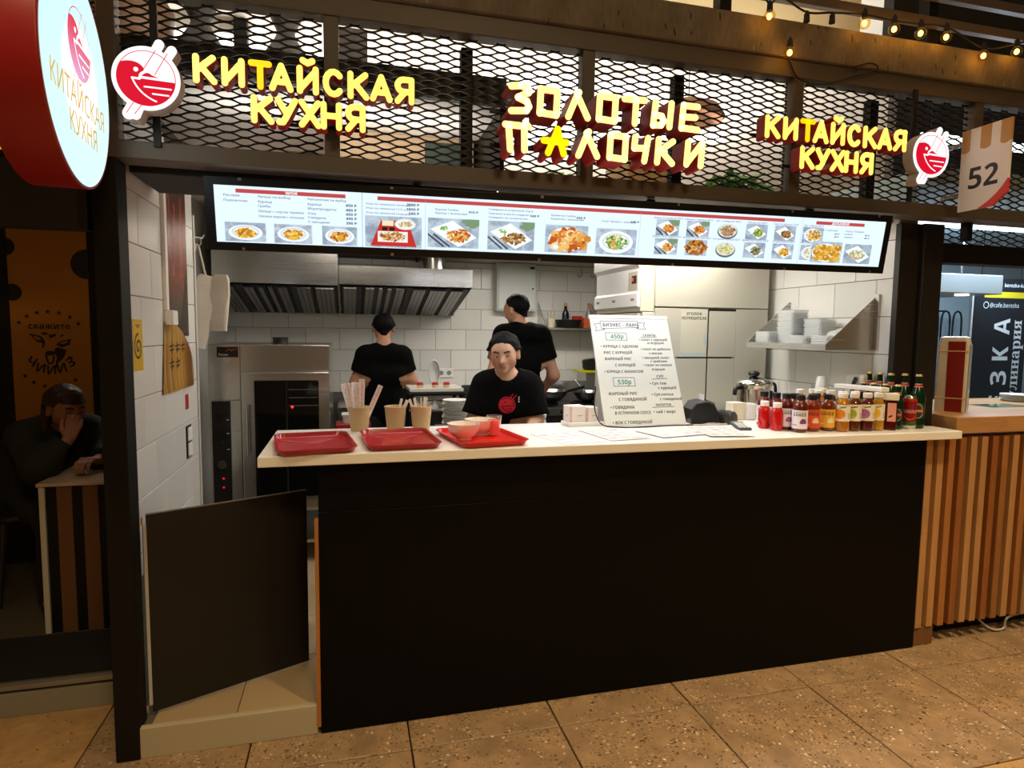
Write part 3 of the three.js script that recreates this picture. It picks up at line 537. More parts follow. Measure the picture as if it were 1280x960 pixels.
// ---------------------------------------------------------------- bottles on the right end of the worktop
{
  const band = (r, y0, y1, tex, rough = 0.5, turn = 0, arc = Math.PI * 2) => { const g = new THREE.CylinderGeometry(r, r, y1 - y0, 32, 1, true, -arc / 2, arc); g.translate(0, (y0 + y1) / 2, 0); g.rotateY(turn); return [g, new THREE.MeshStandardMaterial({ map: tex, roughness: rough, side: THREE.DoubleSide })]; };
  const FACE = -0.72;   // labels look at the customer
  const liquid = (c) => pmat(c, 0.1, 0, { transmission: 0.35, thickness: 0, ior: 1.35 });
  const labelTex = (bg, text, fruit, dark = '#1d1a1c') => canvas(512, 192, (x, w, h) => {
    x.fillStyle = bg; x.fillRect(0, 0, w, h);
    for (const o of [0, w / 2]) {
      x.fillStyle = dark; x.font = 'bold 46px sans-serif'; x.textAlign = 'center'; x.fillText(text, o + 128, 62); x.font = '15px sans-serif'; x.fillText('натуральный напиток', o + 128, 24);
      x.fillStyle = fruit; x.beginPath(); x.arc(o + 170, 124, 38, Math.PI, 0); x.lineTo(o + 208, 140); x.lineTo(o + 132, 140); x.fill(); x.fillRect(o + 40, 150, 60, 8);
      x.strokeStyle = 'rgba(60,50,60,0.4)'; x.lineWidth = 3; x.beginPath(); x.arc(o + 170, 124, 24, Math.PI, 0); x.stroke();
    }
  });
  const fruitTex = (fruit, leaf) => canvas(512, 220, (x, w, h) => {
    x.fillStyle = '#efe9dc'; x.fillRect(0, 0, w, h);
    for (const o of [0, w / 2]) {
      x.fillStyle = fruit; x.beginPath(); x.arc(o + 92, 126, 66, 0, 7); x.fill(); x.fillStyle = leaf; for (let k = 0; k < 3; k++) { x.beginPath(); x.ellipse(o + 104 + 24 * k, 40 - 5 * k, 20, 8, -0.6, 0, 7); x.fill(); }
      x.strokeStyle = 'rgba(255,255,255,0.5)'; x.lineWidth = 4; x.beginPath(); x.arc(o + 92, 126, 46, 0.5, 2.6); x.stroke();
      x.fillStyle = '#3a3430'; for (let k = 0; k < 14; k++) x.fillRect(o + 196, 110 + k * 6, 24, 2.5); x.font = 'bold 22px serif'; x.fillText('茶', o + 150, 60); x.fillText('果', o + 184, 60);
    }
  });
  function juice(label, x, z, opt, group) {
    const o = thing('juice_bottle', label, 'bottle', [x, CT, z], 0, group);
    const r = opt.r ?? 0.0345, H = opt.h ?? 0.158;
    const prof = [[0, 0], [r - 0.004, 0], [r, 0.005], [r, H * 0.72], [r - 0.004, H * 0.84], [0.019, H * 0.96], [0.0165, H], [0.0165, H + 0.01]];
    add(o, 'bottle_glass', lathe([...prof, [0.015, H + 0.01], [0.014, H]], 32), glassClear);
    const inn = prof.slice(1, 6).map(([a, b]) => [Math.max(0.001, a - 0.0016), b + 0.002]);
    add(o, 'drink', lathe([[0, 0.002], ...inn, [0.016, H * 0.95], [0, H * 0.95]], 28), liquid(opt.drink));
    if (opt.tex) { const [g, m] = band(r + 0.0006, opt.l0 ?? H * 0.12, opt.l1 ?? H * 0.68, opt.tex, 0.5, FACE + Math.PI / 2); add(o, 'label', g, m); }
    add(o, 'cap', lathe([[0.018, H - 0.004], [0.0205, H - 0.003], [0.021, H + 0.018], [0.019, H + 0.0205], [0, H + 0.021]], 24), mat(opt.cap, 0.4));
    return o;
  }
  // red drinks in small bottles
  const redA = juice('small bottle of bright red drink with white cap, left end of the bottles', 1.996, -0.2, { r: 0.03, h: 0.116, drink: 0xe01a1c, cap: 0xf2efe8 });
  copyOf(redA, 'small bottle of bright red drink with white cap, second from the left end', [2.012, CT, -0.126]);
  const blk = 0x1b1b1d;
  const pinkTex = labelTex('#ece4e6', 'КАНЕВ', '#a45a86'), orTex = labelTex('#d9512c', 'КАНЕВ', '#f0d9b0', '#3a1410'), yeTex = labelTex('#eab33a', 'КАНЕВ', '#f6e7b4', '#5a2a10');
  juice('dark juice bottle with black cap and pale pink label, right of the red drinks', 2.075, -0.142, { drink: 0x6e1f1c, cap: blk, tex: pinkTex });
  juice('dark juice bottle with black cap and white label showing a purple fruit, foremost', 2.091, -0.063, { drink: 0x7a2a16, cap: blk, tex: labelTex('#e9e4ea', 'КАНЕВ', '#8e3f8a') });
  juice('orange brown juice bottle with black cap and orange red label', 2.172, -0.075, { drink: 0x9a3a12, cap: blk, tex: orTex });
  juice('amber juice bottle with black cap and yellow label', 2.258, -0.074, { drink: 0x8a3c10, cap: blk, tex: yeTex });
  const bb = juice('juice bottle with black cap in the back row, leftmost, behind the red drinks', 2.056, -0.285, { h: 0.155, drink: 0x7c1d1a, cap: blk, tex: pinkTex });
  copyOf(bb, 'juice bottle with black cap in the back row, second from the left', [2.072, CT, -0.213]);
  const bo = juice('juice bottle with black cap in the back row, third from the left', 2.145, -0.17, { h: 0.155, drink: 0x8c3414, cap: blk, tex: orTex });
  copyOf(bo, 'juice bottle with black cap in the back row behind the orange and yellow labels', [2.255, CT, -0.152]);
  // tea with white caps and fruit labels
  const WHT = 0xf3eee4, tea = { h: 0.166, r: 0.033, cap: WHT, l0: 0.052, l1: 0.132 };
  const yA = juice('yellow tea bottle with white cap and orange fruit label, first of the fruit tea row', 2.317, -0.043, { ...tea, drink: 0xd98e17, tex: fruitTex('#e58a1c', '#6f8f3a') });
  const gA = juice('brown tea bottle with white cap and green fruit label', 2.386, -0.045, { ...tea, drink: 0x7a3a18, tex: fruitTex('#a9b93a', '#5c7f2c') });
  const pA = juice('dark tea bottle with white cap and purple fruit label', 2.456, -0.037, { ...tea, drink: 0x6a2820, tex: fruitTex('#b06aa6', '#7a8f4a') });
  const lA = juice('pale yellow tea bottle with white cap and lemon label beside the square jar', 2.520, -0.035, { ...tea, r: 0.028, drink: 0xe0a92a, tex: fruitTex('#f0c022', '#8aa03a') });
  for (const [src, label, x, z] of [
    [yA, 'yellow tea bottle with white cap, left end of the rear fruit tea row', 2.257, -0.268], [pA, 'dark tea bottle with white cap, second in the rear fruit tea row', 2.33, -0.262], [yA, 'yellow tea bottle with white cap behind the yellow label bottle', 2.305, -0.192],
    [gA, 'brown tea bottle with white cap at the very back of the fruit teas', 2.424, -0.3], [pA, 'dark tea bottle with white cap in the middle of the fruit teas', 2.385, -0.2], [gA, 'brown tea bottle with white cap behind the orange fruit label bottle', 2.385, -0.122],
    [yA, 'yellow tea bottle with white cap behind the green fruit label bottle', 2.459, -0.118]]) copyOf(src, label, [x, CT, z]);
  // square jar of dark red tea
  {
    const j = thing('square_jar', 'square dark red tea jar with wide white lid and pink label', 'jar', [2.597, CT, -0.04], -0.5);
    add(j, 'jar_body', softLoft([[0.05, 0.05, 0.01, 0], [0.056, 0.056, 0.012, 0.004], [0.056, 0.056, 0.012, 0.13], [0.05, 0.05, 0.012, 0.142], [0.05, 0.05, 0.012, 0.15]]), pmat(0x5a1210, 0.12, 0, { transmission: 0.3, thickness: 0 }));
    add(j, 'lid', softLoft([[0.06, 0.06, 0.014, 0.15], [0.066, 0.066, 0.016, 0.153], [0.066, 0.066, 0.016, 0.18], [0.06, 0.06, 0.014, 0.183]]), mat(WHT, 0.45));
    const tx = canvas(64, 160, (x, w, h) => { x.fillStyle = '#e8a79a'; x.fillRect(0, 0, w, h); x.fillStyle = '#4a1c18'; x.font = 'bold 22px serif'; ['紅', '茶', '果'].forEach((s, i) => x.fillText(s, 34, 36 + i * 26)); x.beginPath(); x.ellipse(24, 116, 18, 8, -0.5, 0, 7); x.fill(); });
    add(j, 'label', bx(-0.019, 0.019, 0.045, 0.136, 0.0275, 0.0288, 0), new THREE.MeshStandardMaterial({ map: tx, roughness: 0.5 }));
    const c = solo('flat_carton', 'long white flat carton lying across the tops of the tea bottles', 'carton', bx(-0.032, 0.032, 0, 0.022, -0.13, 0.13, 0.004), mat(0xf2efe8, 0.7)); c.position.set(2.545, CT + 0.1875, -0.175); c.rotation.y = 12 * D;
  }
  // beers
  const green = pmat(0x0b3318, 0.08, 0, { transmission: 0.25, thickness: 0, ior: 1.5 });
  const oval = canvas(256, 256, (x, w, h) => { x.fillStyle = '#12301c'; x.fillRect(0, 0, w, h); x.fillStyle = '#d8cfb8'; x.beginPath(); x.ellipse(128, 128, 100, 116, 0, 0, 7); x.fill(); x.fillStyle = '#1d3a24'; x.beginPath(); x.ellipse(128, 128, 92, 108, 0, 0, 7); x.fill(); x.fillStyle = '#a3242b'; x.fillRect(24, 96, 208, 60); x.fillStyle = '#efe6d0'; x.font = 'bold 36px serif'; x.textAlign = 'center'; x.fillText('TSINGTAO', 128, 138); x.strokeStyle = '#c79a52'; x.lineWidth = 5; x.beginPath(); x.ellipse(128, 128, 76, 92, 0, 3.4, 6); x.stroke(); });
  const neckTex = canvas(128, 32, (x, w, h) => { x.fillStyle = '#a8262c'; x.fillRect(0, 0, w, h); x.fillStyle = '#e7dcc4'; x.fillRect(0, 3, w, 3); x.fillRect(0, h - 6, w, 3); });
  function beer(label, x, z, H, r) {
    const o = thing('beer_bottle', label, 'bottle', [x, CT, z]), s = H;
    add(o, 'bottle_glass', lathe([[0, 0.004], [r - 0.006, 0], [r, 0.006], [r, 0.56 * s], [r * 0.92, 0.64 * s], [r * 0.55, 0.76 * s], [0.0145, 0.84 * s], [0.0125, 0.95 * s], [0.014, 0.955 * s], [0.014, 0.975 * s], [0, 0.976 * s]], 32), green);
    const g = new THREE.CylinderGeometry(r + 0.0006, r + 0.0006, 0.3 * s, 20, 1, true, -0.95, 1.9); g.translate(0, 0.33 * s, 0); g.rotateY(FACE); add(o, 'label', g, new THREE.MeshStandardMaterial({ map: oval, roughness: 0.4, side: THREE.DoubleSide }));
    const n = new THREE.CylinderGeometry(0.0152, r * 0.57, 0.07 * s, 24, 1, true); n.translate(0, 0.795 * s, 0); add(o, 'neck_label', n, new THREE.MeshStandardMaterial({ map: neckTex, roughness: 0.4, side: THREE.DoubleSide }));
    add(o, 'cap', lathe([[0.0155, 0.957 * s], [0.0165, 0.96 * s], [0.0145, 0.992 * s], [0.011, s], [0, s]], 21), mat(0xc9b27a, 0.35, 0.6));
    return o;
  }
  const big = beer('tall green beer bottle at the right end of the worktop, by the post', 2.789, -0.062, 0.274, 0.0345);
  copyOf(big, 'tall green beer bottle just behind the red beer can', [2.776, CT, -0.132]);
  for (const [k, z] of [['farthest', -0.3], ['middle one of three', -0.232], ['nearest of three', -0.163]]) copyOf(big, 'tall green beer bottle in the row along the right wall, ' + k, [2.719, CT, z]);
  const small = beer('small green beer bottle beside the square tea jar, nearest of the small ones', 2.68, -0.075, 0.224, 0.0285);
  small.position.set(2.655, CT, -0.055);
  for (const [k, x, z] of [['second nearest', 2.64, -0.115], ['third nearest', 2.628, -0.178], ['farthest', 2.622, -0.24]]) copyOf(small, 'small green beer bottle in the row behind the square jar, ' + k, [x, CT, z]);
  {
    const c = thing('beer_can', 'red beer can standing before the tall green beer bottles', 'can', [2.735, CT, -0.055]);
    const tx = canvas(512, 256, (x, w, h) => { x.fillStyle = '#a61e22'; x.fillRect(0, 0, w, h); x.fillStyle = '#c7392e'; x.fillRect(0, 0, w, 26); x.fillStyle = '#2f7a3c'; x.fillRect(0, h - 44, w, 44); x.fillStyle = '#e9dcc0'; x.fillRect(0, h - 14, w, 14); for (const o of [0, 256]) { x.strokeStyle = '#d9c49a'; x.lineWidth = 5; x.beginPath(); x.arc(o + 128, 96, 92, 0.5, 2.64); x.stroke(); x.fillStyle = '#f2e8d4'; x.font = 'bold 40px serif'; x.textAlign = 'center'; x.fillText('TSINGTAO', o + 128, 130); x.fillStyle = '#41569a'; x.fillRect(o + 140, 50, 20, 34); } });
    const g = new THREE.CylinderGeometry(0.031, 0.031, 0.142, 32, 1, true); g.translate(0, 0.082, 0); g.rotateY(FACE + Math.PI / 2); add(c, 'can_body', g, new THREE.MeshStandardMaterial({ map: tx, roughness: 0.3, metalness: 0.3 }));
    add(c, 'can_bottom', lathe([[0, 0.004], [0.022, 0], [0.026, 0.001], [0.031, 0.011]], 32), MAT.steel);
    add(c, 'can_top', lathe([[0.031, 0.153], [0.0265, 0.163], [0.0265, 0.167], [0.025, 0.167], [0.0245, 0.163], [0, 0.163]], 32), MAT.steel);
  }
  // cups stacked upside down behind the bottles
  {
    const cups = thing('cup_stack', 'stack of white plastic cups turned upside down behind the tea bottles', 'cups', [2.52, CT, -0.42]);
    const g = lathe([[0.036, 0], [0.0365, 0.004], [0.026, 0.088], [0, 0.09], [0, 0.088], [0.025, 0.086], [0.035, 0]], 28);
    for (let k = 0; k < 13; k++) { const c = add(cups, 'plastic_cup', g, pmat(0xf4f4f0, 0.3, 0, { transmission: 0.3, thickness: 0 })); c.position.y = k * 0.0125; }
  }
}
// ---------------------------------------------------------------- lit signs
const arcPts = (cx, cy, rx, ry, a0, a1, n = 8) => Array.from({ length: n + 1 }, (_, i) => { const a = (a0 + (a1 - a0) * i / n) * D; return [cx + rx * Math.cos(a), cy + ry * Math.sin(a)]; });
// strokes in a box of height 1; [width, strokes]
const GLYPH = {
  'К': [0.72, [[[0, 0], [0, 1]], [[0.68, 1], [0.06, 0.46]], [[0.22, 0.58], [0.72, 0]]]],
  'И': [0.70, [[[0, 1], [0, 0]], [[0, 0.08], [0.7, 0.92]], [[0.7, 1], [0.7, 0]]]],
  'Й': [0.70, [[[0, 1], [0, 0]], [[0, 0.08], [0.7, 0.92]], [[0.7, 1], [0.7, 0]], [[0.14, 1.36], [0.35, 1.25], [0.56, 1.36]]]],
  'Т': [0.74, [[[0, 1], [0.74, 1]], [[0.37, 1], [0.37, 0]]]],
  'А': [0.78, [[[0, 0], [0.39, 1]], [[0.39, 1], [0.78, 0]], [[0.16, 0.3], [0.62, 0.3]]]],
  'С': [0.68, [arcPts(0.36, 0.5, 0.36, 0.5, 42, 318, 12)]],
  'Я': [0.66, [[[0.66, 0], [0.66, 1]], [[0.66, 1], [0.3, 1], ...arcPts(0.3, 0.72, 0.3, 0.28, 100, 260, 8), [0.66, 0.44]], [[0.36, 0.44], [0, 0]]]],
  'У': [0.72, [[[0, 1], [0.36, 0.42]], [[0.72, 1], [0.32, 0.22], [0.2, 0.03], [0.04, 0.02]]]],
  'Х': [0.72, [[[0, 0], [0.72, 1]], [[0, 1], [0.72, 0]]]],
  'Н': [0.68, [[[0, 0], [0, 1]], [[0.68, 0], [0.68, 1]], [[0, 0.5], [0.68, 0.5]]]],
  'З': [0.72, [[[0, 0.97], [0.4, 1.03], [0.72, 0.92], [0.72, 0.78], [0.28, 0.55]], [[0.28, 0.55], [0.66, 0.42], [0.74, 0.22], [0.64, 0.06], [0, 0.0]]]],
  'О': [0.74, [[[0.04, 0.98], [0.0, 0.02]], [[0.0, 0.04], [0.72, 0.0]], [[0.72, 0.0], [0.76, 0.97]], [[0.76, 0.97], [0.04, 0.98]]]],
  'Л': [0.84, [[[0, 0], [0.42, 1]], [[0.36, 0.95], [0.86, 0.02]], [[0.36, 0.96], [0.46, 1.02]]]],
  'Ы': [0.86, [[[0.1, 1], [0, 0]], [[0, 0.02], [0.38, 0.04], [0.5, 0.22], [0.4, 0.42], [0.06, 0.46]], [[0.86, 1], [0.78, 0.0]]]],
  'Е': [0.78, [[[0.08, 1], [0, 0]], [[0.08, 0.98], [0.78, 0.98]], [[0.04, 0.5], [0.68, 0.52]], [[0, 0.02], [0.8, 0.0]]]],
  'П': [1.0, [[[0, 1], [1.0, 0.99]], [[0.14, 0.98], [0.22, 0]], [[0.82, 0.98], [0.84, 0.02]]]],
  'Ч': [0.66, [[[0.04, 1], [0.0, 0.52]], [[0, 0.52], [0.56, 0.56]], [[0.66, 1], [0.5, 0]]]],
  'а': [1.0, [[[0.2, 0], [0.62, 1]], [[0.6, 0.98], [0.9, 0]], [[0, 0.5], [1.02, 0.47]]]],
  'т': [0.95, [[[0, 0.98], [0.95, 1.0]], [[0.54, 0.98], [0.5, 0]]]],
  'к': [0.76, [[[0.06, 1], [0, 0]], [[0.76, 0.96], [0.06, 0.46]], [[0.16, 0.54], [0.74, 0.0]]]],
  'и': [0.74, [[[0.06, 1], [0, 0.02]], [[0, 0.04], [0.74, 0.98]], [[0.78, 1], [0.72, 0]]]],
};
function strokeBody(strokes, h, r, depth) {
  const out = [];
  for (const line of strokes) for (let i = 0; i + 1 < line.length; i++) {
    const [ax, ay] = line[i].map((v) => v * h), [bx0, by] = line[i + 1].map((v) => v * h), a = Math.atan2(by - ay, bx0 - ax), s = new THREE.Shape();
    s.absarc(bx0, by, r, a - Math.PI / 2, a + Math.PI / 2); s.absarc(ax, ay, r, a + Math.PI / 2, a + Math.PI * 1.5); s.closePath();
    out.push(extrude(s, depth, 0, 6));
  }
  return merge(out);
}
const letterRed = mat(0xb0241b, 0.5), glowYellow = mat(0xfff0a8, 0.5, 0, { emissive: 0xffe460, emissiveIntensity: 1.15 }), glowGold = mat(0xffd24a, 0.5, 0, { emissive: 0xffd400, emissiveIntensity: 0.95 });
const glowCream = mat(0xfff6d0, 0.5, 0, { emissive: 0xfff08e, emissiveIntensity: 1.2 });
function letterSign(o, rows, r, depth, glow, gold) {
  const made = {};
  for (const [text, xs, y, h, golds] of rows) [...text].forEach((ch, i) => {
    const key = ch + h.toFixed(3) + !!golds?.includes(i);
    if (!made[key]) made[key] = [strokeBody(GLYPH[ch][1], h - 2 * r, r, depth), strokeBody(GLYPH[ch][1], h - 2 * r, r - 0.0012, 0.004).translate(0, 0, depth + 0.0005)];
    const b = add(o, 'letter', made[key][0], letterRed); b.position.set(xs[i] + r, y + r, -depth);
    add(b, 'letter_face', made[key][1], golds?.includes(i) ? gold : glow);
  });
}
const r1 = 0.0112;
const left = thing('letter_sign', 'yellow glowing letters КИТАЙСКАЯ КУХНЯ on the mesh, left sign', 'sign', [-0.496, 2.3, 0.1]);
letterSign(left, [
  ['КИТАЙСКАЯ', [0.0, 0.088, 0.172, 0.238, 0.328, 0.414, 0.498, 0.575, 0.662], 0.113, 0.098, [2]],
  ['КУХНЯ', [0.178, 0.256, 0.333, 0.406, 0.489], 0.0, 0.098, []]], r1, 0.055, glowYellow, glowGold);
add(left, 'mounting_rail', [bx(0.0, 0.74, 0.15, 0.162, -0.1, -0.092, 0.001), bx(0.17, 0.57, 0.03, 0.042, -0.1, -0.092, 0.001)], MAT.iron);
for (const [x, y] of [[0.05, 0.156], [0.7, 0.156], [0.2, 0.036], [0.55, 0.036]]) add(left, 'spacer', bx(x - 0.006, x + 0.006, y - 0.006, y + 0.006, -0.0915, -0.0555, 0.001), MAT.iron);
const right = copyOf(left, 'yellow glowing letters КИТАЙСКАЯ КУХНЯ on the mesh, right sign', [1.692, 2.308, 0.12], 0);
const centre = thing('letter_sign', 'large brush-style glowing letters ЗОЛОТЫЕ ПАЛОЧКИ in the middle of the mesh', 'sign', [0.555, 2.264, 0.14]);
letterSign(centre, [
  ['ЗОЛОтЫЕ', [0.022, 0.132, 0.246, 0.370, 0.476, 0.6, 0.724], 0.14, 0.118, []],
  ['ПаЛОЧкИ'.replace('И', 'и'), [0.0, 0.15, 0.29, 0.418, 0.522, 0.622, 0.752], 0.0, 0.116, [1]]], 0.0135, 0.1, glowCream, mat(0xffe600, 0.5, 0, { emissive: 0xffe100, emissiveIntensity: 1.0 }));
add(centre, 'mounting_rail', [bx(-0.02, 0.86, 0.18, 0.195, -0.125, -0.11, 0.001), bx(-0.02, 0.86, 0.05, 0.065, -0.125, -0.11, 0.001)], MAT.iron);
for (const [x, y, z, w, h, I] of [[-0.13, 2.41, 0.11, 0.73, 0.2, 0.5], [2.05, 2.42, 0.13, 0.73, 0.2, 0.5], [0.98, 2.39, 0.15, 0.83, 0.24, 0.6]]) { const l = new THREE.RectAreaLight(0xffe88a, I, w, h); l.position.set(0, 0, 0); l.rotation.y = Math.PI; const host = [left, right, centre].find((o) => Math.abs(o.position.x + w / 2 - x) < 0.3); l.position.set(x - host.position.x, y - host.position.y, z - host.position.z + 0.002); host.add(l); }

// the bird emblem: drawn once, -1..1 with y up
function emblem(x, R, pale) {
  const red = pale ? '#d2314a' : '#d8102c';
  x.save(); x.scale(1, -1); x.lineCap = 'round'; x.lineJoin = 'round';
  // chopsticks: thin red lines
  x.strokeStyle = red; x.lineWidth = 0.022 * R;
  for (const [a, b] of [[[0.3, 0.92], [-0.1, 0.24]], [[0.66, 0.86], [0.26, 0.14]], [[-0.4, -0.8], [-0.62, -1.16]], [[-0.16, -0.86], [-0.38, -1.18]]]) { x.beginPath(); x.moveTo(a[0] * R, a[1] * R); x.lineTo(b[0] * R, b[1] * R); x.stroke(); }
  x.beginPath(); x.arc(0, 0, 0.88 * R, 0, 7); x.stroke();
  x.save(); x.beginPath(); x.arc(0, 0, 0.88 * R, 0, 7); x.clip();
  const grad = x.createLinearGradient(0, 0.5 * R, 0, -0.8 * R); grad.addColorStop(0, red); grad.addColorStop(1, pale ? '#d59ac0' : red); x.fillStyle = grad;
  // head and body
  x.beginPath(); x.moveTo(-0.92 * R, 0.36 * R); x.bezierCurveTo(-0.7 * R, 0.56 * R, -0.2 * R, 0.6 * R, -0.06 * R, 0.3 * R); x.bezierCurveTo(-0.06 * R, 0.2 * R, -0.2 * R, 0.1 * R, -0.2 * R, 0.02 * R); x.lineTo(-0.2 * R, -0.02 * R); x.lineTo(0.86 * R, -0.06 * R); x.lineTo(0.9 * R, -1 * R); x.lineTo(-0.95 * R, -1 * R); x.closePath(); x.fill();
  // beak
  x.beginPath(); x.moveTo(-0.14 * R, 0.06 * R); x.quadraticCurveTo(0.02 * R, 0.26 * R, 0.16 * R, 0.12 * R); x.lineTo(0.38 * R, 0.04 * R); x.closePath(); x.fill();
  x.strokeStyle = '#ffffff'; x.lineWidth = 0.075 * R;
  x.beginPath(); x.moveTo(-0.42 * R, -0.02 * R); x.lineTo(-0.2 * R, -0.03 * R); x.stroke(); x.lineWidth = 0.055 * R;
  x.beginPath(); x.moveTo(-0.42 * R, -0.02 * R); x.bezierCurveTo(-0.3 * R, -0.36 * R, -0.05 * R, -0.6 * R, 0.28 * R, -0.72 * R); x.stroke();
  x.beginPath(); x.moveTo(-0.2 * R, -0.03 * R); x.quadraticCurveTo(-0.22 * R, 0.18 * R, 0.0 * R, 0.22 * R); x.stroke();
  for (const [a, b, y] of [[-0.06, 0.74, -0.27], [0.18, 0.66, -0.48]]) { x.beginPath(); x.moveTo(a * R, y * R); x.lineTo(b * R, (y - 0.02) * R); x.stroke(); }
  x.fillStyle = '#ffffff'; x.beginPath(); x.arc(-0.3 * R, 0.26 * R, 0.075 * R, 0, 7); x.fill();
  x.restore(); x.restore();
}
{
  const tex = canvas(768, 768, (x, w, h) => { x.fillStyle = '#ffffff'; x.fillRect(0, 0, w, h); x.translate(w / 2, h / 2); emblem(x, w / 2 / 1.45, false); });
  const R = 0.098, U = R * 1.45, shapes = [];
  const disc = new THREE.Shape(); disc.absarc(0, 0, R * 1.03, 0, Math.PI * 2); shapes.push(disc);
  const cap = (ax, ay, bx0, by, r) => { const a = Math.atan2(by - ay, bx0 - ax), s = new THREE.Shape(); s.absarc(bx0, by, r, a - Math.PI / 2, a + Math.PI / 2); s.absarc(ax, ay, r, a + Math.PI / 2, a + Math.PI * 1.5); s.closePath(); return s; };
  shapes.push(cap(0.1 * R, 0.5 * R, 0.42 * R, 1.14 * R, 0.15 * R), cap(0.5 * R, 0.5 * R, 0.8 * R, 0.98 * R, 0.15 * R), cap(-0.3 * R, -0.7 * R, -0.56 * R, -1.18 * R, 0.19 * R), cap(-0.2 * R, -0.8 * R, -0.36 * R, -1.2 * R, 0.16 * R));
  const faces = merge(shapes.map((s) => extrude(s, 0.003, 0, 40))), p = faces.attributes.position, uv = faces.attributes.uv;
  for (let i = 0; i < p.count; i++) uv.setXY(i, 0.5 + p.getX(i) / (2 * U), 0.5 + p.getY(i) / (2 * U));
  const body = merge(shapes.map((s) => extrude(s, 0.055, 0, 40)));
  const o = thing('emblem_sign', 'round white glowing sign with red bird emblem and chopsticks, left of the left letters', 'sign', [-0.632, 2.409, 0.11]);
  add(o, 'sign_body', body.translate(0, 0, -0.0555), mat(0xb9aea4, 0.5));
  add(o, 'sign_face', faces, pmat(0x060606, 0.6, 0, { specularIntensity: 0.1, emissive: 0xffffff, emissiveMap: tex, emissiveIntensity: 1.1 }));
  const l = new THREE.RectAreaLight(0xfff4f4, 0.6, 0.17, 0.17); l.rotation.y = Math.PI; l.position.z = 0.006; o.add(l);
  add(o, 'mounting_bar', [bx(-0.012, 0.012, -0.19, 0.325, -0.1075, -0.096, 0.002), rod([0, 0.06, -0.098], [0, 0.06, -0.056], 0.006), rod([0, -0.05, -0.098], [0, -0.05, -0.056], 0.006)], MAT.iron);
  copyOf(o, 'round white glowing sign with red bird emblem and chopsticks, right of the right letters', [2.580, 2.427, 0.11], 0);
}
// round double-sided blade sign at the left
{
  const tex = canvas(1024, 1024, (x, w, h) => {
    const g = x.createLinearGradient(0, 0, w, h); g.addColorStop(0, '#bfeaf2'); g.addColorStop(1, '#d3f1f6'); x.fillStyle = g; x.fillRect(0, 0, w, h);
    const b = x.createRadialGradient(540, 520, 40, 540, 520, 300); b.addColorStop(0, '#ffffff'); b.addColorStop(0.75, 'rgba(255,255,255,0.85)'); b.addColorStop(1, 'rgba(255,255,255,0)'); x.fillStyle = b; x.fillRect(0, 0, w, h);
    x.save(); x.translate(540, 340); emblem(x, 190, true); x.restore();
    x.fillStyle = '#c9a23c'; x.textAlign = 'center'; x.font = '150px sans-serif'; x.fillText('КИТАЙСКАЯ', 515, 660, 900); x.fillText('КУХНЯ', 560, 800, 470);
  });
  const o = thing('blade_sign', 'large round red-rimmed light box with pale face and gold letters at the top left', 'sign', [-0.734, 2.298, 0.374], 94.4 * D);
  add(o, 'sign_rim', lathe([[0.292, 0.0], [0.3, 0.002], [0.3005, -0.004], [0.3, -0.13], [0.29, -0.135], [0, -0.135]].map(([a, b]) => [a, b]), 96).rotateX(Math.PI / 2), mat(0x9a1a1c, 0.4));
  add(o, 'sign_face', new THREE.CylinderGeometry(0.2925, 0.2925, 0.004, 96).rotateX(Math.PI / 2).rotateZ(0).translate(0, 0, 0), [mat(0xdddddd), pmat(0x060606, 0.6, 0, { specularIntensity: 0.2, emissive: 0xffffff, emissiveMap: tex, emissiveIntensity: 1.25 }), mat(0xdddddd)]);
  const uvg = o.children[1].geometry, pos = uvg.attributes.position, uu = uvg.attributes.uv; for (let i = 0; i < pos.count; i++) uu.setXY(i, 0.5 + pos.getX(i) / 0.585, 0.5 + pos.getY(i) / 0.585);
  add(o, 'bracket', [bx(0.3, 0.345, -0.03, 0.03, -0.08, -0.05, 0.003)], MAT.iron);
  const l = new THREE.RectAreaLight(0xeafaff, 0.8, 0.5, 0.5); l.rotation.y = Math.PI; l.position.z = 0.01; o.add(l);
}
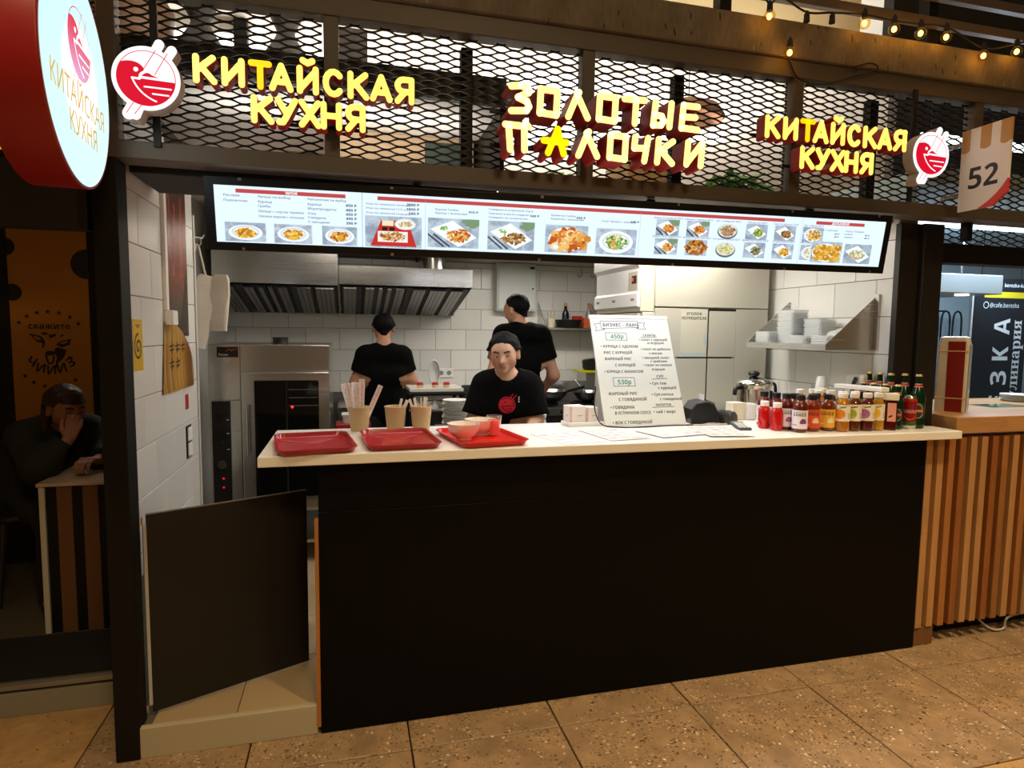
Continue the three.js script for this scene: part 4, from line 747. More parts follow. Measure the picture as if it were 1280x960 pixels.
// hanging number plate 52 at the right
{
  const W = 0.225, H = 0.365, s = poly([[-W / 2, 0.0], [-W / 2 + 0.012, -0.0], [W * 0.22, -0.0], [W / 2, 0.05], [W / 2, H], [-W / 2, H]]);
  const tex = canvas(512, 832, (x, w, h) => {
    x.fillStyle = '#e3dcd8'; x.fillRect(0, 0, w, h);
    x.fillStyle = '#b98a50'; for (const [a, b] of [[0, 0.19], [0.4, 0.62], [0.8, 1]]) { x.beginPath(); x.moveTo(a * w, 0); x.lineTo(b * w, 0); x.lineTo(b * w, h * 0.26); x.quadraticCurveTo((a + b) / 2 * w, h * 0.31, a * w, h * 0.26); x.fill(); }
    x.fillStyle = '#cf3a33'; x.beginPath(); x.moveTo(w, h * 0.7); x.quadraticCurveTo(w * 0.8, h * 0.9, w * 0.42, h); x.lineTo(w, h); x.fill();
    x.fillStyle = '#17171a'; x.font = 'bold 300px sans-serif'; x.textAlign = 'center'; x.fillText('52', w * 0.5, h * 0.74);
  });
  const g = extrude(s, 0.012, 0.001), p = g.attributes.position, uv = g.attributes.uv, n = g.attributes.normal;
  for (let i = 0; i < p.count; i++) { const back = n.getZ(i) < -0.5; uv.setXY(i, back ? 0.5 - p.getX(i) / W : 0.5 + p.getX(i) / W, p.getY(i) / H); }
  const o = thing('number_plate', 'hanging white plate with number 52, brown stripes and red corner', 'sign', [2.78, 2.182, 0.212], -90 * D);
  add(o, 'plate', g, new THREE.MeshStandardMaterial({ map: tex, roughness: 0.5 }));
  add(o, 'bracket', [bx(-0.205, -W / 2, 0.07, 0.09, 0.0, 0.012, 0.002), bx(-0.205, -W / 2, 0.3, 0.32, 0.0, 0.012, 0.002)], MAT.steel);
}
// string of warm bulbs along the beam
{
  const pts = [[1.70, 3.05, 0.05], [1.729, 2.985, 0.07], [1.775, 3.03, 0.06], [1.92, 2.985, 0.06], [2.05, 3.0, 0.06], [2.22, 3.015, 0.06], [2.385, 3.01, 0.06], [2.53, 3.015, 0.06], [2.68, 3.02, 0.06], [2.9, 2.955, 0.065], [3.1, 3.0, 0.06], [3.4, 3.1, 0.06]];
  solo('string_cable', 'dark cable of the string lights sagging along the concrete beam', 'cable', tube(pts, 0.0045, 90, 6), MAT.rubber);
  solo('string_cable', 'dark cable hanging from the single bulb down over the upper rail', 'cable', tube([[1.843, 2.84, 0.05], [1.87, 2.79, 0.03], [1.92, 2.73, 0.02], [2.03, 2.715, 0.012], [2.2, 2.76, 0.02], [2.34, 2.815, 0.03], [2.3, 2.83, 0.03], [2.2, 2.8, 0.03], [2.26, 2.82, 0.032]], 0.0035, 70, 6), MAT.rubber);
  const glass = pmat(0xffe6a8, 0.05, 0, { transmission: 1, thickness: 0 }), fil = mat(0xffd27a, 0.5, 0, { emissive: 0xffe09a, emissiveIntensity: 5 });
  const names = ['leftmost', 'hanging alone below the cable', 'third from the left', 'fourth from the left', 'fifth from the left', 'sixth from the left', 'seventh, low on the beam', 'rightmost at the frame edge'];
  let proto;
  [[1.729, 2.938, 0.068], [1.843, 2.808, 0.06], [2.219, 2.977, 0.062], [2.381, 2.973, 0.062], [2.529, 2.974, 0.062], [2.676, 2.976, 0.062], [2.896, 2.917, 0.068], [3.104, 2.963, 0.062]].forEach((q, i) => {
    const label = 'glowing amber light bulb of the string lights, ' + names[i];
    if (proto) { copyOf(proto, label, q); return; }
    proto = thing('light_bulb', label, 'bulb', q, 0, 'string light bulbs along the beam');
    add(proto, 'bulb_glass', new THREE.SphereGeometry(0.024, 20, 14), glass);
    add(proto, 'filament', new THREE.SphereGeometry(0.011, 12, 8).scale(1, 1.2, 1), fil);
    add(proto, 'socket', [cyl(0.013, 0.011, 0.03, 0, 0.022, 0, 14), cyl(0.006, 0.006, 0.012, 0, 0.05, 0, 8)], MAT.rubber);
    const l = new THREE.PointLight(0xffb850, 0.022); l.shadow.radius = 0.5; proto.add(l);
  });
  const sock = solo('lamp_socket', 'empty black lamp socket of the string lights, left one', 'socket', [cyl(0.013, 0.011, 0.034, 0, -0.034, 0, 14), cyl(0.006, 0.006, 0.012, 0, 0, 0, 8)], MAT.rubber); sock.position.set(1.92, 2.978, 0.06);
  copyOf(sock, 'empty black lamp socket of the string lights, right one', [2.05, 2.99, 0.06]);
}
// ---------------------------------------------------------------- menu light box
{
  const LEN = 2.955, HT = 0.266, S0 = 0.035, H0 = HT - 0.062;
  const food = (x, cx, cy, w, h, kind, seed) => {
    const r = rngOf(seed); x.save(); x.beginPath(); x.rect(cx - w / 2, cy - h / 2, w, h); x.clip();
    if (kind !== 'bowl') { x.fillStyle = '#b9c3cd'; x.fillRect(cx - w / 2, cy - h / 2, w, h); for (let k = 0; k < 120; k++) { x.fillStyle = r() < 0.5 ? 'rgba(200,208,216,0.45)' : 'rgba(140,150,164,0.4)'; x.beginPath(); x.arc(cx + (r() - 0.5) * w, cy + (r() - 0.5) * h, 1 + r() * 7, 0, 7); x.fill(); } }
    x.lineCap = 'round';
    if (kind === 'square') { x.strokeStyle = '#3a3f46'; x.lineWidth = 2; for (const o of [0, 7]) { x.beginPath(); x.moveTo(cx - w * 0.5 + o, cy + h * 0.05); x.lineTo(cx - w * 0.2 + o, cy + h * 0.45); x.stroke(); } x.fillStyle = '#7d9670'; for (let k = 0; k < 9; k++) { x.beginPath(); x.arc(cx + w * (0.2 + r() * 0.3), cy - h * (0.3 + r() * 0.2), 2 + r() * 4, 0, 7); x.fill(); } }
    x.fillStyle = '#f6f7f6';
    if (kind === 'square' || kind === 'dia') { x.beginPath(); x.moveTo(cx - w * 0.46, cy - h * 0.12); x.lineTo(cx - w * 0.02, cy - h * 0.44); x.lineTo(cx + w * 0.46, cy + h * 0.12); x.lineTo(cx + w * 0.1, cy + h * 0.46); x.closePath(); x.fill(); }
    if (kind === 'oval' || kind === 'round') { x.beginPath(); x.ellipse(cx, cy + h * 0.02, w * 0.42, h * (kind === 'oval' ? 0.4 : 0.44), 0, 0, 7); x.fill(); x.strokeStyle = '#d5dade'; x.lineWidth = 2; x.beginPath(); x.ellipse(cx, cy, w * 0.32, h * 0.3, 0, 0, 7); x.stroke(); }
    x.restore();
  };
  const blob = (x, cx, cy, rw, rh, colors, n, seed, s = 4) => { const r = rngOf(seed); for (let k = 0; k < n; k++) { const a = r() * 6.28, q = Math.sqrt(r()); x.fillStyle = colors[Math.floor(r() * colors.length)]; x.beginPath(); x.ellipse(cx + Math.cos(a) * q * rw, cy + Math.sin(a) * q * rh, s * (0.5 + r()), s * (0.35 + r() * 0.5), r() * 3, 0, 7); x.fill(); } };
  const GOLD = ['#e0a52a', '#f0bd45', '#c98320', '#f4d27a', '#b86d1c'], ORANGE = ['#d9822b', '#e8a24a', '#c05a22', '#f0c070', '#a8481c'], BROWN = ['#8a5a2c', '#b07a3c', '#6a4020', '#d8b070', '#9a6a34'], GREEN = ['#6fa03c', '#9cc05a', '#4c7f2c', '#d8d080', '#e0a050'], CREAM = ['#e8d8b0', '#f0e6c8', '#c9b07a', '#b89a60'], GREYB = ['#7a6a50', '#a0906a', '#5a4c38', '#8a9a5a'];
  const tex = canvas(2048, 192, (x, w, h) => {
    const k = w / 845;                                        // the drawing is laid out on an 845 x 79 grid
    x.scale(k, h / 79); x.fillStyle = '#e9f6ff'; x.fillRect(0, 0, 845, 79);
    const bar = (a, b, text, y = 4) => { x.fillStyle = '#c24a48'; x.fillRect(a, y, b - a, 5.4); if (text) { x.fillStyle = '#fff'; x.font = 'bold 5.6px sans-serif'; x.textAlign = 'center'; x.fillText(text, (a + b) / 2, y + 4.8); } };
    const line = (s, px, py, size = 4.4, col = '#4d4a55', al = 'left', wt = '', most = 60) => { x.fillStyle = col; x.font = wt + size + 'px sans-serif'; x.textAlign = al; x.fillText(s, px, py, most); };
    bar(22, 137, 'WOK'); bar(172, 691); bar(738, 812, 'ДОБАВКИ', 5);
    [['Рисовая', 9, 15], ['Пшеничная', 9, 22], ['Лапша на выбор', 44, 15], ['Курица', 44, 22], ['Грибы', 44, 28], ['Овощи с соусом терияки', 44, 35], ['Свинина жареная с чесноком', 44, 42], ['Наполнение на выбор', 96, 15], ['Курица', 96, 22], ['Морепродукты', 96, 28], ['Утка', 96, 35], ['Говядина', 96, 41], ['С овощами', 96, 47]].forEach(([s, a, b]) => line(s, a, b, 4.4, '#4d4a55', 'left', '', a === 44 ? 48 : 42));
    ['450 ₽', '480 ₽', '450 ₽', '490 ₽', '390 ₽'].forEach((s, i) => line(s.replace('₽', 'Р'), 149, 22 + i * 6.3, 4.8, '#33313c', 'right', 'bold '));
    [['Утка по-пекински (полная)', 159, 16], ['Утка по-пекински (1/2 шт.)', 159, 22.5], ['Утка по-пекински (порция)', 159, 29]].forEach(([s, a, b]) => line(s, a, b, 4)); ['2080 Р', '1050 Р', '580 Р'].forEach((s, i) => line(s, 219, 16 + i * 6.5, 4.8, '#33313c', 'right', 'bold '));
    const dish = (cx, cy, w0, h0, kind, cols, seed, opt = {}) => { food(x, cx, cy, w0, h0, kind, seed); blob(x, cx + (opt.dx ?? 0), cy + (opt.dy ?? 1), opt.rw ?? w0 * 0.24, opt.rh ?? h0 * 0.22, cols, opt.n ?? 90, seed + 7, opt.s ?? 2.2); if (opt.garnish) blob(x, cx - w0 * 0.18, cy - h0 * 0.16, w0 * 0.08, h0 * 0.07, ['#7fae4a', '#a8cc70'], 14, seed + 3, 1.6); };
    dish(30, 64, 42, 27, 'oval', GOLD, 1); dish(80, 64, 40, 27, 'oval', GOLD, 2); dish(130, 64, 38, 27, 'oval', ORANGE.concat(GOLD), 3);
    // duck platter
    food(x, 190, 55, 64, 46, 'tray', 4); x.fillStyle = '#c8322c'; x.beginPath(); x.moveTo(176, 38); x.lineTo(206, 38); x.lineTo(216, 76); x.lineTo(164, 76); x.fill(); x.fillStyle = '#f2ece4'; x.fillRect(172, 54, 34, 16); x.beginPath(); x.ellipse(203, 43, 12, 8, 0, 0, 7); x.fill(); x.fillStyle = '#f0e4b8'; x.fillRect(177, 38, 13, 8); x.fillStyle = '#26201c'; x.fillRect(177, 48, 6, 5); x.fillRect(185, 48, 6, 5); blob(x, 189, 62, 15, 6, ['#b06a34', '#d89a58', '#8a4a20', '#e8c08a'], 90, 5, 2); blob(x, 203, 43, 7, 4, CREAM, 40, 6, 1.6);
    line('Курица Гунбао', 237, 19, 4); line('Курица с ананасами', 237, 24.5, 4); line('410 Р', 276, 22, 4.6, '#33313c', 'left', 'bold ');
    line('Говядина в устричном соусе', 300, 15, 4); line('Свинина в кисло-сладком', 300, 21, 4); line('Говядина по-сычуаньски', 300, 27, 4); line('560 Р', 350, 23, 4.6, '#33313c', 'left', 'bold ');
    line('Креветки Гунбао', 376, 19, 4); line('Креветки с ананасами', 376, 24.5, 4); line('650 Р', 408, 22, 4.6, '#33313c', 'left', 'bold '); line('Салат Цезарь с курицей', 440, 24, 4); line('420 Р', 478, 24, 4.6, '#33313c', 'left', 'bold ');
    dish(259, 53, 60, 44, 'square', ORANGE, 8, { dx: 6, dy: 3, rw: 13, rh: 9, garnish: 1, s: 2.4 }); dish(328, 53, 57, 44, 'square', BROWN, 9, { dx: 3, dy: 4, rw: 14, rh: 9, garnish: 1, s: 2.2 });
    dish(397, 54, 54, 43, 'round', ORANGE, 10, { n: 60, rw: 23, rh: 17, s: 6, dx: 4 }); for (let k = 0; k < 9; k++) { x.strokeStyle = ['#f0b060', '#d8742c', '#f8d8a0'][k % 3]; x.lineWidth = 3; x.beginPath(); x.arc(384 + (k % 4) * 9, 46 + Math.floor(k / 4) * 10, 5, k, k + 3.6); x.stroke(); }
    dish(461, 55, 53, 41, 'round', GREEN, 11, { rw: 14, rh: 11 });
    const cols = [[535, 'Курица по-сычуаньски 390 Р', 'square', ORANGE, 'Курица в кисло-сладком 410 Р', 'square', ORANGE], [586, 'Свинина с грибами 420 Р', 'square', ORANGE, 'Крылья в остром соусе 360 Р', 'full', BROWN.concat(ORANGE)], [634, 'Суп с говядиной 350 Р', 'bowl', ['#c07a5a', '#8aa860', '#d8a890', '#a05a40'], 'Суп-лапша с курицей 320 Р', 'bowl', ['#d8c880', '#e8dca8', '#a8b060']], [680, 'Овощи вок 290 Р', 'dia', GREEN, 'Древесные грибы 330 Р', 'dia', GREYB], [727, 'Салат из дайкона 270 Р', 'dia', BROWN, 'Острая капуста 240 Р', 'dia', GOLD], [772, 'Рис с яйцом 230 Р', 'round', GOLD, 'Рис с овощами 230 Р', 'round', CREAM]];
    cols.forEach(([, t1, k1, c1, t2, k2, c2], i) => {
      const cx = 528 + i * 41.5; 
      line(t1, cx, 14.5, 3.4, '#55525c', 'center', '', 39); line(t2, cx, 44, 3.4, '#55525c', 'center', '', 39);
      for (const [cy, kd, cc, sd] of [[28.5, k1, c1, 20 + i], [59, k2, c2, 40 + i]]) {
        if (kd === 'bowl') { x.fillStyle = '#5c6068'; x.beginPath(); x.ellipse(cx, cy + 1.5, 14, 12.5, 0, 0, 7); x.fill(); x.fillStyle = '#e6e0d2'; x.beginPath(); x.ellipse(cx, cy, 13, 11, 0, 0, 7); x.fill(); blob(x, cx, cy, 10, 8, cc, 80, sd, 2); }
        else if (kd === 'full') { food(x, cx, cy, 30, 26, 'tray', sd); blob(x, cx, cy, 14, 12, cc, 110, sd, 3); }
        else dish(cx, cy, 31, 26, kd, cc, sd, { dx: 2, dy: 1, rw: kd === 'round' ? 10 : 7, rh: kd === 'round' ? 9 : 6, s: 1.8 });
      }
    });
    line('Порция к горячему', 738, 20, 3.8); line('Соусы к блюдам', 784, 20, 3.8); [['курица', 736, 26], ['овощи', 736, 31], ['соевый', 783, 26], ['терияки', 783, 31]].forEach(([s, a, b]) => line(s, a, b, 3.6)); [['60 Р', 768, 26], ['40 Р', 768, 31], ['40 Р', 815, 26], ['40 Р', 815, 31]].forEach(([s, a, b]) => line(s, a, b, 3.8, '#33313c', 'left', 'bold '));
    food(x, 760, 57, 46, 36, 'tray', 60); x.fillStyle = '#f4f4f0'; x.beginPath(); x.ellipse(760, 58, 22, 16, 0, 0, 7); x.fill(); for (let k = 0; k < 15; k++) { const r = rngOf(70 + k), cx = 744 + (k % 5) * 8, cy = 66 - Math.floor(k / 5) * 9; x.fillStyle = ['#d99a2c', '#e8b24a', '#c88420'][k % 3]; x.beginPath(); x.arc(cx + r() * 3, cy + r() * 3, 5.2, 0, 7); x.fill(); x.fillStyle = '#f4d488'; x.beginPath(); x.arc(cx - 1 + r() * 2, cy - 1, 1.6, 0, 7); x.fill(); }
    dish(808, 58, 42, 34, 'dia', CREAM.concat(['#a8b070']), 61, { rw: 11, rh: 8, s: 2 });
    x.strokeStyle = 'rgba(150,170,190,0.5)'; x.lineWidth = 0.6; for (const a of [155, 226, 491, 718]) { x.beginPath(); x.moveTo(a, 0); x.lineTo(a, 79); x.stroke(); }
  });
  // centre of the box from its corners: left end at (-0.50, -0.08), right end at (2.43, 0.06)
  const o = thing('menu_board', 'long glowing menu light box with dish photos hanging below the mesh frame', 'menu board', [0.966, 2.024, -0.028], -2.72 * D);
  const t = part(o, 'light_box'); t.rotation.x = 9 * D;
  add(t, 'housing', bx(-LEN / 2, LEN / 2, -HT / 2, HT / 2, -0.05, 0, 0.003), mat(0x0c0c10, 0.35));
  const W = LEN - 2 * S0, cuts = [0, 155 / 845, 491 / 845, 718 / 845, 1];
  const screen = pmat(0x0a0a0a, 0.5, 0, { specularIntensity: 0.2, emissive: 0xf4faff, emissiveMap: tex, emissiveIntensity: 1.15 });
  for (let i = 0; i < 4; i++) {
    const a = -W / 2 + cuts[i] * W, b = -W / 2 + cuts[i + 1] * W, g = new THREE.BoxGeometry(b - a - 0.0008, H0, 0.003), uv = g.attributes.uv, p = g.attributes.position;
    for (let k = 0; k < uv.count; k++) uv.setXY(k, (p.getX(k) + (a + b) / 2 + W / 2) / W, p.getY(k) / H0 + 0.5);
    add(t, 'menu_screen', g.translate((a + b) / 2, 0, 0.0012), screen);
  }
  for (const x of [-1.35, -0.8, -0.2, 0.4, 0.95, 1.4]) for (const s of [-1, 1]) add(t, 'clip', bx(x - 0.006, x + 0.006, s * (HT / 2 - 0.007) - 0.005, s * (HT / 2 - 0.007) + 0.005, 0.0005, 0.004, 0.001), MAT.steel);
  const l = new THREE.RectAreaLight(0xeef6ff, 0.9, W, H0); l.rotation.y = Math.PI; l.position.z = 0.006; t.add(l);
  for (const x of [-1.15, -0.7, 0.3, 1.08]) add(o, 'hanger', bx(x - 0.017, x + 0.017, HT / 2 - 0.02, 0.152, -0.05, -0.03, 0.002), MAT.blackPaint);
}
// ---------------------------------------------------------------- kitchen: left partition things
{
  struct('trim_5', bx(XL - 0.062, XL + 0.004, 0.115, 2.2, -1.262, -1.236, 0.003), mat(0xcfccc2, 0.5), 'pale end trim of the tiled left partition');
  const tr = solo('cable_duct', 'white vertical cable duct on the tiled left wall above the switch', 'duct', bx(XL, XL + 0.016, 1.68, 2.45, -0.675, -0.64, 0.002), MAT.whitePlastic);
  solo('switch_box', 'white switch box at the lower end of the cable duct', 'switch', bx(XL, XL + 0.04, 1.61, 1.678, -0.72, -0.64, 0.006), MAT.whitePlastic);
  const posterA = canvas(256, 512, (x, w, h) => {
    const g = x.createLinearGradient(0, 0, 0, h); g.addColorStop(0, '#2a2220'); g.addColorStop(0.25, '#7c4234'); g.addColorStop(0.6, '#8a4434'); g.addColorStop(0.8, '#55423c'); g.addColorStop(1, '#1a1614'); x.fillStyle = g; x.fillRect(0, 0, w, h);
    const r = rngOf(12); for (let k = 0; k < 60; k++) { const cx = r() * w * 0.8, y0 = r() * h * 0.5, L = 60 + r() * 180; x.strokeStyle = ['#b86a52', '#d79a82', '#6a2a22', '#3a201c', '#a0543e'][Math.floor(r() * 5)]; x.globalAlpha = 0.6; x.lineWidth = 2 + r() * 7; x.beginPath(); x.moveTo(cx, y0); x.bezierCurveTo(cx + 14, y0 + L * 0.3, cx - 12, y0 + L * 0.6, cx + 6, y0 + L); x.stroke(); }
    x.globalAlpha = 1; x.fillStyle = '#191412'; x.beginPath(); x.moveTo(w * 0.5, h); x.lineTo(w, h * 0.5); x.lineTo(w, h); x.fill();
  });
  solo('wall_poster', 'tall brown red poster with hanging streaks on the tiled left wall', 'poster', at(bx(-0.19, 0.19, 0, 0.75, 0, 0.003, 0), XL, 1.56, -0.88, 0, Math.PI / 2, 0), new THREE.MeshStandardMaterial({ map: posterA, roughness: 0.25 }));
  const posterB = canvas(256, 256, (x, w, h) => {
    const g = x.createLinearGradient(0, 0, w, 0); g.addColorStop(0, '#8a5a1c'); g.addColorStop(0.45, '#c9973e'); g.addColorStop(0.7, '#a06a22'); g.addColorStop(1, '#4a2c10'); x.fillStyle = g; x.fillRect(0, 0, w, h);
    const r = rngOf(14); for (let k = 0; k < 26; k++) { x.strokeStyle = ['#e8c26a', '#7a4a18', '#f0d48a'][Math.floor(r() * 3)]; x.globalAlpha = 0.4; x.lineWidth = 3 + r() * 8; x.beginPath(); const cx = r() * w; x.moveTo(cx, 0); x.bezierCurveTo(cx + 20, h * 0.3, cx - 20, h * 0.6, cx + 10, h); x.stroke(); }
    x.globalAlpha = 1; x.strokeStyle = '#3a2410'; x.lineWidth = 6; for (let k = 0; k < 5; k++) { const cx = 70 + (k % 3) * 46, cy = 90 + Math.floor(k / 3) * 60; x.beginPath(); x.moveTo(cx - 18, cy); x.lineTo(cx + 18, cy - 4); x.moveTo(cx, cy - 18); x.lineTo(cx - 2, cy + 26); x.moveTo(cx - 14, cy + 14); x.lineTo(cx + 16, cy + 12); x.stroke(); }
  });
  const sB = new THREE.Shape(); sB.moveTo(0, 0); sB.lineTo(0.56, 0.0); sB.lineTo(0.54, 0.14); sB.quadraticCurveTo(0.4, 0.32, 0.08, 0.325); sB.lineTo(0.06, 0.32); sB.closePath();
  const gB = extrude(sB, 0.003), uB = gB.attributes.uv, pB = gB.attributes.position; for (let i = 0; i < uB.count; i++) uB.setXY(i, pB.getX(i) / 0.56, pB.getY(i) / 0.325);
  solo('wall_poster', 'golden brown rounded poster low on the tiled left wall', 'poster', at(gB, XL + 0.004, 1.303, -0.57, 0, Math.PI / 2, 0), new THREE.MeshStandardMaterial({ map: posterB, roughness: 0.3 }));
  const yel = canvas(128, 256, (x, w, h) => { x.fillStyle = '#d8b022'; x.fillRect(0, 0, w, h); x.fillStyle = '#17150f'; x.fillRect(34, 26, 60, 5); x.fillRect(44, 36, 40, 4); x.strokeStyle = '#17150f'; x.lineCap = 'round'; x.lineWidth = 13; x.beginPath(); for (let k = 0; k <= 60; k++) { const a = k / 60 * 11, q = 6 + k * 0.85; const px = 64 + Math.cos(a) * q, py = 140 + Math.sin(a) * q * 1.2; k ? x.lineTo(px, py) : x.moveTo(px, py); } x.stroke(); });
  solo('wall_sticker', 'yellow sticker with black spiral on the tiled wall beside the black post', 'sticker', at(bx(-0.055, 0.055, 0, 0.2, 0, 0.002, 0), XL + 0.0002, 1.43, -0.272, 0, Math.PI / 2, 0), new THREE.MeshStandardMaterial({ map: yel, roughness: 0.4 }));
  solo('fire_sign', 'small red fire sign on the tiled left wall below the golden poster', 'sign', bx(XL, XL + 0.003, 1.19, 1.265, -1.02, -0.965, 0), mat(0xb02a22, 0.4));
  const so = thing('wall_socket', 'pair of white sockets in black frame on the tiled left wall', 'socket', [XL, 0.94, -1.0]);
  add(so, 'socket_frame', bx(0, 0.006, 0, 0.165, -0.045, 0.045, 0.002), MAT.iron);
  for (const y of [0.01, 0.088]) add(so, 'socket_plate', bx(0.0061, 0.012, y, y + 0.068, -0.037, 0.037, 0.002), MAT.whitePlastic);
  // oven mitt bag on a ring hook
  const t = thing('apron', 'folded white cloth apron hanging from a ring on the end of the left partition', 'apron', [-0.79, 1.5, -1.30]);
  const cloth = (w, h, seed, d) => { const q = roundedRing(w, d, d * 0.45, 4), lv = []; for (let k = 0; k <= 14; k++) { const v = k / 14, s = 1.12 - 0.22 * v - (v > 0.9 ? (v - 0.9) * 3 : 0); lv.push(q.map(([x, z]) => [x * s + 0.03 * v + 0.006 * noise.noise(x * 16, v * 4, seed), h * v, z * (1.2 - 0.5 * v) * (1 + 0.4 * noise.noise(x * 18, v * 3, seed + 4)) + 0.008 * noise.noise(x * 22 + seed, v * 3, seed)])); } return ringLoft(lv); };
  const cm = mat(0xcfc6b4, 0.9);
  add(t, 'front_fold', at(cloth(0.15, 0.4, 3, 0.04), -0.055, 0, 0.03, 0, 0.35, -0.2), cm); add(t, 'back_fold', at(cloth(0.115, 0.31, 7, 0.035), 0.07, 0.085, -0.01, 0, -0.1, -0.03), cm);
  add(t, 'strap', tube([[-0.02, 0.38, 0.03], [-0.015, 0.5, 0.03], [0.0, 0.555, 0.02], [0.012, 0.5, 0.01], [0.03, 0.39, -0.01]], 0.006, 24, 6), cm);
  add(t, 'ring', at(new THREE.TorusGeometry(0.022, 0.003, 8, 24), 0.0, 0.565, 0.022, 0, 0.6, 0), MAT.chrome);
  solo('hook', 'small steel hook for the apron on the partition end', 'hook', [rod([-0.8, 2.085, -1.262], [-0.765, 2.085, -1.29], 0.005), rod([-0.765, 2.085, -1.29], [-0.757, 2.105, -1.292], 0.005)], MAT.steel);
}
// ---------------------------------------------------------------- oven on its stand
{
  const o = thing('oven', 'steel combi oven with dark glass door and black control panel at the left', 'oven', [-0.474, KF, -1.6]);
  const x0 = -0.345, x1 = 0.352, B = 0.35, T = 1.388;
  for (const x of [x0 + 0.03, x1 - 0.03]) for (const z of [-0.06, -0.7]) add(o, 'leg', bx(x - 0.02, x + 0.02, 0, B, z - 0.02, z + 0.02, 0.003), MAT.steelDark);
  add(o, 'stand_shelf', bx(x0, x1, 0.12, 0.14, -0.72, -0.04, 0.003), MAT.steel);
  add(o, 'body', bx(x0, x1, B, T, -0.75, -0.006, 0.006), MAT.steel);
  add(o, 'top_band', bx(-0.163, x1, 1.224, T - 0.002, -0.0055, 0.004, 0.003), MAT.steel);
  add(o, 'left_column', [bx(x0, -0.167, 1.052, T - 0.002, -0.0055, 0.003, 0.003), bx(-0.228, -0.167, B + 0.01, 1.05, -0.0055, 0.003, 0.002)], MAT.steel);
  add(o, 'door', bx(-0.16, x1 - 0.002, B + 0.012, 1.218, -0.0055, 0.018, 0.004), MAT.steel);
  add(o, 'door_glass', bx(-0.088, 0.287, B + 0.09, 1.17, 0.0182, 0.021, 0.001), mat(0x0c0d0d, 0.06, 0, {}));
  add(o, 'door_divider', bx(0.093, 0.102, B + 0.09, 1.17, 0.0212, 0.024, 0.001), MAT.iron);
  for (const y of [1.01, 1.06, 1.11]) add(o, 'rack', bx(0.11, 0.28, y, y + 0.005, 0.0212, 0.0225, 0.0005), mat(0x6d6e6c, 0.4, 0.8));
  add(o, 'door_handle', [rod([-0.125, 0.72, 0.05], [-0.125, 1.02, 0.05], 0.011, 12), rod([-0.125, 0.74, 0.018], [-0.125, 0.74, 0.05], 0.008), rod([-0.125, 1.0, 0.018], [-0.125, 1.0, 0.05], 0.008)], MAT.steel);
  const p = add(o, 'control_panel', bx(-0.332, -0.23, B + 0.02, 1.045, -0.005, 0.006, 0.002), MAT.blackPlastic);
  for (const y of [0.965, 0.882, 0.784]) { add(p, 'knob', [at(cyl(0.02, 0.017, 0.02, 0, 0, 0, 20), -0.275, y, 0.006, Math.PI / 2, 0, 0), bx(-0.278, -0.272, y - 0.016, y + 0.016, 0.02, 0.032, 0.001)], MAT.iron); add(p, 'scale_mark', bx(-0.25, -0.236, y - 0.035, y - 0.031, 0.0061, 0.007, 0), MAT.whitePlastic); }
  add(p, 'dial', at(cyl(0.026, 0.026, 0.008, 0, 0, 0, 24), -0.28, 0.66, 0.006, Math.PI / 2, 0, 0), MAT.steelDark);
  for (const y of [0.572, 0.517]) add(p, 'lamp_red', at(cyl(0.007, 0.006, 0.004, 0, 0, 0, 12), -0.275, y, 0.006, Math.PI / 2, 0, 0), mat(0xaa1010, 0.3, 0, { emissive: 0xff2010, emissiveIntensity: 0.5 }));
  const led = add(o, 'lamp_red', new THREE.SphereGeometry(0.008, 12, 8).translate(0.13, 1.006, 0.026), mat(0xff4040, 0.3, 0, { emissive: 0xff2030, emissiveIntensity: 2.5 }));
  const bt = canvas(256, 128, (x, w, h) => { x.fillStyle = '#140e0c'; x.fillRect(0, 0, w, h); x.fillStyle = '#d8c8b4'; x.font = 'bold 40px serif'; x.fillText('Tecno', 16, 110); x.strokeStyle = '#b8432e'; x.lineWidth = 8; x.beginPath(); x.moveTo(110, 60); x.quadraticCurveTo(150, 10, 180, 50); x.quadraticCurveTo(210, 10, 240, 34); x.stroke(); });
  const bg = new THREE.BoxGeometry(0.118, 0.062, 0.003); add(o, 'badge', bg.translate(-0.235, 1.343, 0.0046), new THREE.MeshStandardMaterial({ map: bt, roughness: 0.4 }), 'black maker badge');
  add(o, 'flue', [cyl(0.05, 0.045, 0.03, 0.03, T, -0.35, 20), cyl(0.05, 0.05, 0.012, 0.03, T + 0.03, -0.35, 20)], MAT.iron);
}
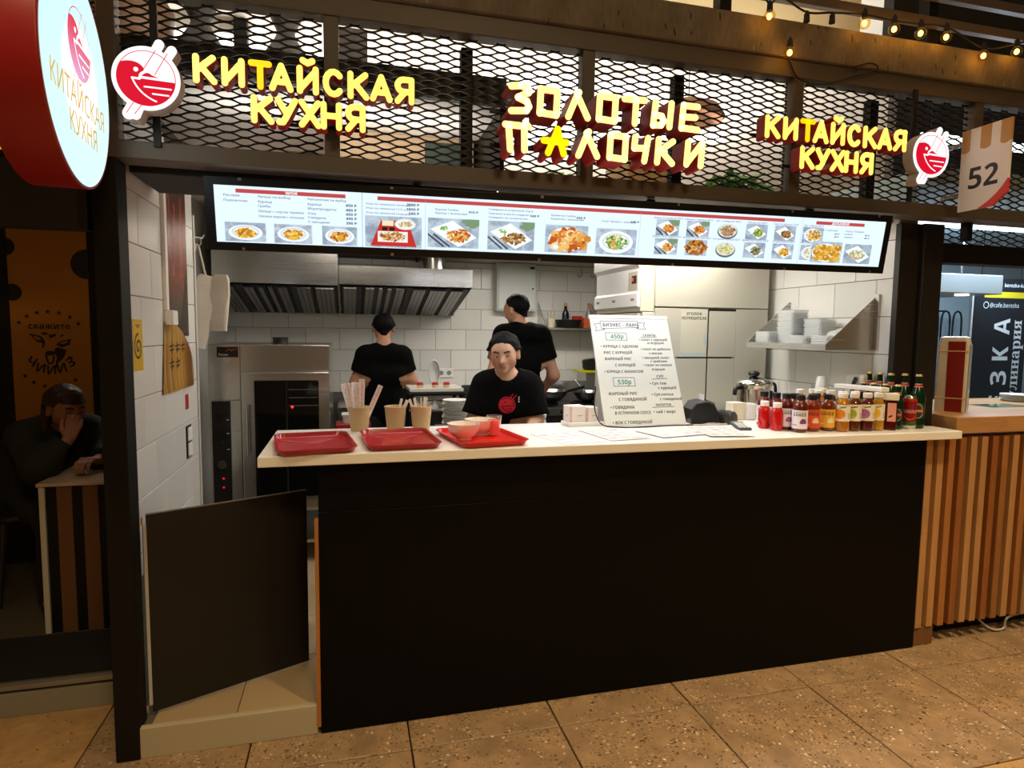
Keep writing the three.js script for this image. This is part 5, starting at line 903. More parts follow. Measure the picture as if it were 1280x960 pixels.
// ---------------------------------------------------------------- exhaust hoods at the back wall
function hood(label, x0, x1, yb, yt, zf, filters) {
  const h = thing('exhaust_hood', label, 'hood', [0, 0, 0]);
  const zb = ZB + 0.002, yw = 1.75;
  add(h, 'front_panel', bx(x0, x1, yb, yt, zf - 0.006, zf, 0.002), MAT.steel);
  for (const x of [x0, x1 - 0.005]) { const s = poly([[0, yt], [0, yb], [zf - zb, yw], [zf - zb, yt]]); add(h, 'side_panel', at(extrude(s, 0.005), x, 0, zf - 0.001, 0, 0, 0).applyMatrix4(new THREE.Matrix4().makeTranslation(-x, 0, -(zf - 0.001))).applyMatrix4(new THREE.Matrix4().makeRotationY(Math.PI / 2)).translate(x, 0, zf - 0.001), MAT.steel); }
  add(h, 'top_panel', bx(x0 + 0.006, x1 - 0.006, yt - 0.005, yt, zb, zf - 0.007, 0.001), MAT.steelDark);
  const n = filters, L = Math.hypot(zf - 0.05 - zb - 0.1, yb - yw), slope = Math.atan2(yb - yw - 0.02, zf - zb - 0.15), wF = (x1 - x0 - 0.03) / n;
  for (let k = 0; k < n; k++) {
    const f = add(h, 'grease_filter', bx(-wF / 2 + 0.004, wF / 2 - 0.004, -0.014, -0.008, -L / 2, L / 2, 0.001), MAT.iron); f.position.set(x0 + 0.015 + wF * (k + 0.5), (yb + yw) / 2 + 0.012, (zf + zb) / 2 + 0.03); f.rotation.x = -slope;
    const slat = bx(-0.016, 0.016, -0.032, -0.016, -L / 2 + 0.01, L / 2 - 0.01, 0.002);
    for (let q = 0; q < 4; q++) { if ((k + q) % 5 === 3) continue; add(f, 'baffle', slat, MAT.steelDark).position.x = -wF / 2 + 0.035 + q * (wF - 0.07) / 3; }
  }
  add(h, 'grease_trough', bx(x0 + 0.006, x1 - 0.006, yw - 0.004, yw + 0.02, zb + 0.0, zb + 0.09, 0.003), MAT.steelDark);
  return h;
}
hood('long stainless exhaust hood over the oven, left one with tall front', -0.98, -0.08, 1.942, 2.36, -2.6, 5);
hood('low stainless exhaust hood over the stove, right one', -0.074, 0.98, 1.952, 2.098, -2.6, 6);
{ const d = thing('flue_pipe', 'round steel flue pipe rising from the right hood', 'pipe', [0.72, 2.0985, -3.0]); add(d, 'pipe', cyl(0.1, 0.1, 0.17, 0, 0, 0, 28), MAT.steel); add(d, 'collar', cyl(0.112, 0.112, 0.02, 0, 0, 0, 28), MAT.steelDark); }
// ---------------------------------------------------------------- back wall fittings
{
  const e = thing('electrical_cabinet', 'pale grey metal electrical cabinet on the back wall behind the taller cook', 'cabinet', [1.59, 1.80, ZB]);
  add(e, 'cabinet_body', bx(-0.2, 0.2, 0, 0.465, 0.0005, 0.13, 0.004), mat(0xc3c8c2, 0.5));
  const d = add(e, 'door', bx(-0.185, 0.185, 0.015, 0.45, 0.1305, 0.142, 0.004), mat(0xc9cec8, 0.45));
  add(d, 'lock', at(cyl(0.009, 0.009, 0.008, 0, 0, 0, 14), 0.16, 0.22, 0.142, Math.PI / 2, 0, 0), MAT.steelDark);
  add(d, 'warning_label', bx(0.13, 0.175, 0.41, 0.433, 0.1422, 0.143, 0), MAT.iron);
  const s = thing('wall_shelf', 'steel wall shelf on the back wall carrying pans and sauce bottles', 'shelf', [0, 1.62, ZB]);
  add(s, 'shelf_plate', bx(1.85, 2.55, 0, 0.024, 0.0005, 0.3, 0.003), MAT.steel);
  for (const x of [1.846, 2.42]) { const q = poly([[0.0005, 0.0], [0.29, 0.0], [0.02, 0.25], [0.0005, 0.25]]); add(s, 'bracket', extrude(q, 0.004).rotateY(-Math.PI / 2).translate(x + 0.004, 0.0245, 0), MAT.steel); }
  const SH = 1.6445, sz = -3.42;
  const jar = thing('cup', 'cream cup with wooden sticks on the left end of the wall shelf', 'cup', [1.935, SH, sz]); add(jar, 'cup_body', lathe([[0, 0], [0.035, 0], [0.045, 0.09], [0.042, 0.09], [0.033, 0.006], [0, 0.006]]), mat(0xd8cfb8, 0.6)); for (const [a, b] of [[-0.01, 12], [0.008, -8], [0.0, 2]]) add(jar, 'stick', at(bx(-0.004, 0.004, 0.01, 0.17, -0.004, 0.004, 0.001), a, 0, 0, 0, 0, b * D), mat(0xc8a878, 0.7));
  const pan = solo('frying_pan', 'black deep frying pan on the back wall shelf', 'pan', lathe([[0, 0], [0.1, 0], [0.115, 0.012], [0.13, 0.075], [0.134, 0.078], [0.128, 0.076], [0.112, 0.014], [0, 0.01]], 36), MAT.iron); pan.position.set(2.09, SH, sz + 0.06); 
  const bot = (label, x, z, body, liquid, cap) => { const b = thing('sauce_bottle', label, 'bottle', [x, SH, z]); add(b, 'bottle_body', lathe([[0, 0], [0.034, 0], [0.036, 0.006], [0.036, 0.14], [0.016, 0.185], [0.013, 0.22], [0, 0.22]], 24), liquid); add(b, 'label', cyl(0.0366, 0.0366, 0.06, 0, 0.035, 0, 24, true), mat(body, 0.5, 0, { side: THREE.DoubleSide })); add(b, 'cap', cyl(0.016, 0.014, 0.03, 0, 0.22, 0, 16), mat(cap, 0.4)); return b; };
  bot('dark soy sauce bottle with blue label and yellow cap on the wall shelf', 2.12, -3.53, 0x2a3a6a, mat(0x1c1412, 0.2), 0xd0a83a);
  bot('clear sauce bottle with orange cap on the wall shelf', 2.36, -3.5, 0xb8aca0, pmat(0xc8beb0, 0.2, 0, { transmission: 0.5, thickness: 0 }), 0xd0702a);
  const pk = mat(0xb8281c, 0.5); const p1 = solo('packet', 'red packet with cream spot standing on the wall shelf between the bottles', 'packet', [bx(-0.05, 0.05, 0, 0.12, -0.025, 0.025, 0.006)], pk); p1.position.set(2.24, SH, -3.51);
  solo('carton', 'orange carton standing at the right of the black pan on the wall shelf', 'carton', at(bx(-0.035, 0.035, 0, 0.1, -0.03, 0.03, 0.003), 2.28, SH, -3.37), mat(0xc4602c, 0.6));
  for (const [k, x] of [['left', 2.3], ['right', 2.44]]) { solo('pipe_hook', 'grey bent pipe hanging on the back wall, ' + k + ' one', 'pipe', tube([[x, 2.268, ZB + 0.03], [x, 2.235, ZB + 0.03], [x, 2.19, ZB + 0.035], [x - 0.015, 2.165, ZB + 0.04], [x - 0.04, 2.17, ZB + 0.04], [x - 0.045, 2.19, ZB + 0.04]], 0.009, 40, 8), mat(0xb8b8b4, 0.4)); }
  const so = thing('wall_socket', 'white double socket on the back wall right of the skimmer', 'socket', [0.905, 1.19, ZB]); add(so, 'socket_plate', bx(-0.08, 0.08, -0.045, 0.045, 0.0005, 0.016, 0.004), MAT.whitePlastic); for (const x of [-0.038, 0.038]) add(so, 'socket_well', at(cyl(0.022, 0.022, 0.003, 0, 0, 0, 20), x, 0.0, 0.016, Math.PI / 2, 0, 0), MAT.grey);
}
// ---------------------------------------------------------------- back counters, stove, cart
{
  const t = thing('prep_table', 'steel prep table along the back wall behind the shorter cook', 'table', [0, KF, 0]);
  add(t, 'table_top', bx(-0.1, 1.35, 0.8, 0.84, -3.58, -2.9, 0.004), MAT.steel); add(t, 'lower_shelf', bx(-0.08, 1.33, 0.2, 0.22, -3.56, -2.92, 0.003), MAT.steel);
  for (const x of [-0.07, 1.32]) for (const z of [-3.55, -2.93]) add(t, 'leg', bx(x - 0.02, x + 0.02, 0, 0.7995, z - 0.02, z + 0.02, 0.003), MAT.steel);
  const st = thing('stove', 'dark gas stove with woks right of the taller cook', 'stove', [0, KF, 0]);
  add(st, 'stove_body', bx(1.45, 2.35, 0.08, 0.82, -3.2, -2.52, 0.006), mat(0x24221f, 0.4, 0.5)); add(st, 'front_edge', bx(1.45, 2.35, 0.78, 0.85, -2.519, -2.49, 0.004), MAT.steelDark); add(st, 'splash_back', bx(1.45, 2.35, 0.8205, 1.02, -3.2, -3.17, 0.003), MAT.steel);
  for (const x of [1.68, 2.05]) add(st, 'burner', at(new THREE.TorusGeometry(0.11, 0.014, 8, 28), x, 0.85, -2.8, Math.PI / 2, 0, 0), MAT.iron);
  for (const x of [1.6, 1.75, 1.97, 2.12]) add(st, 'knob', at(cyl(0.024, 0.02, 0.03, 0, 0, 0, 16), x, 0.81, -2.49, Math.PI / 2, 0, 0), MAT.blackPlastic);
  for (const x of [1.5, 2.3]) for (const z of [-3.15, -2.57]) add(st, 'leg', cyl(0.02, 0.02, 0.08, x, 0, z, 12), MAT.iron);
  const wokG = lathe([[0, 0], [0.05, 0.003], [0.1, 0.03], [0.145, 0.08], [0.165, 0.12], [0.162, 0.121], [0.14, 0.082], [0.095, 0.034], [0.045, 0.008], [0, 0.006]], 36);
  for (const [label, x, z, s] of [['large dark steel wok on the stove beside the taller cook', 1.715, -2.72, 0.9], ['smaller dark wok on the stove, right of the large wok', 2.05, -2.72, 0.8]]) { const w = thing('wok', label, 'wok', [x, KF + 0.866, z]); add(w, 'wok_bowl', wokG.clone().scale(s, s, s), mat(0x9a9a98, 0.25, 0.95)); add(w, 'handle', rod([0.14 * s, 0.11 * s, 0.02], [0.27 * s, 0.17 * s, 0.16], 0.012), MAT.iron); add(w, 'ladle', [rod([0.02, 0.05, 0], [-0.1, 0.21, -0.08], 0.006), new THREE.SphereGeometry(0.035, 14, 8).translate(0.02, 0.045, 0)], MAT.chrome); }
  const cab = thing('steel_stand', 'narrow steel stand with yellow board beside the stove', 'stand', [2.38, KF, -3.34]); add(cab, 'stand_body', bx(-0.14, 0.14, 0, 1.09, -0.14, 0.1, 0.004), MAT.steel); add(cab, 'yellow_board', bx(-0.19, 0.15, 1.0905, 1.115, -0.14, 0.13, 0.004), mat(0xc9c21e, 0.4), 'yellow cutting board');
  const pot = thing('saucepan', 'black saucepan standing on the yellow board', 'pan', [2.36, KF + 1.1155, -3.33]); add(pot, 'pan_body', lathe([[0, 0], [0.1, 0], [0.115, 0.02], [0.12, 0.09], [0.122, 0.092], [0.114, 0.088], [0.1, 0.012], [0, 0.01]], 32), MAT.iron); add(pot, 'pan_lid', lathe([[0.121, 0.0925], [0.1, 0.105], [0.02, 0.118], [0, 0.118]], 32), MAT.steelDark);
  // two-tier cart with sauces
  const c = thing('sauce_cart', 'two-tier black and steel sauce cart between the cooks', 'cart', [0.58, KF, -1.95]);
  for (const x of [-0.17, 0.17]) for (const z of [-0.15, 0.15]) add(c, 'leg', rod([x, 0, z], [x, 1.05, z], 0.014, 10), MAT.blackPaint);
  add(c, 'upper_tier', [bx(-0.2, 0.2, 1.04, 1.065, -0.18, 0.18, 0.01)], MAT.blackPaint); add(c, 'upper_plate', bx(-0.185, 0.185, 1.0655, 1.09, -0.165, 0.165, 0.004), mat(0xcfcabc, 0.4)); add(c, 'lower_tier', bx(-0.19, 0.19, 0.93, 0.95, -0.17, 0.17, 0.004), MAT.steel); add(c, 'bottom_tier', bx(-0.19, 0.19, 0.3, 0.32, -0.17, 0.17, 0.004), MAT.steel);
  let tom; for (const [k, x] of [['left', 0.47], ['middle', 0.575], ['right', 0.655]]) { const label = 'small red capped sauce pot on the cart, ' + k + ' one'; if (!tom) { tom = thing('sauce_pot', label, 'pot', [x, KF + 1.0905, -1.85]); add(tom, 'pot_body', cyl(0.02, 0.024, 0.02, 0, 0, 0, 16), mat(0xd8c8a0, 0.5)); add(tom, 'cap', cyl(0.024, 0.02, 0.018, 0, 0.02, 0, 16), mat(0xb4201a, 0.4)); } else copyOf(tom, label, [x, KF + 1.0905, -1.85]); }
  for (const [k, x] of [['left', 0.52], ['right', 0.64]]) { const b = solo('mixing_bowl', 'white mixing bowl on the lower tier of the cart, ' + k + ' one', 'bowl', lathe([[0, 0], [0.035, 0], [0.06, 0.045], [0.057, 0.045], [0.033, 0.005], [0, 0.005]], 28), MAT.white); b.position.set(x, KF + 0.9505, -1.9); }
  const pt = thing('stock_pot', 'tall dark grey stock pot right of the sauce cart', 'pot', [0.835, KF + 0.92, -1.97]); add(pt, 'pot_body', lathe([[0, 0], [0.05, 0], [0.054, 0.004], [0.054, 0.17], [0.056, 0.172], [0.05, 0.17], [0.05, 0.006], [0, 0.006]], 28), mat(0x55534e, 0.4, 0.6));
  const ps = solo('pot_stand', 'slim black stand carrying the dark stock pot', 'stand', [bx(-0.055, 0.055, 0.9, 0.92, -0.055, 0.055, 0.003), rod([-0.04, 0, -0.04], [-0.04, 0.9, -0.04], 0.01), rod([0.04, 0, -0.04], [0.04, 0.9, -0.04], 0.01), rod([-0.04, 0, 0.04], [-0.04, 0.9, 0.04], 0.01), rod([0.04, 0, 0.04], [0.04, 0.9, 0.04], 0.01)], MAT.blackPaint); ps.position.set(0.835, KF, -1.97);
  const sk = thing('skimmer', 'round wire skimmer standing upright in front of the back wall tiles', 'skimmer', [0.735, 0.98, -3.12]);
  add(sk, 'skimmer_head', [lathe([[0, 0], [0.03, 0.004], [0.055, 0.016], [0.058, 0.02], [0.05, 0.016], [0, 0.003]], 28).rotateX(Math.PI / 2).scale(0.85, 1.9, 1).translate(0, 0.25, 0), new THREE.TorusGeometry(0.055, 0.004, 8, 28).scale(0.85, 1.9, 1).translate(0, 0.25, 0.02)], mat(0xe4e4e0, 0.45, 0.5)); add(sk, 'handle', rod([0, -0.02, 0], [0, 0.16, 0.01], 0.006), MAT.chrome);
  // table by the oven with crate and boxes
  const sd = thing('side_table', 'small dark table right of the oven with a red crate', 'table', [0.02, KF, -1.78]);
  add(sd, 'table_top', bx(-0.13, 0.17, 0.76, 0.79, -0.2, 0.16, 0.003), MAT.steelDark); for (const x of [-0.11, 0.15]) for (const z of [-0.18, 0.14]) add(sd, 'leg', bx(x - 0.012, x + 0.012, 0, 0.7595, z - 0.012, z + 0.012, 0.002), MAT.blackPaint);
  solo('crate', 'red plastic crate on the small table right of the oven', 'crate', at(bx(-0.11, 0.11, 0, 0.085, -0.09, 0.09, 0.006), 0.02, KF + 0.7905, -1.76), mat(0x8a1218, 0.4));
  solo('food_container', 'clear white food container on top of the red crate', 'container', softLoft([[0.14, 0.11, 0.015, 0], [0.16, 0.13, 0.018, 0.05], [0.168, 0.138, 0.018, 0.052], [0.168, 0.138, 0.018, 0.058], [0.15, 0.12, 0.015, 0.06]]).translate(0.03, KF + 0.876, -1.76), mat(0xd4d6d2, 0.3));
  const tg = thing('tongs', 'black handled tongs standing behind the chopstick sleeves', 'tongs', [0.02, KF + 0.936, -1.85]); add(tg, 'arm', rod([0, 0.0, 0], [-0.05, 0.13, 0], 0.009), MAT.blackPlastic); add(tg, 'arm', rod([0, 0.0, 0.0], [0.05, 0.125, 0.02], 0.009), MAT.blackPlastic);
  // stacks of plates
  const plateG = lathe([[0, 0], [0.05, 0], [0.06, 0.004], [0.085, 0.015], [0.086, 0.017], [0.06, 0.007], [0, 0.004]], 28);
  const p0 = solo('plate', 'white plate in the stack left of the cashier, lowest', 'plate', plateG, MAT.white, 'plates stacked left of the cashier'); p0.position.set(0.655, 0.97, -1.47);
  for (let k = 1; k < 14; k++) copyOf(p0, 'white plate in the stack left of the cashier, ' + nth(k, 14), [0.655 + 0.003 * Math.sin(k * 2.1), 0.97 + k * 0.0135, -1.47], 0);
  const q0 = solo('plate', 'white plate in the stack right of the cashier, lowest', 'plate', plateG, MAT.white, 'plates stacked right of the cashier'); q0.position.set(1.175, 0.97, -1.46);
  for (let k = 1; k < 12; k++) copyOf(q0, 'white plate in the stack right of the cashier, ' + nth(k, 12), [1.175 + 0.003 * Math.sin(k * 1.7), 0.97 + k * 0.0135, -1.46], 0);
  const bt = thing('back_table', 'low steel table behind the cashier carrying the plate stacks', 'table', [0, KF, 0]); add(bt, 'table_top', bx(0.55, 1.3, 0.825, 0.8545, -1.7, -1.36, 0.003), MAT.steel); for (const x of [0.57, 1.28]) for (const z of [-1.68, -1.38]) add(bt, 'leg', bx(x - 0.015, x + 0.015, 0, 0.8245, z - 0.015, z + 0.015, 0.002), MAT.steel);
}
// ---------------------------------------------------------------- right side: refrigerator, side counter, shelf
{
  const f = thing('refrigerator', 'large cream refrigerator seen from its panelled side, right of the cooks', 'refrigerator', [0, KF, 0]);
  add(f, 'fridge_body', bx(1.79, 2.70, 0.04, 1.62, -1.86, -1.156, 0.008), MAT.fridgeWhite);
  for (const x of [1.86, 2.62]) for (const z of [-1.8, -1.22]) add(f, 'foot', cyl(0.025, 0.025, 0.04, x, 0, z, 14), MAT.iron);
  add(f, 'upper_side_panel', bx(1.875, 2.70, 1.655, 2.06, -1.17, -1.145, 0.003), MAT.fridge);
  const panels = [[1.875, 2.252, 1.335, 1.645], [2.262, 2.46, 1.335, 1.632], [1.875, 2.252, 0.6, 1.325], [2.262, 2.46, 0.6, 1.325], [2.462, 2.70, 0.6, 1.648]];
  for (const [a, b, c, d] of panels) add(f, 'side_panel', bx(a, b, c, d, -1.155, -1.146, 0.002), MAT.fridge);
  add(f, 'seam', [bx(2.253, 2.261, 0.6, 1.645, -1.1555, -1.149, 0), bx(2.04, 2.44, 1.326, 1.334, -1.1555, -1.149, 0), bx(2.262, 2.46, 1.634, 1.646, -1.1555, -1.149, 0)], MAT.iron, 'black seams between the side panels');
  add(f, 'door', bx(1.765, 1.789, 0.06, 1.61, -1.85, -1.17, 0.004), MAT.fridgeWhite);
  const top = add(f, 'top_unit', [bx(1.775, 1.874, 1.6205, 2.06, -1.86, -1.156, 0.006), bx(1.875, 2.70, 1.6205, 2.06, -1.86, -1.171, 0.003)], mat(0xdad4b8, 0.4));
  const s = new THREE.Shape(); [[0, 0], [-0.022, 0.01], [-0.022, 0.09], [-0.006, 0.105], [-0.006, 0.25], [-0.03, 0.275], [-0.03, 0.36], [0, 0.37]].forEach((q, i) => (i ? s.lineTo(...q) : s.moveTo(...q))); s.closePath();
  const front = add(f, 'front_console', extrude(s, 0.70, 0.003).translate(1.7745, 1.645, -1.862), MAT.whitePlastic);
  add(front, 'display', bx(1.7655, 1.768, 1.76, 1.875, -1.32, -1.19, 0), mat(0xb4ab92, 0.5)); add(front, 'display_screen', bx(1.7635, 1.7655, 1.8, 1.85, -1.265, -1.2, 0), mat(0x1a0f0e, 0.2)); add(front, 'digit_light', bx(1.7627, 1.7635, 1.815, 1.838, -1.26, -1.238, 0), mat(0x701010, 0.3, 0, { emissive: 0xff2a1a, emissiveIntensity: 0.8 }));
  for (const z of [-1.82, -1.54, -1.25]) add(front, 'print_mark', bx(1.751, 1.7523, 1.69, 1.706, z, z + 0.05, 0), MAT.grey);
  const info = canvas(256, 440, (x, w, h) => { x.fillStyle = '#d3cfbb'; x.fillRect(0, 0, w, h); x.fillStyle = '#24221e'; x.font = 'bold 38px sans-serif'; x.textAlign = 'center'; x.fillText('УГОЛОК', w / 2, 50); x.fillText('ПОТРЕБИТЕЛЯ', w / 2, 92, w - 16); x.fillStyle = 'rgba(160,200,214,0.6)'; x.fillRect(8, h - 34, w - 16, 26); x.fillRect(w - 26, h * 0.5, 18, h * 0.25); });
  const ib = solo('info_sheet', 'cream consumer information sheet headed УГОЛОК ПОТРЕБИТЕЛЯ on the refrigerator side', 'sheet', new THREE.BoxGeometry(0.19, 0.3, 0.002).translate(2.15, KF + 1.488, -1.1445), new THREE.MeshStandardMaterial({ map: info, roughness: 0.5 }));
  const sc = thing('side_counter', 'low white side counter behind the worktop holding the tea maker', 'counter', [0, KF, 0]);
  add(sc, 'counter_body', bx(1.95, 2.755, 0.05, 0.955, -1.1, -0.6, 0.004), MAT.white); add(sc, 'counter_top', bx(1.93, 2.755, 0.956, 0.985, -1.12, -0.585, 0.004), MAT.steel); add(sc, 'plinth', bx(1.97, 2.75, 0, 0.0495, -1.08, -0.63, 0), MAT.iron);
  const S = KF + 0.9855;
  const tp = thing('tea_maker', 'shiny steel and glass tea maker with black knob behind the red drinks', 'tea maker', [2.29, S, -0.70]);
  add(tp, 'base', cyl(0.1, 0.1, 0.03, 0, 0, 0, 32), MAT.iron); add(tp, 'vessel', lathe([[0.0, 0.031], [0.085, 0.031], [0.09, 0.04], [0.09, 0.18], [0.098, 0.2], [0.1, 0.21]], 36), mat(0xb8b2a4, 0.16, 1)); add(tp, 'lid', lathe([[0.104, 0.21], [0.104, 0.222], [0.085, 0.238], [0.03, 0.252], [0, 0.254]], 36), MAT.chrome); add(tp, 'knob', lathe([[0.012, 0.252], [0.03, 0.262], [0.034, 0.275], [0.022, 0.286], [0, 0.287]], 24), MAT.blackPlastic); add(tp, 'handle', tube([[0.09, 0.2, 0], [0.14, 0.21, 0], [0.15, 0.14, 0], [0.12, 0.07, 0], [0.09, 0.07, 0]], 0.009, 30, 8), MAT.blackPlastic); add(tp, 'spout', tube([[-0.088, 0.19, 0.0], [-0.125, 0.185, 0.01], [-0.135, 0.15, 0.015]], 0.012, 20, 8), MAT.blackPlastic);
  solo('steel_bowl', 'dark round bowl leaning behind the tea maker', 'bowl', at(lathe([[0, 0], [0.05, 0.004], [0.075, 0.02], [0.077, 0.024], [0.05, 0.01], [0, 0.006]], 28), 2.5, S + 0.08, -0.86, 1.25, 0.3, 0), MAT.iron);
  // wall shelf on the right wall with plastic boxes
  const w = thing('wall_shelf', 'steel shelf with triangular end plate on the tiled right wall', 'shelf', [0, 1.522, 0]);
  add(w, 'shelf_plate', bx(2.445, XR - 0.0005, 0.0, 0.004, -1.0, -0.325, 0.001), MAT.brushed); add(w, 'front_lip', bx(2.441, 2.4445, -0.004, 0.03, -1.0, -0.32, 0.001), MAT.brushed);
  const tri = poly([[2.4455, 0.0], [XR - 0.001, 0.0], [XR - 0.001, 0.285], [XR - 0.012, 0.285], [2.4455, 0.03]]); add(w, 'end_plate', extrude(tri, 0.004).translate(0, 0, -0.3245), MAT.brushed); add(w, 'end_plate', extrude(tri, 0.004).translate(0, 0, -1.0045), MAT.brushed); add(w, 'wall_rail', bx(XR - 0.016, XR - 0.0005, -0.0, 0.3, -0.32, -0.295, 0.001), MAT.steel);
  const Y = 1.5265, clear = pmat(0xf2f4f2, 0.25, 0, { transmission: 0.45, thickness: 0 });
  const boxG = softLoft([[0.1, 0.13, 0.015, 0], [0.115, 0.145, 0.018, 0.028], [0.122, 0.152, 0.018, 0.029], [0.122, 0.152, 0.018, 0.033], [0.11, 0.14, 0.016, 0.033], [0.098, 0.128, 0.014, 0.003]]);
  const stack = (n, x, z, step, label, group, s = 1) => { const b = solo('food_box', label + ', lowest', 'box', boxG, clear, group); b.position.set(x, Y, z); b.scale.set(s, 1, s); for (let k = 1; k < n; k++) copyOf(b, label + ', ' + nth(k, n), [x + 0.002 * Math.sin(k * 3), Y + k * step, z], 0); };
  stack(14, 2.60, -0.78, 0.0145, 'clear food box in the tallest stack on the wall shelf', 'boxes of the tallest stack on the right wall shelf');
  stack(8, 2.53, -0.90, 0.0085, 'clear food box in the farthest stack on the wall shelf', 'boxes of the far low stack on the right wall shelf', 0.9);
  stack(11, 2.66, -0.62, 0.0135, 'clear food box in the second tallest stack on the wall shelf', 'boxes of the middle stack on the right wall shelf');
  stack(4, 2.54, -0.60, 0.0125, 'clear food box in the short front stack on the wall shelf', 'boxes of the front low stack on the right wall shelf', 0.95);
  stack(4, 2.55, -0.44, 0.0125, 'clear food box in the short stack by the triangular plate', 'boxes of the near low stack on the right wall shelf', 0.9);
  const bagPts = []; const bag = new THREE.SphereGeometry(0.075, 24, 16), bp = bag.attributes.position; for (let i = 0; i < bp.count; i++) { const k = 1 + 0.28 * noise.noise(bp.getX(i) * 30, bp.getY(i) * 30, bp.getZ(i) * 30); bp.setXYZ(i, bp.getX(i) * k, Math.max(-0.05, bp.getY(i) * k * 0.8), bp.getZ(i) * k * 1.2); } bag.computeVertexNormals();
  solo('plastic_bag', 'crumpled white plastic bag on the right wall shelf beside the stacks', 'bag', bag.translate(2.655, Y + 0.052, -0.44), clear);
  const dp = thing('dispenser', 'white wall dispenser with black tap on the right wall behind the bottles', 'dispenser', [XR, 1.27, -0.36]); add(dp, 'dispenser_body', bx(-0.09, -0.0005, 0.0, 0.12, -0.06, 0.06, 0.015, 3), MAT.whitePlastic); add(dp, 'tap', tube([[-0.09, 0.1, 0.02], [-0.115, 0.07, 0.03], [-0.12, 0.03, 0.03], [-0.135, -0.01, 0.03]], 0.01, 20, 8), MAT.blackPlastic);
}
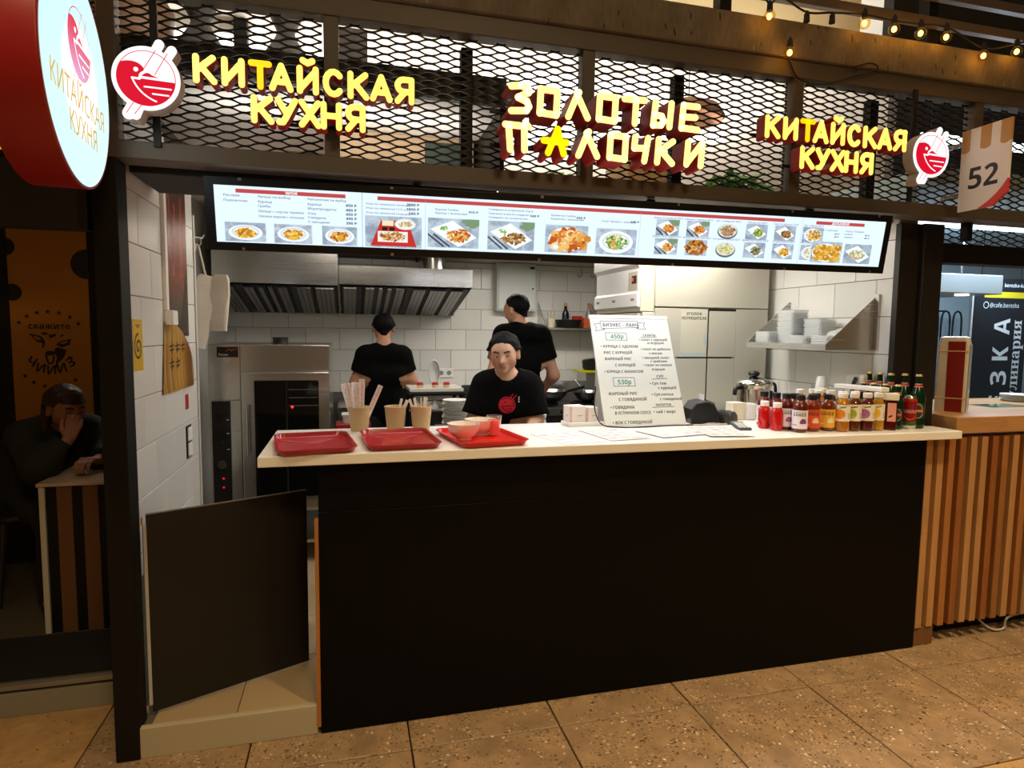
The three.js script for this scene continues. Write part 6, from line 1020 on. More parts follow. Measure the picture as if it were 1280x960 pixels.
// ---------------------------------------------------------------- neighbour stall on the left
{
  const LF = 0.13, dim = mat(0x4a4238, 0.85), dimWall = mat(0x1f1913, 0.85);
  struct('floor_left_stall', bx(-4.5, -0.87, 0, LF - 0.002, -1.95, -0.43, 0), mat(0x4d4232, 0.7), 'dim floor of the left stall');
  struct('trim_6', [bx(-4.5, -0.87, 0, 0.098, -0.428, -0.41, 0.002)], mat(0x8d8778, 0.6), 'grey riser board below the left stall floor');
  struct('trim_7', bx(-4.5, -0.87, 0.112, LF + 0.003, -0.44, -0.408, 0.002), mat(0x9a968c, 0.4, 0.6), 'metal nosing along the left stall floor');
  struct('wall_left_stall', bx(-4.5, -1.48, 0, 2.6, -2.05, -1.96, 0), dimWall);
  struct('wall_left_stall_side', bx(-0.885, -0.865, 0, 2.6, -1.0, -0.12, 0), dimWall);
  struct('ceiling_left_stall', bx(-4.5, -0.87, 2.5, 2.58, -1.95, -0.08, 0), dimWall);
  solo('fascia', 'dark fascia board above the opening of the left stall', 'fascia', bx(-4.5, -0.86, 1.93, 2.154, -0.07, -0.005, 0.004), mat(0x1a1511, 0.6));
  const y = thing('yellow_sign', 'yellow lit sign box behind the round sign at the left edge', 'sign', [-1.6, 2.172, -0.06]); add(y, 'sign_box', bx(-0.6, 0.53, 0, 0.2, -0.08, 0.06, 0.004), MAT.iron); add(y, 'sign_face', bx(-0.59, 0.525, 0.004, 0.196, 0.0605, 0.063, 0), mat(0xffc400, 0.5, 0, { emissive: 0xffc000, emissiveIntensity: 0.9 }));
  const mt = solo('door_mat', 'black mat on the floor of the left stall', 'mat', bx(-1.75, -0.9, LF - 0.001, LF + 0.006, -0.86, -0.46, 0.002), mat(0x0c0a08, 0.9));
  // poster
  const tex = canvas(512, 1920, (x, w, h) => {
    x.fillStyle = '#c9841c'; x.fillRect(0, 0, w, h); x.fillStyle = '#232016';
    x.beginPath(); x.arc(-14, 150, 66, 0, 7); x.fill(); x.beginPath(); x.arc(20, 480, 62, 0, 7); x.fill(); x.beginPath(); x.arc(512, 260, 110, 0, 7); x.fill();
    const star = (cx, cy, r) => { x.beginPath(); for (let k = 0; k < 10; k++) { const a = -Math.PI / 2 + k * Math.PI / 5, q = k % 2 ? r * 0.42 : r; x.lineTo(cx + Math.cos(a) * q, cy + Math.sin(a) * q); } x.fill(); };
    [[52, 700], [104, 654], [170, 626], [240, 618], [312, 626], [382, 656], [436, 704]].forEach(([a, b]) => star(a, b, 20));
    [[74, 1096], [128, 1144], [196, 1172], [268, 1178], [340, 1164], [400, 1128]].forEach(([a, b]) => star(a, b, 20));
    x.font = 'bold 64px sans-serif'; x.textAlign = 'center'; x.fillText('скажите', 246, 746);
    x.lineWidth = 16; x.strokeStyle = '#232016'; x.lineCap = x.lineJoin = 'round';
    const P = (pts, fill = true) => { x.beginPath(); pts.forEach((p, i) => (i ? x.lineTo(p[0], p[1]) : x.moveTo(p[0], p[1]))); x.closePath(); fill ? x.fill() : x.stroke(); };
    P([[110, 778], [190, 800], [214, 836], [206, 880], [190, 888], [196, 850], [160, 842]], true); x.fillStyle = '#c97a1c'; P([[136, 796], [180, 808], [188, 832], [156, 826]]); x.fillStyle = '#232016';
    P([[384, 818], [310, 836], [282, 862], [320, 884], [372, 862]]); x.fillStyle = '#c97a1c'; P([[366, 830], [316, 844], [304, 860], [352, 852]]); x.fillStyle = '#232016';
    P([[186, 776], [222, 770], [240, 784], [208, 792]]); P([[236, 790], [290, 780], [280, 800], [246, 818]]); P([[300, 800], [340, 784], [330, 802]]);
    P([[290, 880], [352, 900], [330, 960], [290, 1000], [274, 1060], [262, 1062], [284, 960], [270, 900]]); P([[356, 946], [400, 958], [364, 966]]);
    x.beginPath(); x.ellipse(244, 926, 34, 18, 0, 0, 7); x.fill(); x.lineWidth = 13; x.beginPath(); x.moveTo(216, 940); x.lineTo(224, 990); x.quadraticCurveTo(240, 1022, 262, 984); x.lineTo(266, 950); x.stroke();
    x.font = 'bold 96px sans-serif'; [['Ч', 120, 1000, 0.5], ['И', 176, 1046, 0.22], ['И', 246, 1062, 0], ['И', 316, 1046, -0.22], ['З', 378, 1002, -0.5]].forEach(([s, a, b, q]) => { x.save(); x.translate(a, b); x.rotate(q); x.fillText(s, 0, 24); x.restore(); });
  });
  solo('wall_poster', 'tall orange poster with cow face, stars and dark circles in the left stall', 'poster', bx(-0.21, 0.21, 0, 1.575, 0, 0.004, 0).translate(-1.765, 0.62, -1.9595), new THREE.MeshStandardMaterial({ map: tex, roughness: 0.6 }));
  // table with striped front
  const t = thing('cafe_table', 'narrow cafe table with vertical black and brown boards in the left stall', 'table', [-1.395, LF, -0.88]);
  add(t, 'table_top', bx(-0.03, 0.5, 0.718, 0.734, -0.42, 0.012, 0.002), mat(0xb9a28c, 0.25)); add(t, 'side_board', bx(-0.026, -0.002, 0.0, 0.7175, -0.4, 0.0, 0.002), mat(0xc9c2b4, 0.5), 'pale side board');
  const stripes = [0.0, 0.047, 0.112, 0.155, 0.222, 0.27, 0.336, 0.38, 0.44]; for (let k = 0; k + 1 < stripes.length; k++) add(t, 'front_board', bx(stripes[k] + 0.001, stripes[k + 1] - 0.001, 0.0, 0.7175, -0.02, k % 2 ? 0.0 : -0.006, 0.001), k % 2 ? mat(0x6b4526, 0.6) : MAT.blackPaint);
  const sl = thing('ceiling_lamp', 'small warm lamp added under the ceiling to light the left stall', 'lamp', [-1.7, 2.465, -0.62]); add(sl, 'lamp_shade', bx(-0.08, 0.08, 0, 0.03, -0.03, 0.09, 0.004), MAT.iron); add(sl, 'lamp_bulb', bx(-0.06, 0.06, -0.012, -0.001, 0.0, 0.07, 0.002), mat(0xffffff, 0.5, 0, { emissive: 0xffc080, emissiveIntensity: 1.5 })); { const l = new THREE.RectAreaLight(0xffdca8, 55, 0.12, 0.07); l.rotation.x = -Math.PI / 2; l.position.set(0, -0.02, 0.035); sl.add(l); }  // unseen lamp added to brighten the left stall and its poster
  // chair
  const c = thing('cafe_chair', 'dark wooden cafe chair with spindle back under the diner', 'chair', [-1.70, LF, -1.52], 0.5), dk = mat(0x1d1510, 0.5);
  add(c, 'seat', softLoft([[0.38, 0.38, 0.06, 0.44], [0.4, 0.4, 0.07, 0.45], [0.4, 0.4, 0.07, 0.47], [0.37, 0.37, 0.06, 0.475]]), dk);
  for (const x of [-0.16, 0.16]) for (const z of [-0.16, 0.16]) add(c, 'leg', rod([x, 0.44, z], [x * 1.25, 0, z * 1.25], 0.017, 10, 0.013), dk);
  for (const k of [-2, -1, 0, 1, 2]) add(c, 'spindle', rod([-0.17, 0.47, k * 0.075], [-0.235, 0.78, k * 0.085], 0.008), dk); add(c, 'top_rail', at(bx(-0.014, 0.014, 0, 0.06, -0.2, 0.2, 0.008), -0.24, 0.77, 0, 0, 0, 0.2), dk);
}
// ---------------------------------------------------------------- wooden counter stall on the right
{
  const c = thing('wooden_counter', 'wooden counter with vertical slats and thick oak top at the right', 'counter', [0, 0, 0]);
  const top = poly([[2.965, 0.012], [2.99, -0.14], [2.99, -0.75], [4.6, -0.75], [4.6, 0.012]]); const g = metricUV(at(extrude(top, 0.076, 0.004), 0, 1.19, 0, Math.PI / 2, 0, 0), 1.1, 0, 0, true);
  add(c, 'counter_top', g, MAT.wood); add(c, 'back_board', metricUV(bx(2.80, 4.58, 0.1, 1.09, -0.075, -0.05, 0), 1.1), MAT.woodDark);
  const r = rngOf(17), slats = [0, 1, 2].map((k) => metricUV(bx(-0.02, 0.02, 0.1, 1.09, -0.049, 0, 0.003), 1.1, 0.31 * k, 0.17 * k)), wm = [0xffffff, 0xe6cfb4, 0xd2b08c].map((q) => new THREE.MeshStandardMaterial({ map: woodTex, color: q, roughness: 0.5 }));
  for (let k = 0; k < 24; k++) { const s = add(c, 'slat', slats[Math.floor(r() * 3)], wm[Math.floor(r() * 3)]); s.position.set(2.822 + 0.0715 * k, (r() - 0.5) * 0.006, -0.001); }
  add(c, 'plinth', bx(2.95, 4.58, 0.001, 0.099, -0.2, -0.12, 0), MAT.blackPaint); add(c, 'foot_block', metricUV(bx(2.803, 2.93, 0.001, 0.099, -0.1, -0.01, 0.003), 1.1), MAT.woodDark);
  solo('cable', 'pale cable looping on the floor below the wooden slats', 'cable', tube([[3.3, 0.09, -0.1], [3.36, 0.02, -0.04], [3.44, 0.015, -0.03], [3.5, 0.05, -0.06], [3.62, 0.06, -0.08]], 0.006, 40, 6), mat(0xb8b2a4, 0.6));
  const b = thing('gift_box', 'tall white box with a red band on the wooden counter', 'box', [3.2, 1.1905, -0.225], -1.0);
  const bag = softLoft([[0.135, 0.1, 0.006, 0], [0.14, 0.104, 0.008, 0.01], [0.14, 0.104, 0.01, 0.37], [0.13, 0.094, 0.02, 0.405], [0.1, 0.07, 0.02, 0.412]]);
  add(b, 'box_body', bag, mat(0xd9d0bc, 0.35)); add(b, 'red_band', bx(-0.022, 0.055, 0.003, 0.385, 0.0, 0.0545, 0.001), mat(0x7e1714, 0.4)); for (const y of [0.075, 0.33]) add(b, 'string', bx(-0.0712, 0.0712, y, y + 0.005, -0.0525, 0.0553, 0.0005), mat(0xd8b98c, 0.6));
  add(b, 'film', bx(0.0705, 0.0745, 0.01, 0.37, -0.046, 0.046, 0.0015), mat(0xb9bcbc, 0.25, 0.3), 'shiny clear film side');
  const pl = solo('plate', 'white plate stack at the right edge of the wooden counter', 'plates', [0, 1, 2, 3].map((k) => lathe([[0, 0], [0.06, 0], [0.1, 0.012], [0.1, 0.015], [0.06, 0.006], [0, 0.005]], 28).translate(0, k * 0.011, 0)), MAT.white); pl.position.set(4.15, 1.1905, -0.56);
  solo('glass_sheet', 'greenish glass sheet lying on the wooden counter', 'sheet', bx(3.6, 3.9, 1.1905, 1.196, -0.45, -0.3, 0.001), pmat(0xa9d8c4, 0.05, 0, { transmission: 0.8, thickness: 0 }));
  // interior
  const blue = mat(0xa9bcc4, 0.6);
  struct('wall_right_stall', bx(3.0, 6.6, 0, 2.5, -2.1, -2.0, 0), blue, 'pale blue grey back wall of the right stall');
  struct('wall_right_stall_side', bx(6.5, 6.6, 0, 2.5, -2.0, -0.3, 0), blue); struct('wall_right_stall_left', bx(2.985, 3.03, 1.2, 2.5, -2.0, -0.37, 0), blue);
  struct('ceiling_right_stall', bx(2.99, 6.6, 2.42, 2.5, -2.1, -0.26, 0), mat(0xb4c0c4, 0.7)); struct('wall_upper_dark', bx(4.92, 7.6, 2.505, 4.45, -2.5, -2.4, 0), mat(0x2a1f17, 0.8), 'dark brown wall above the right stall');
  const lp = thing('ceiling_lamp', 'cool white ceiling panel inside the right stall', 'lamp', [4.3, 2.4, -1.0]); add(lp, 'housing', bx(-0.62, 0.62, -0.012, 0.018, -0.17, 0.17, 0.004), MAT.whitePlastic); add(lp, 'lamp_diffuser', bx(-0.6, 0.6, -0.02, -0.0125, -0.15, 0.15, 0), mat(0xffffff, 0.6, 0, { emissive: COOL, emissiveIntensity: 1.5 })); areaLight(lp, 1.2, 0.3, 30, 0xd6ecff);
  const tb = thing('tube_lamp', 'bright white tube lamp behind the mesh at the number plate', 'lamp', [0, 0, 0]); add(tb, 'lamp_tube', rod([3.72, 2.93, -1.0], [4.85, 2.93, -1.0], 0.03, 16), mat(0xffffff, 0.5, 0, { emissive: 0xe8f4ff, emissiveIntensity: 3 })); { const l = new THREE.PointLight(0xe0f0ff, 1.0); l.position.set(4.3, 2.85, -0.95); tb.add(l); } for (const x of [3.8, 4.9]) add(tb, 'hanger', rod([x, 2.95, -1.0], [x, 4.495, -1.0], 0.006), MAT.iron);
  const hd = thing('vent_hood', 'pale steel ventilation box hanging inside the right stall', 'hood', [0, 0, 0]); add(hd, 'hood_body', bx(3.6, 4.59, 1.91, 2.045, -1.6, -1.05, 0.006), mat(0xb8c4c8, 0.35, 0.2)); add(hd, 'spot_lamp', cyl(0.045, 0.045, 0.012, 4.3, 1.897, -1.12, 20), mat(0xffffff, 0.5, 0, { emissive: 0xfff0e0, emissiveIntensity: 2 })); for (const x of [3.7, 4.5]) add(hd, 'hanger', rod([x, 2.045, -1.3], [x, 2.42, -1.3], 0.008), MAT.steel);
  const rk = thing('wire_rack', 'dark wire rack with tall loops on the back wall of the right stall', 'rack', [0, 0, -1.9]); for (const x of [4.95, 5.08, 5.21]) add(rk, 'loop', tube([[x - 0.045, 0.95, 0], [x - 0.045, 1.4, 0], [x - 0.045, 1.76, 0], [x - 0.03, 1.81, 0], [x, 1.825, 0], [x + 0.03, 1.81, 0], [x + 0.045, 1.76, 0], [x + 0.045, 1.4, 0], [x + 0.045, 0.95, 0]], 0.008, 60, 6), MAT.iron); add(rk, 'base_bar', [rod([4.88, 0.96, 0], [5.28, 0.96, 0], 0.012), rod([4.9, 0.96, 0], [4.9, 0.96, -0.1], 0.008), rod([5.26, 0.96, 0], [5.26, 0.96, -0.1], 0.008), rod([5.08, 1.825, 0], [5.08, 1.825, -0.1], 0.008)], MAT.iron);
  const bt = canvas(560, 1024, (x, w, h) => {
    x.fillStyle = '#1b2026'; x.fillRect(0, 0, w, h); x.fillStyle = '#e6f2f6';
    x.font = 'bold 40px sans-serif'; x.textAlign = 'left'; x.fillText('berezka-kafe.ru', 300, 66); x.fillStyle = '#e2d028'; x.fillRect(108, 104, 452, 46); x.fillStyle = '#e6f2f6'; x.font = '46px sans-serif'; x.beginPath(); x.arc(130, 208, 24, 0, 7); x.lineWidth = 5; x.strokeStyle = '#e6f2f6'; x.stroke(); x.fillText('@cafe.berezka', 166, 224);
    const up = (ch, px, y, font, wide) => { x.save(); x.translate(px, y); x.rotate(-Math.PI / 2); x.font = font; x.textAlign = 'center'; x.fillText(ch, 0, 0, wide); x.restore(); };
    [['А', 372], ['К', 592], ['З', 778], ['Е', 966]].forEach(([ch, y]) => up(ch, 386, y, 'bold 222px sans-serif', 128));
    x.save(); x.translate(506, 1030); x.rotate(-Math.PI / 2); x.font = 'bold 132px serif'; x.textAlign = 'right'; x.fillText('Кулинария', 712, 0, 716); x.restore();
  });
  const bn = thing('banner', 'dark vertical banner with white Cyrillic lettering and yellow stripe in the right stall', 'banner', [0, 0, 0]); add(bn, 'banner_sheet', new THREE.BoxGeometry(0.56, 1.02, 0.006).translate(4.91, 1.545, -1.3), new THREE.MeshStandardMaterial({ map: bt, roughness: 0.6 })); for (const x of [4.7, 5.1]) add(bn, 'hanger', rod([x, 2.055, -1.3], [x, 2.42, -1.3], 0.004), MAT.iron); add(bn, 'edge_rail', bx(4.612, 4.629, 1.0, 2.056, -1.31, -1.29, 0.002), mat(0xd8e0e2, 0.4));
  solo('display_case', 'pale counter cabinet below the banner inside the right stall', 'cabinet', bx(4.0, 6.2, 0.001, 0.98, -1.78, -1.0, 0.01), mat(0x8fa0a6, 0.5));
}
// ---------------------------------------------------------------- people
// a field is a list of tapered capsules joined by a smooth minimum; surface nets turn it into a mesh
function capsuleField(bones, k) {
  const B = bones.map(([a, b, ra, rb, sz]) => ({ a, d: [b[0] - a[0], b[1] - a[1], b[2] - a[2]], l: Math.max(1e-9, (b[0] - a[0]) ** 2 + (b[1] - a[1]) ** 2 + (b[2] - a[2]) ** 2), ra, rb: rb ?? ra }));
  return (x, y, z) => {
    let m = 1e9;
    for (const q of B) {
      const px = x - q.a[0], py = y - q.a[1], pz = z - q.a[2], t = Math.max(0, Math.min(1, (px * q.d[0] + py * q.d[1] + pz * q.d[2]) / q.l)), ex = px - t * q.d[0], ey = py - t * q.d[1], ez = pz - t * q.d[2];
      const d = Math.sqrt(ex * ex + ey * ey + ez * ez) - (q.ra + (q.rb - q.ra) * t), h = Math.max(k - Math.abs(m - d), 0) / k;
      m = Math.min(m, d) - h * h * k * 0.25;
    }
    return m;
  };
}
function surfaceNets(f, lo, hi, c) {
  const n = [0, 1, 2].map((i) => Math.ceil((hi[i] - lo[i]) / c) + 1), [nx, ny, nz] = n, v = new Float32Array(nx * ny * nz), id = (i, j, k) => (k * ny + j) * nx + i;
  for (let k = 0; k < nz; k++) for (let j = 0; j < ny; j++) for (let i = 0; i < nx; i++) v[id(i, j, k)] = f(lo[0] + i * c, lo[1] + j * c, lo[2] + k * c);
  const P = [], I = [], cell = new Int32Array(nx * ny * nz).fill(-1);
  for (let k = 0; k + 1 < nz; k++) for (let j = 0; j + 1 < ny; j++) for (let i = 0; i + 1 < nx; i++) {
    let s = 0, sx = 0, sy = 0, sz = 0, m = 0; const g = [];
    for (let q = 0; q < 8; q++) { const w = v[id(i + (q & 1), j + ((q >> 1) & 1), k + (q >> 2))]; g.push(w); if (w < 0) m |= 1 << q; }
    if (m === 0 || m === 255) continue;
    for (let a = 0; a < 8; a++) for (const b of [a | 1, a | 2, a | 4]) if (b !== a && (g[a] < 0) !== (g[b] < 0)) { const t = g[a] / (g[a] - g[b]), e = b ^ a; sx += (a & 1) + (e === 1 ? t : 0); sy += ((a >> 1) & 1) + (e === 2 ? t : 0); sz += (a >> 2) + (e === 4 ? t : 0); s++; }
    cell[id(i, j, k)] = P.length / 3; P.push(lo[0] + (i + sx / s) * c, lo[1] + (j + sy / s) * c, lo[2] + (k + sz / s) * c);
  }
  for (let k = 1; k + 1 < nz; k++) for (let j = 1; j + 1 < ny; j++) for (let i = 1; i + 1 < nx; i++) {
    const a = v[id(i, j, k)] < 0;
    for (const [b, p, q, r, s] of [[v[id(i + 1, j, k)], id(i, j - 1, k - 1), id(i, j, k - 1), id(i, j, k), id(i, j - 1, k)], [v[id(i, j + 1, k)], id(i - 1, j, k - 1), id(i - 1, j, k), id(i, j, k), id(i, j, k - 1)], [v[id(i, j, k + 1)], id(i - 1, j - 1, k), id(i, j - 1, k), id(i, j, k), id(i - 1, j, k)]]) {
      if (a === b < 0) continue;
      const w = [p, q, r, s].map((u) => cell[u]); if (w.some((u) => u < 0)) continue;
      if (a) I.push(w[0], w[1], w[2], w[0], w[2], w[3]); else I.push(w[0], w[2], w[1], w[0], w[3], w[2]);
    }
  }
  const geo = new THREE.BufferGeometry(); geo.setAttribute('position', new THREE.Float32BufferAttribute(P, 3)); geo.setIndex(I); geo.computeVertexNormals(); return geo;
}
const V = (...a) => new THREE.Vector3(...a), arr = (v) => [v.x, v.y, v.z];
function boundsOf(bones, pad) { const lo = [1e9, 1e9, 1e9], hi = [-1e9, -1e9, -1e9]; for (const [a, b, ra, rb] of bones) for (const [p, r] of [[a, ra], [b, rb ?? ra]]) for (let i = 0; i < 3; i++) { lo[i] = Math.min(lo[i], p[i] - r - pad); hi[i] = Math.max(hi[i], p[i] + r + pad); } return [lo, hi]; }
function tint(g, fn) { const p = g.attributes.position, c = new Float32Array(p.count * 3), q = new THREE.Color(); for (let i = 0; i < p.count; i++) { q.set(fn(p.getX(i), p.getY(i), p.getZ(i))); c.set([q.r, q.g, q.b], i * 3); } g.setAttribute('color', new THREE.BufferAttribute(c, 3)); return g; }
// head in its own axes: origin at the centre of the skull, face towards +z, about 0.225 tall
function headField(female) {
  const j = female ? 0.94 : 1;
  const skull = capsuleField([[[0, 0.032, -0.022], [0, 0.03, 0.012], 0.0815, 0.075], [[0, -0.03, 0.03], [0, -0.055, 0.05], 0.056 * j, 0.042 * j], [[-0.03, -0.045, 0.025], [0.03, -0.045, 0.025], 0.042 * j], [[0, -0.084, 0.062], [0, -0.086, 0.064], 0.022 * j], [[-0.034, -0.012, 0.052], [0.034, -0.012, 0.052], 0.03], [[-0.03, 0.03, 0.066], [0.03, 0.03, 0.066], 0.018]], 0.03);
  const nose = capsuleField([[[0, 0.012, 0.086], [0, -0.022, 0.104], 0.008, 0.0115], [[-0.009, -0.027, 0.094], [0.009, -0.027, 0.094], 0.009]], 0.012);
  const lips = capsuleField([[[-0.02, -0.053, 0.078], [0, -0.05, 0.088], 0.006, 0.008], [[0.02, -0.053, 0.078], [0, -0.05, 0.088], 0.006, 0.008], [[-0.014, -0.062, 0.08], [0.014, -0.062, 0.08], 0.0085]], 0.008);
  const ears = capsuleField([[[-0.078, 0.018, -0.006], [-0.084, -0.026, 0.002], 0.017, 0.011], [[0.078, 0.018, -0.006], [0.084, -0.026, 0.002], 0.017, 0.011]], 0.008);
  const sockets = capsuleField([[[-0.031, 0.008, 0.1], [-0.031, 0.008, 0.101], 0.02], [[0.031, 0.008, 0.1], [0.031, 0.008, 0.101], 0.02]], 0.004);
  const sm = (a, b, k) => { const h = Math.max(k - Math.abs(a - b), 0) / k; return Math.min(a, b) - h * h * k * 0.25; };
  return (x, y, z) => { let d = skull(x, y, z); d = Math.max(d, 0.008 - sockets(x, y, z) - 0.004 > -0.5 ? -sockets(x, y, z) : d); d = sm(d, nose(x, y, z), 0.014); d = sm(d, lips(x, y, z), 0.008); return sm(d, ears(x, y, z), 0.01); };
}
// a hand: wrist at the origin, fingers along +y, palm facing +z, thumb on the side of +x (times side); curl in degrees
function handBones(side, curl, spread = 1) {
  const B = [], s = side;
  const kn = [[0.027, 0.083], [0.009, 0.088], [-0.009, 0.085], [-0.026, 0.077]], len = [[0.04, 0.026, 0.02], [0.044, 0.029, 0.021], [0.041, 0.027, 0.02], [0.032, 0.021, 0.018]];
  kn.forEach(([x, y], i) => {
    B.push([[s * x * 0.55, 0.008, 0], [s * x, y, 0], 0.0145, 0.0112]);
    let p = [s * x, y, 0], a = 0; const dx = s * x * 0.12 * spread;
    len[i].forEach((L, q) => { a += curl * [0.8, 1.1, 0.7][q] * D; const e = [p[0] + dx * L * 8, p[1] + Math.cos(a) * L, p[2] + Math.sin(a) * L]; B.push([p, e, 0.0092 - q * 0.0008, 0.0086 - q * 0.0009]); p = e; });
  });
  B.push([[s * 0.018, 0.016, 0.004], [s * 0.042, 0.044, 0.016], 0.0145, 0.0115], [[s * 0.042, 0.044, 0.016], [s * 0.05, 0.073, 0.024 + curl * 0.0002], 0.0108, 0.0098], [[s * 0.05, 0.073, 0.024 + curl * 0.0002], [s * 0.047, 0.097, 0.032 + curl * 0.0003], 0.0096, 0.008]);
  return B;
}
function person(label, pos, turn, o) {
  const H = o.H, sk = o.skin, J = o.joints, W = o.wide ?? 1;
  const skinM = new THREE.MeshStandardMaterial({ vertexColors: true, roughness: 0.55 });
  const torso = (f) => [[[-0.062 * W, J.hip[1] + 0.02, J.hip[2]], [0.062 * W, J.hip[1] + 0.02, J.hip[2]], 0.105 + f], [[-0.056 * W, J.waist[1], J.waist[2]], [0.056 * W, J.waist[1], J.waist[2]], 0.098 + f], [[-0.072 * W, J.chest[1], J.chest[2]], [0.072 * W, J.chest[1], J.chest[2]], 0.108 + f], [[-J.sh[0] * 0.74, J.sh[1] - 0.01, J.sh[2]], [J.sh[0] * 0.74, J.sh[1] - 0.01, J.sh[2]], 0.062 + f], [[-0.045, J.sh[1] + 0.018, J.sh[2]], [0.045, J.sh[1] + 0.018, J.sh[2]], 0.05 + f]];
  const arm = (s, A) => [[[s * J.sh[0], J.sh[1] - 0.012, J.sh[2]], A.elbow, 0.052, 0.04], [A.elbow, A.wrist, 0.041, 0.027]];
  const legs = [];
  for (const s of [-1, 1]) { const L = J.legs?.[s < 0 ? 0 : 1] ?? { knee: [s * 0.1, H * 0.27, 0.02], ankle: [s * 0.105, 0.07, 0], toe: [s * 0.12, 0.03, 0.14] }; legs.push([[s * 0.085, J.hip[1] - 0.02, J.hip[2]], L.knee, 0.09, 0.058], [L.knee, L.ankle, 0.056, 0.038], [L.ankle, L.toe, 0.04, 0.032]); }
  const neck = [[[0, J.sh[1] + 0.01, J.sh[2]], [J.head[0] * 0.8, J.head[1] - 0.06, J.head[2] - 0.02], 0.058, 0.05]];
  const bones = [...torso(0), ...arm(-1, J.L), ...arm(1, J.R), ...legs, ...neck];
  const [lo, hi] = boundsOf(bones, 0.03), body = surfaceNets(capsuleField(bones, 0.045), lo, hi, 0.013);
  const headM = new THREE.Matrix4().compose(V(...J.head), new THREE.Quaternion().setFromEuler(new THREE.Euler(J.look[0] * D, J.look[1] * D, (J.look[2] ?? 0) * D, 'YXZ')), V(1, 1, 1).multiplyScalar(H / 1.7 * (o.headScale ?? 1)));
  const hf = headField(o.female), head = surfaceNets(hf, [-0.11, -0.13, -0.125], [0.11, 0.135, 0.13], 0.0036);
  const base = new THREE.Color(sk), lip = base.clone().lerp(new THREE.Color(0x8e3b36), 0.5), dark = new THREE.Color(0x1d1410), cheek = base.clone().lerp(new THREE.Color(0xc0705a), 0.18);
  tint(head, (x, y, z) => { if (z > 0.07 && Math.abs(x) < 0.022 && y < -0.045 && y > -0.07) return lip; if (z > 0.05 && Math.abs(Math.abs(x) - 0.031) < 0.019 && Math.abs(y - 0.034 + Math.abs(Math.abs(x) - 0.036) * 0.25) < 0.0045) return dark; if (o.beard && z > -0.01 && y < -0.035 && !(z > 0.09) && y > -0.12) return base.clone().lerp(dark, 0.55); return z > 0.03 && y < 0 && Math.abs(x) > 0.03 ? cheek : base; });
  head.applyMatrix4(headM);
  const parts = [tint(body, () => base), head];
  for (const [s, A] of [[-1, J.L], [1, J.R]]) {
    const hb = handBones(A.thumb ?? -s, A.curl ?? 30), [l2, h2] = boundsOf(hb, 0.012), hand = surfaceNets(capsuleField(hb, 0.007), l2, h2, 0.0036);
    const dir = V(...A.dir).normalize(), pz = V(...A.palm); pz.sub(dir.clone().multiplyScalar(pz.dot(dir))).normalize(); const px = new THREE.Vector3().crossVectors(dir, pz);
    hand.applyMatrix4(new THREE.Matrix4().makeBasis(px, dir, pz).setPosition(...A.wrist)); parts.push(tint(hand, () => base));
  }
  const g = mergeGeometries(parts.map((q) => { const r = q.toNonIndexed(); r.deleteAttribute('uv'); return r; }));
  const me = solo('person', label, 'person', g, skinM); me.position.set(...pos); me.rotation.y = turn;
  // shirt: torso and part of the arms, a little larger, open at neck, cuffs and hem
  const sf = o.sleeve ?? 0.62, grow = o.grow ?? 0.014, sb = torso(grow);
  for (const [s, A] of [[-1, J.L], [1, J.R]]) {
    const S = [s * J.sh[0], J.sh[1] - 0.012, J.sh[2]], E = A.elbow, q = Math.min(1, sf), e = [0, 1, 2].map((i) => S[i] + (E[i] - S[i]) * q);
    sb.push([S, e, 0.052 + grow, 0.05 + grow + (o.flare ?? 0)]); if (sf > 1) sb.push([E, [0, 1, 2].map((i) => E[i] + (A.wrist[i] - E[i]) * (sf - 1)), 0.05 + grow, 0.038 + grow]);
  }
  const [sl, shh] = boundsOf(sb, 0.03), sfld = capsuleField(sb, 0.05), hem = o.hem ?? J.hip[1] - 0.06, neckC = [0, J.sh[1] + 0.075 + (o.neckUp ?? 0), J.sh[2] + 0.035];
  const cuffs = [[-1, J.L], [1, J.R]].map(([s, A]) => { const S = V(s * J.sh[0], J.sh[1] - 0.012, J.sh[2]), E = V(...A.elbow), q = sf > 1 ? E.clone().lerp(V(...A.wrist), sf - 1) : S.clone().lerp(E, sf), n = (sf > 1 ? V(...A.wrist).sub(E) : E.clone().sub(S)).normalize(); return [q, n]; });
  const shirtF = (x, y, z) => { let d = sfld(x, y, z) + 0.0016 * Math.sin(x * 60 + y * 38) * Math.sin(y * 47 + z * 30); d = Math.max(d, hem - y, (o.neckR ?? 0.062) - Math.hypot(x - neckC[0], (y - neckC[1]) * 0.9, z - neckC[2])); for (const [q, n] of cuffs) { const rx = x - q.x, ry = y - q.y, rz = z - q.z, along = rx * n.x + ry * n.y + rz * n.z; if (rx * rx + ry * ry + rz * rz < 0.022) d = Math.max(d, along); } return d; };
  const shirt = add(me, o.shirtName ?? 'shirt', surfaceNets(shirtF, sl, shh, 0.0115), o.cloth);
  // trousers and shoes
  const tb = [...torso(0.008).slice(0, 1), ...legs.flatMap((b, i) => (i % 3 === 2 ? [] : [[b[0], b[1], b[2] + 0.014, b[3] + 0.018]]))], [tl, th] = boundsOf(tb, 0.03), tf = capsuleField(tb, 0.04);
  add(me, 'trousers', surfaceNets((x, y, z) => Math.max(tf(x, y, z), y - J.hip[1] - 0.08), tl, th, 0.015), o.trousers ?? mat(0x141416, 0.8));
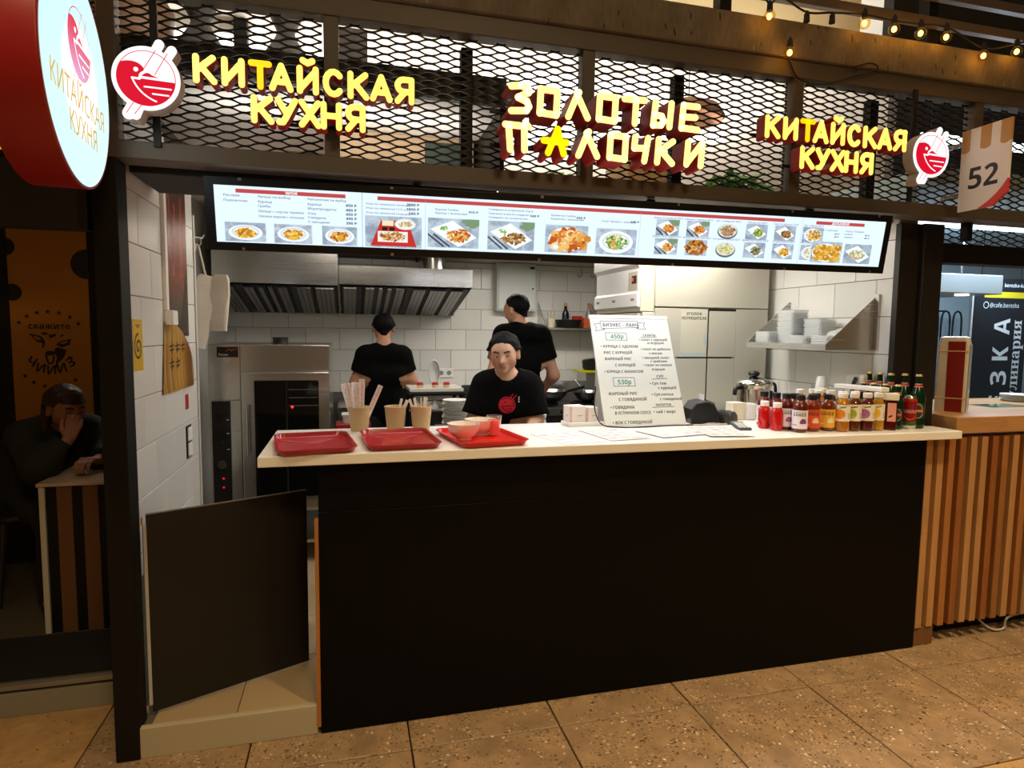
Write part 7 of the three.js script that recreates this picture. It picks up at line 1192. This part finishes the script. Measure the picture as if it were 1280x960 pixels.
  for (const i of [2, 5]) { const b = [[legs[i][0].map((v, q) => (q === 1 ? 0.045 : v)), legs[i][1], 0.044, 0.04]], [l3, h3] = boundsOf(b, 0.02), ff = capsuleField(b, 0.02); add(me, 'shoe', surfaceNets((x, y, z) => Math.max(ff(x, y, z), -y + 0.001), l3, h3, 0.009), mat(0x1a1a1a, 0.6)); }
  // hair
  const nape = capsuleField([[[0, -0.045, -0.03], [0, -0.085, -0.03], 0.042, 0.034]], 0.01);
  const line = o.hairline ?? ((x2, y2, z2) => Math.max(0.074 - y2 - Math.max(0, -z2 + 0.06) * 1.25 + 0.006 * noise.noise(x2 * 60, y2 * 60, z2 * 60), -0.088 - y2 + Math.abs(x2) * 0.25 + Math.max(0, z2 + 0.03) * 2.2));
  const hair = surfaceNets((x, y, z) => { const below = line(x, y, z), t = Math.min(o.hairGrow ?? 0.0125, 0.001 + Math.max(0, -below) * 0.2), strand = 0.0022 * noise.noise(x * 90, y * 60, z * 90) + 0.003 * noise.noise(x * 30, y * 30, z * 30 + 5), d = Math.min(hf(x, y, z), nape(x, y, z)) - t - strand; const unused = 0; return Math.max(d, below, (Math.hypot(x > 0 ? x - 0.088 : x + 0.088, y + 0.002, z) < 0.028 ? 0.004 : -1)); }, [-0.125, -0.14, -0.14], [0.125, 0.15, 0.14], 0.0042);
  add(me, 'hair', hair.applyMatrix4(headM), o.hairMat ?? pmat(0x030202, 0.7, 0, { specularIntensity: 0.35 }));
  if (o.longHair) { const lb = o.longHair.map(([a, b, r0, r1]) => [a, b, r0, r1]), [l4, h4] = boundsOf(lb, 0.02), lf = capsuleField(lb, 0.02); add(me, 'hair', surfaceNets((x, y, z) => lf(x, y, z) + 0.002 * noise.noise(x * 90, y * 16, z * 90), l4, h4, 0.006), o.hairMat); }
  // eyes
  for (const s of [-1, 1]) { const e = new THREE.SphereGeometry(0.0105, 14, 10).translate(s * 0.031, 0.006, 0.0725).applyMatrix4(headM), ir = new THREE.SphereGeometry(0.0055, 12, 8).translate(s * 0.031, 0.0045, 0.0795).applyMatrix4(headM); const em = add(me, 'eye', e, mat(0xe6dfd6, 0.3)); add(em, 'iris', ir, mat(0x1a100a, 0.2)); }
  return { me, shirt, shirtF };
}
const blackCloth = pmat(0x050505, 0.95, 0, { specularIntensity: 0.25 });
// shorter cook, seen from the back, hands at the prep table
person('cook in black t-shirt seen from the back, shorter one, at the prep table', [0.258, KF, -2.42], Math.PI, {
  H: 1.62, headScale: 0.94, skin: 0xb98363, cloth: blackCloth, wide: 1.12, hem: 0.74, joints: {
    hip: [0, 0.83, 0.0], waist: [0, 0.97, 0.01], chest: [0, 1.13, 0.015], sh: [0.152, 1.303, 0.01], head: [0.0, 1.50, 0.055], look: [14, 0],
    L: { elbow: [-0.212, 1.085, 0.03], wrist: [-0.12, 1.02, 0.23], dir: [0.4, -0.3, 0.85], palm: [0.2, -0.9, 0.1], curl: 35 }, R: { elbow: [0.212, 1.085, 0.03], wrist: [0.12, 1.02, 0.23], dir: [-0.4, -0.3, 0.85], palm: [-0.2, -0.9, 0.1], curl: 35 } } });
// taller cook, half turned to the left
person('cook in black t-shirt seen from the back, taller one, working at the stove', [1.245, KF, -2.0], Math.PI + 0.22, {
  H: 1.75, headScale: 0.93, skin: 0xc08e70, cloth: blackCloth, wide: 1.18, hem: 0.80, joints: {
    hip: [0, 0.90, 0.0], waist: [0, 1.06, 0.005], chest: [0, 1.27, 0.01], sh: [0.172, 1.475, 0.005], head: [0.025, 1.645, 0.055], look: [20, 30],
    L: { elbow: [-0.255, 1.16, -0.03], wrist: [-0.215, 0.97, 0.15], dir: [0.15, -0.6, 0.75], palm: [0.9, -0.2, 0.1], curl: 40 }, R: { elbow: [0.25, 1.16, 0.0], wrist: [0.2, 0.96, 0.16], dir: [-0.3, -0.3, 0.9], palm: [-0.9, -0.2, 0.1], curl: 40 } } });
// cashier behind the worktop, facing the hall
{
  const tex = canvas(256, 256, (x, w, h) => { x.fillStyle = '#050505'; x.fillRect(0, 0, w, h); x.save(); x.translate(118, 122); x.fillStyle = '#b3242c'; x.beginPath(); x.arc(0, 0, 80, 0, 7); x.fill(); x.strokeStyle = '#0c0c0d'; x.lineWidth = 7; x.beginPath(); x.arc(0, 0, 66, -2.4, 0.1); x.stroke(); x.strokeStyle = '#b3242c'; x.lineCap = 'round'; x.lineWidth = 9; for (const o of [0, 30]) { x.beginPath(); x.moveTo(56 + o, -104 + o * 0.3); x.lineTo(-8 + o, -14); x.stroke(); } x.strokeStyle = '#0c0c0d'; x.lineWidth = 6; x.beginPath(); x.moveTo(-50, 10); x.lineTo(66, 8); x.moveTo(-46, 14); x.quadraticCurveTo(-20, 60, 34, 70); x.stroke(); x.fillStyle = '#0c0c0d'; x.beginPath(); x.arc(-22, -26, 7, 0, 7); x.fill(); for (const y of [28, 44]) x.fillRect(2, y, 50, 5); x.restore(); x.fillStyle = '#d8d4cc'; for (let k = 0; k < 3; k++) x.fillRect(224, 40 + k * 20, 11, 14); });
  const c = person('cashier in loose black t-shirt with red round emblem behind the worktop', [0.868, KF, -0.98], -0.25, {
    H: 1.58, female: true, headScale: 1.02, skin: 0xc79a7c, cloth: blackCloth, wide: 0.98, grow: 0.018, flare: 0.016, sleeve: 0.86, neckR: 0.066, neckUp: 0.008, hairMat: pmat(0x030202, 0.65, 0, { specularIntensity: 0.4 }), hairGrow: 0.013,
    hairline: (x, y, z) => Math.max(0.082 - y - Math.max(0, -z + 0.06) * 1.5 - Math.abs(x) * 0.25 + 0.006 * noise.noise(x * 60, y * 60, z * 60), -0.09 - y), joints: {
      hip: [0, 0.80, -0.10], waist: [0, 0.92, -0.05], chest: [0, 1.06, -0.01], sh: [0.13, 1.19, 0.02], head: [-0.015, 1.362, 0.075], look: [13, -8, 3],
      L: { elbow: [-0.178, 0.985, 0.05], wrist: [-0.14, 0.945, 0.245], dir: [0.5, -0.05, 0.8], palm: [0, -1, 0], curl: 25 }, R: { elbow: [0.165, 0.985, 0.05], wrist: [0.12, 0.945, 0.245], dir: [-0.5, -0.05, 0.8], palm: [0, -1, 0], curl: 25 } } });
  // printed emblem follows the shirt front
  const n = 14, P = [], U = [], I = [], cx = 0.01, cy = 1.075, w = 0.15;
  for (let j = 0; j <= n; j++) for (let i = 0; i <= n; i++) { const x = cx + (i / n - 0.5) * w, y = cy + (j / n - 0.5) * w; let z = 0.3; for (let q = 0; q < 90 && c.shirtF(x, y, z) > 0; q++) z -= Math.max(0.0015, c.shirtF(x, y, z) * 0.6); P.push(x, y, z + 0.0035); U.push(i / n, j / n); }
  for (let j = 0; j < n; j++) for (let i = 0; i < n; i++) { const a = j * (n + 1) + i; I.push(a, a + 1, a + n + 2, a, a + n + 2, a + n + 1); }
  const g = new THREE.BufferGeometry(); g.setAttribute('position', new THREE.Float32BufferAttribute(P, 3)); g.setAttribute('uv', new THREE.Float32BufferAttribute(U, 2)); g.setIndex(I); g.computeVertexNormals();
  add(c.shirt, 'printed_emblem', g, pmat(0xffffff, 0.95, 0, { map: tex, specularIntensity: 0.25 }), 'red round emblem print');
}
// diner in the left stall
person('diner in dark jacket sitting at the cafe table with a hand at the mouth', [-1.555, 0.13, -1.41], 0.65, {
  H: 1.64, female: true, skin: 0x9c6a52, cloth: mat(0x15160f, 0.85), grow: 0.024, sleeve: 1.86, shirtName: 'jacket', neckR: 0.06, trousers: mat(0x161310, 0.85), hairMat: mat(0x3a1a10, 0.5), hairGrow: 0.016, hem: 0.42,
  hairline: (x, y, z) => Math.max(0.05 - y - Math.max(0, -z + 0.045) * 1.6, -0.12 - y), joints: {
    hip: [0, 0.52, -0.12], waist: [0, 0.66, -0.08], chest: [0, 0.80, 0.0], sh: [0.158, 0.91, 0.07], head: [0.0, 1.045, 0.20], look: [16, 12],
    legs: [{ knee: [-0.11, 0.50, 0.30], ankle: [-0.12, 0.08, 0.26], toe: [-0.13, 0.035, 0.38] }, { knee: [0.11, 0.50, 0.30], ankle: [0.12, 0.08, 0.26], toe: [0.13, 0.035, 0.38] }],
    L: { elbow: [-0.16, 0.775, 0.33], wrist: [-0.03, 0.90, 0.33], dir: [0.25, 0.7, -0.05], palm: [0.3, 0.1, -0.9], curl: 45 }, R: { elbow: [0.17, 0.77, 0.28], wrist: [0.07, 0.79, 0.40], dir: [-0.6, 0.15, 0.5], palm: [0, -1, 0], curl: 35 } },
  longHair: [[[-0.07, 1.06, 0.16], [-0.085, 0.9, 0.14], 0.026, 0.018], [[0.07, 1.06, 0.15], [0.085, 0.9, 0.13], 0.026, 0.018], [[0, 1.05, 0.11], [0, 0.9, 0.06], 0.05, 0.035]] });
scene.traverse((o) => { if (o.isLight && o.shadow) { o.castShadow = !o.isRectAreaLight; } });
renderer.render(scene, camera);
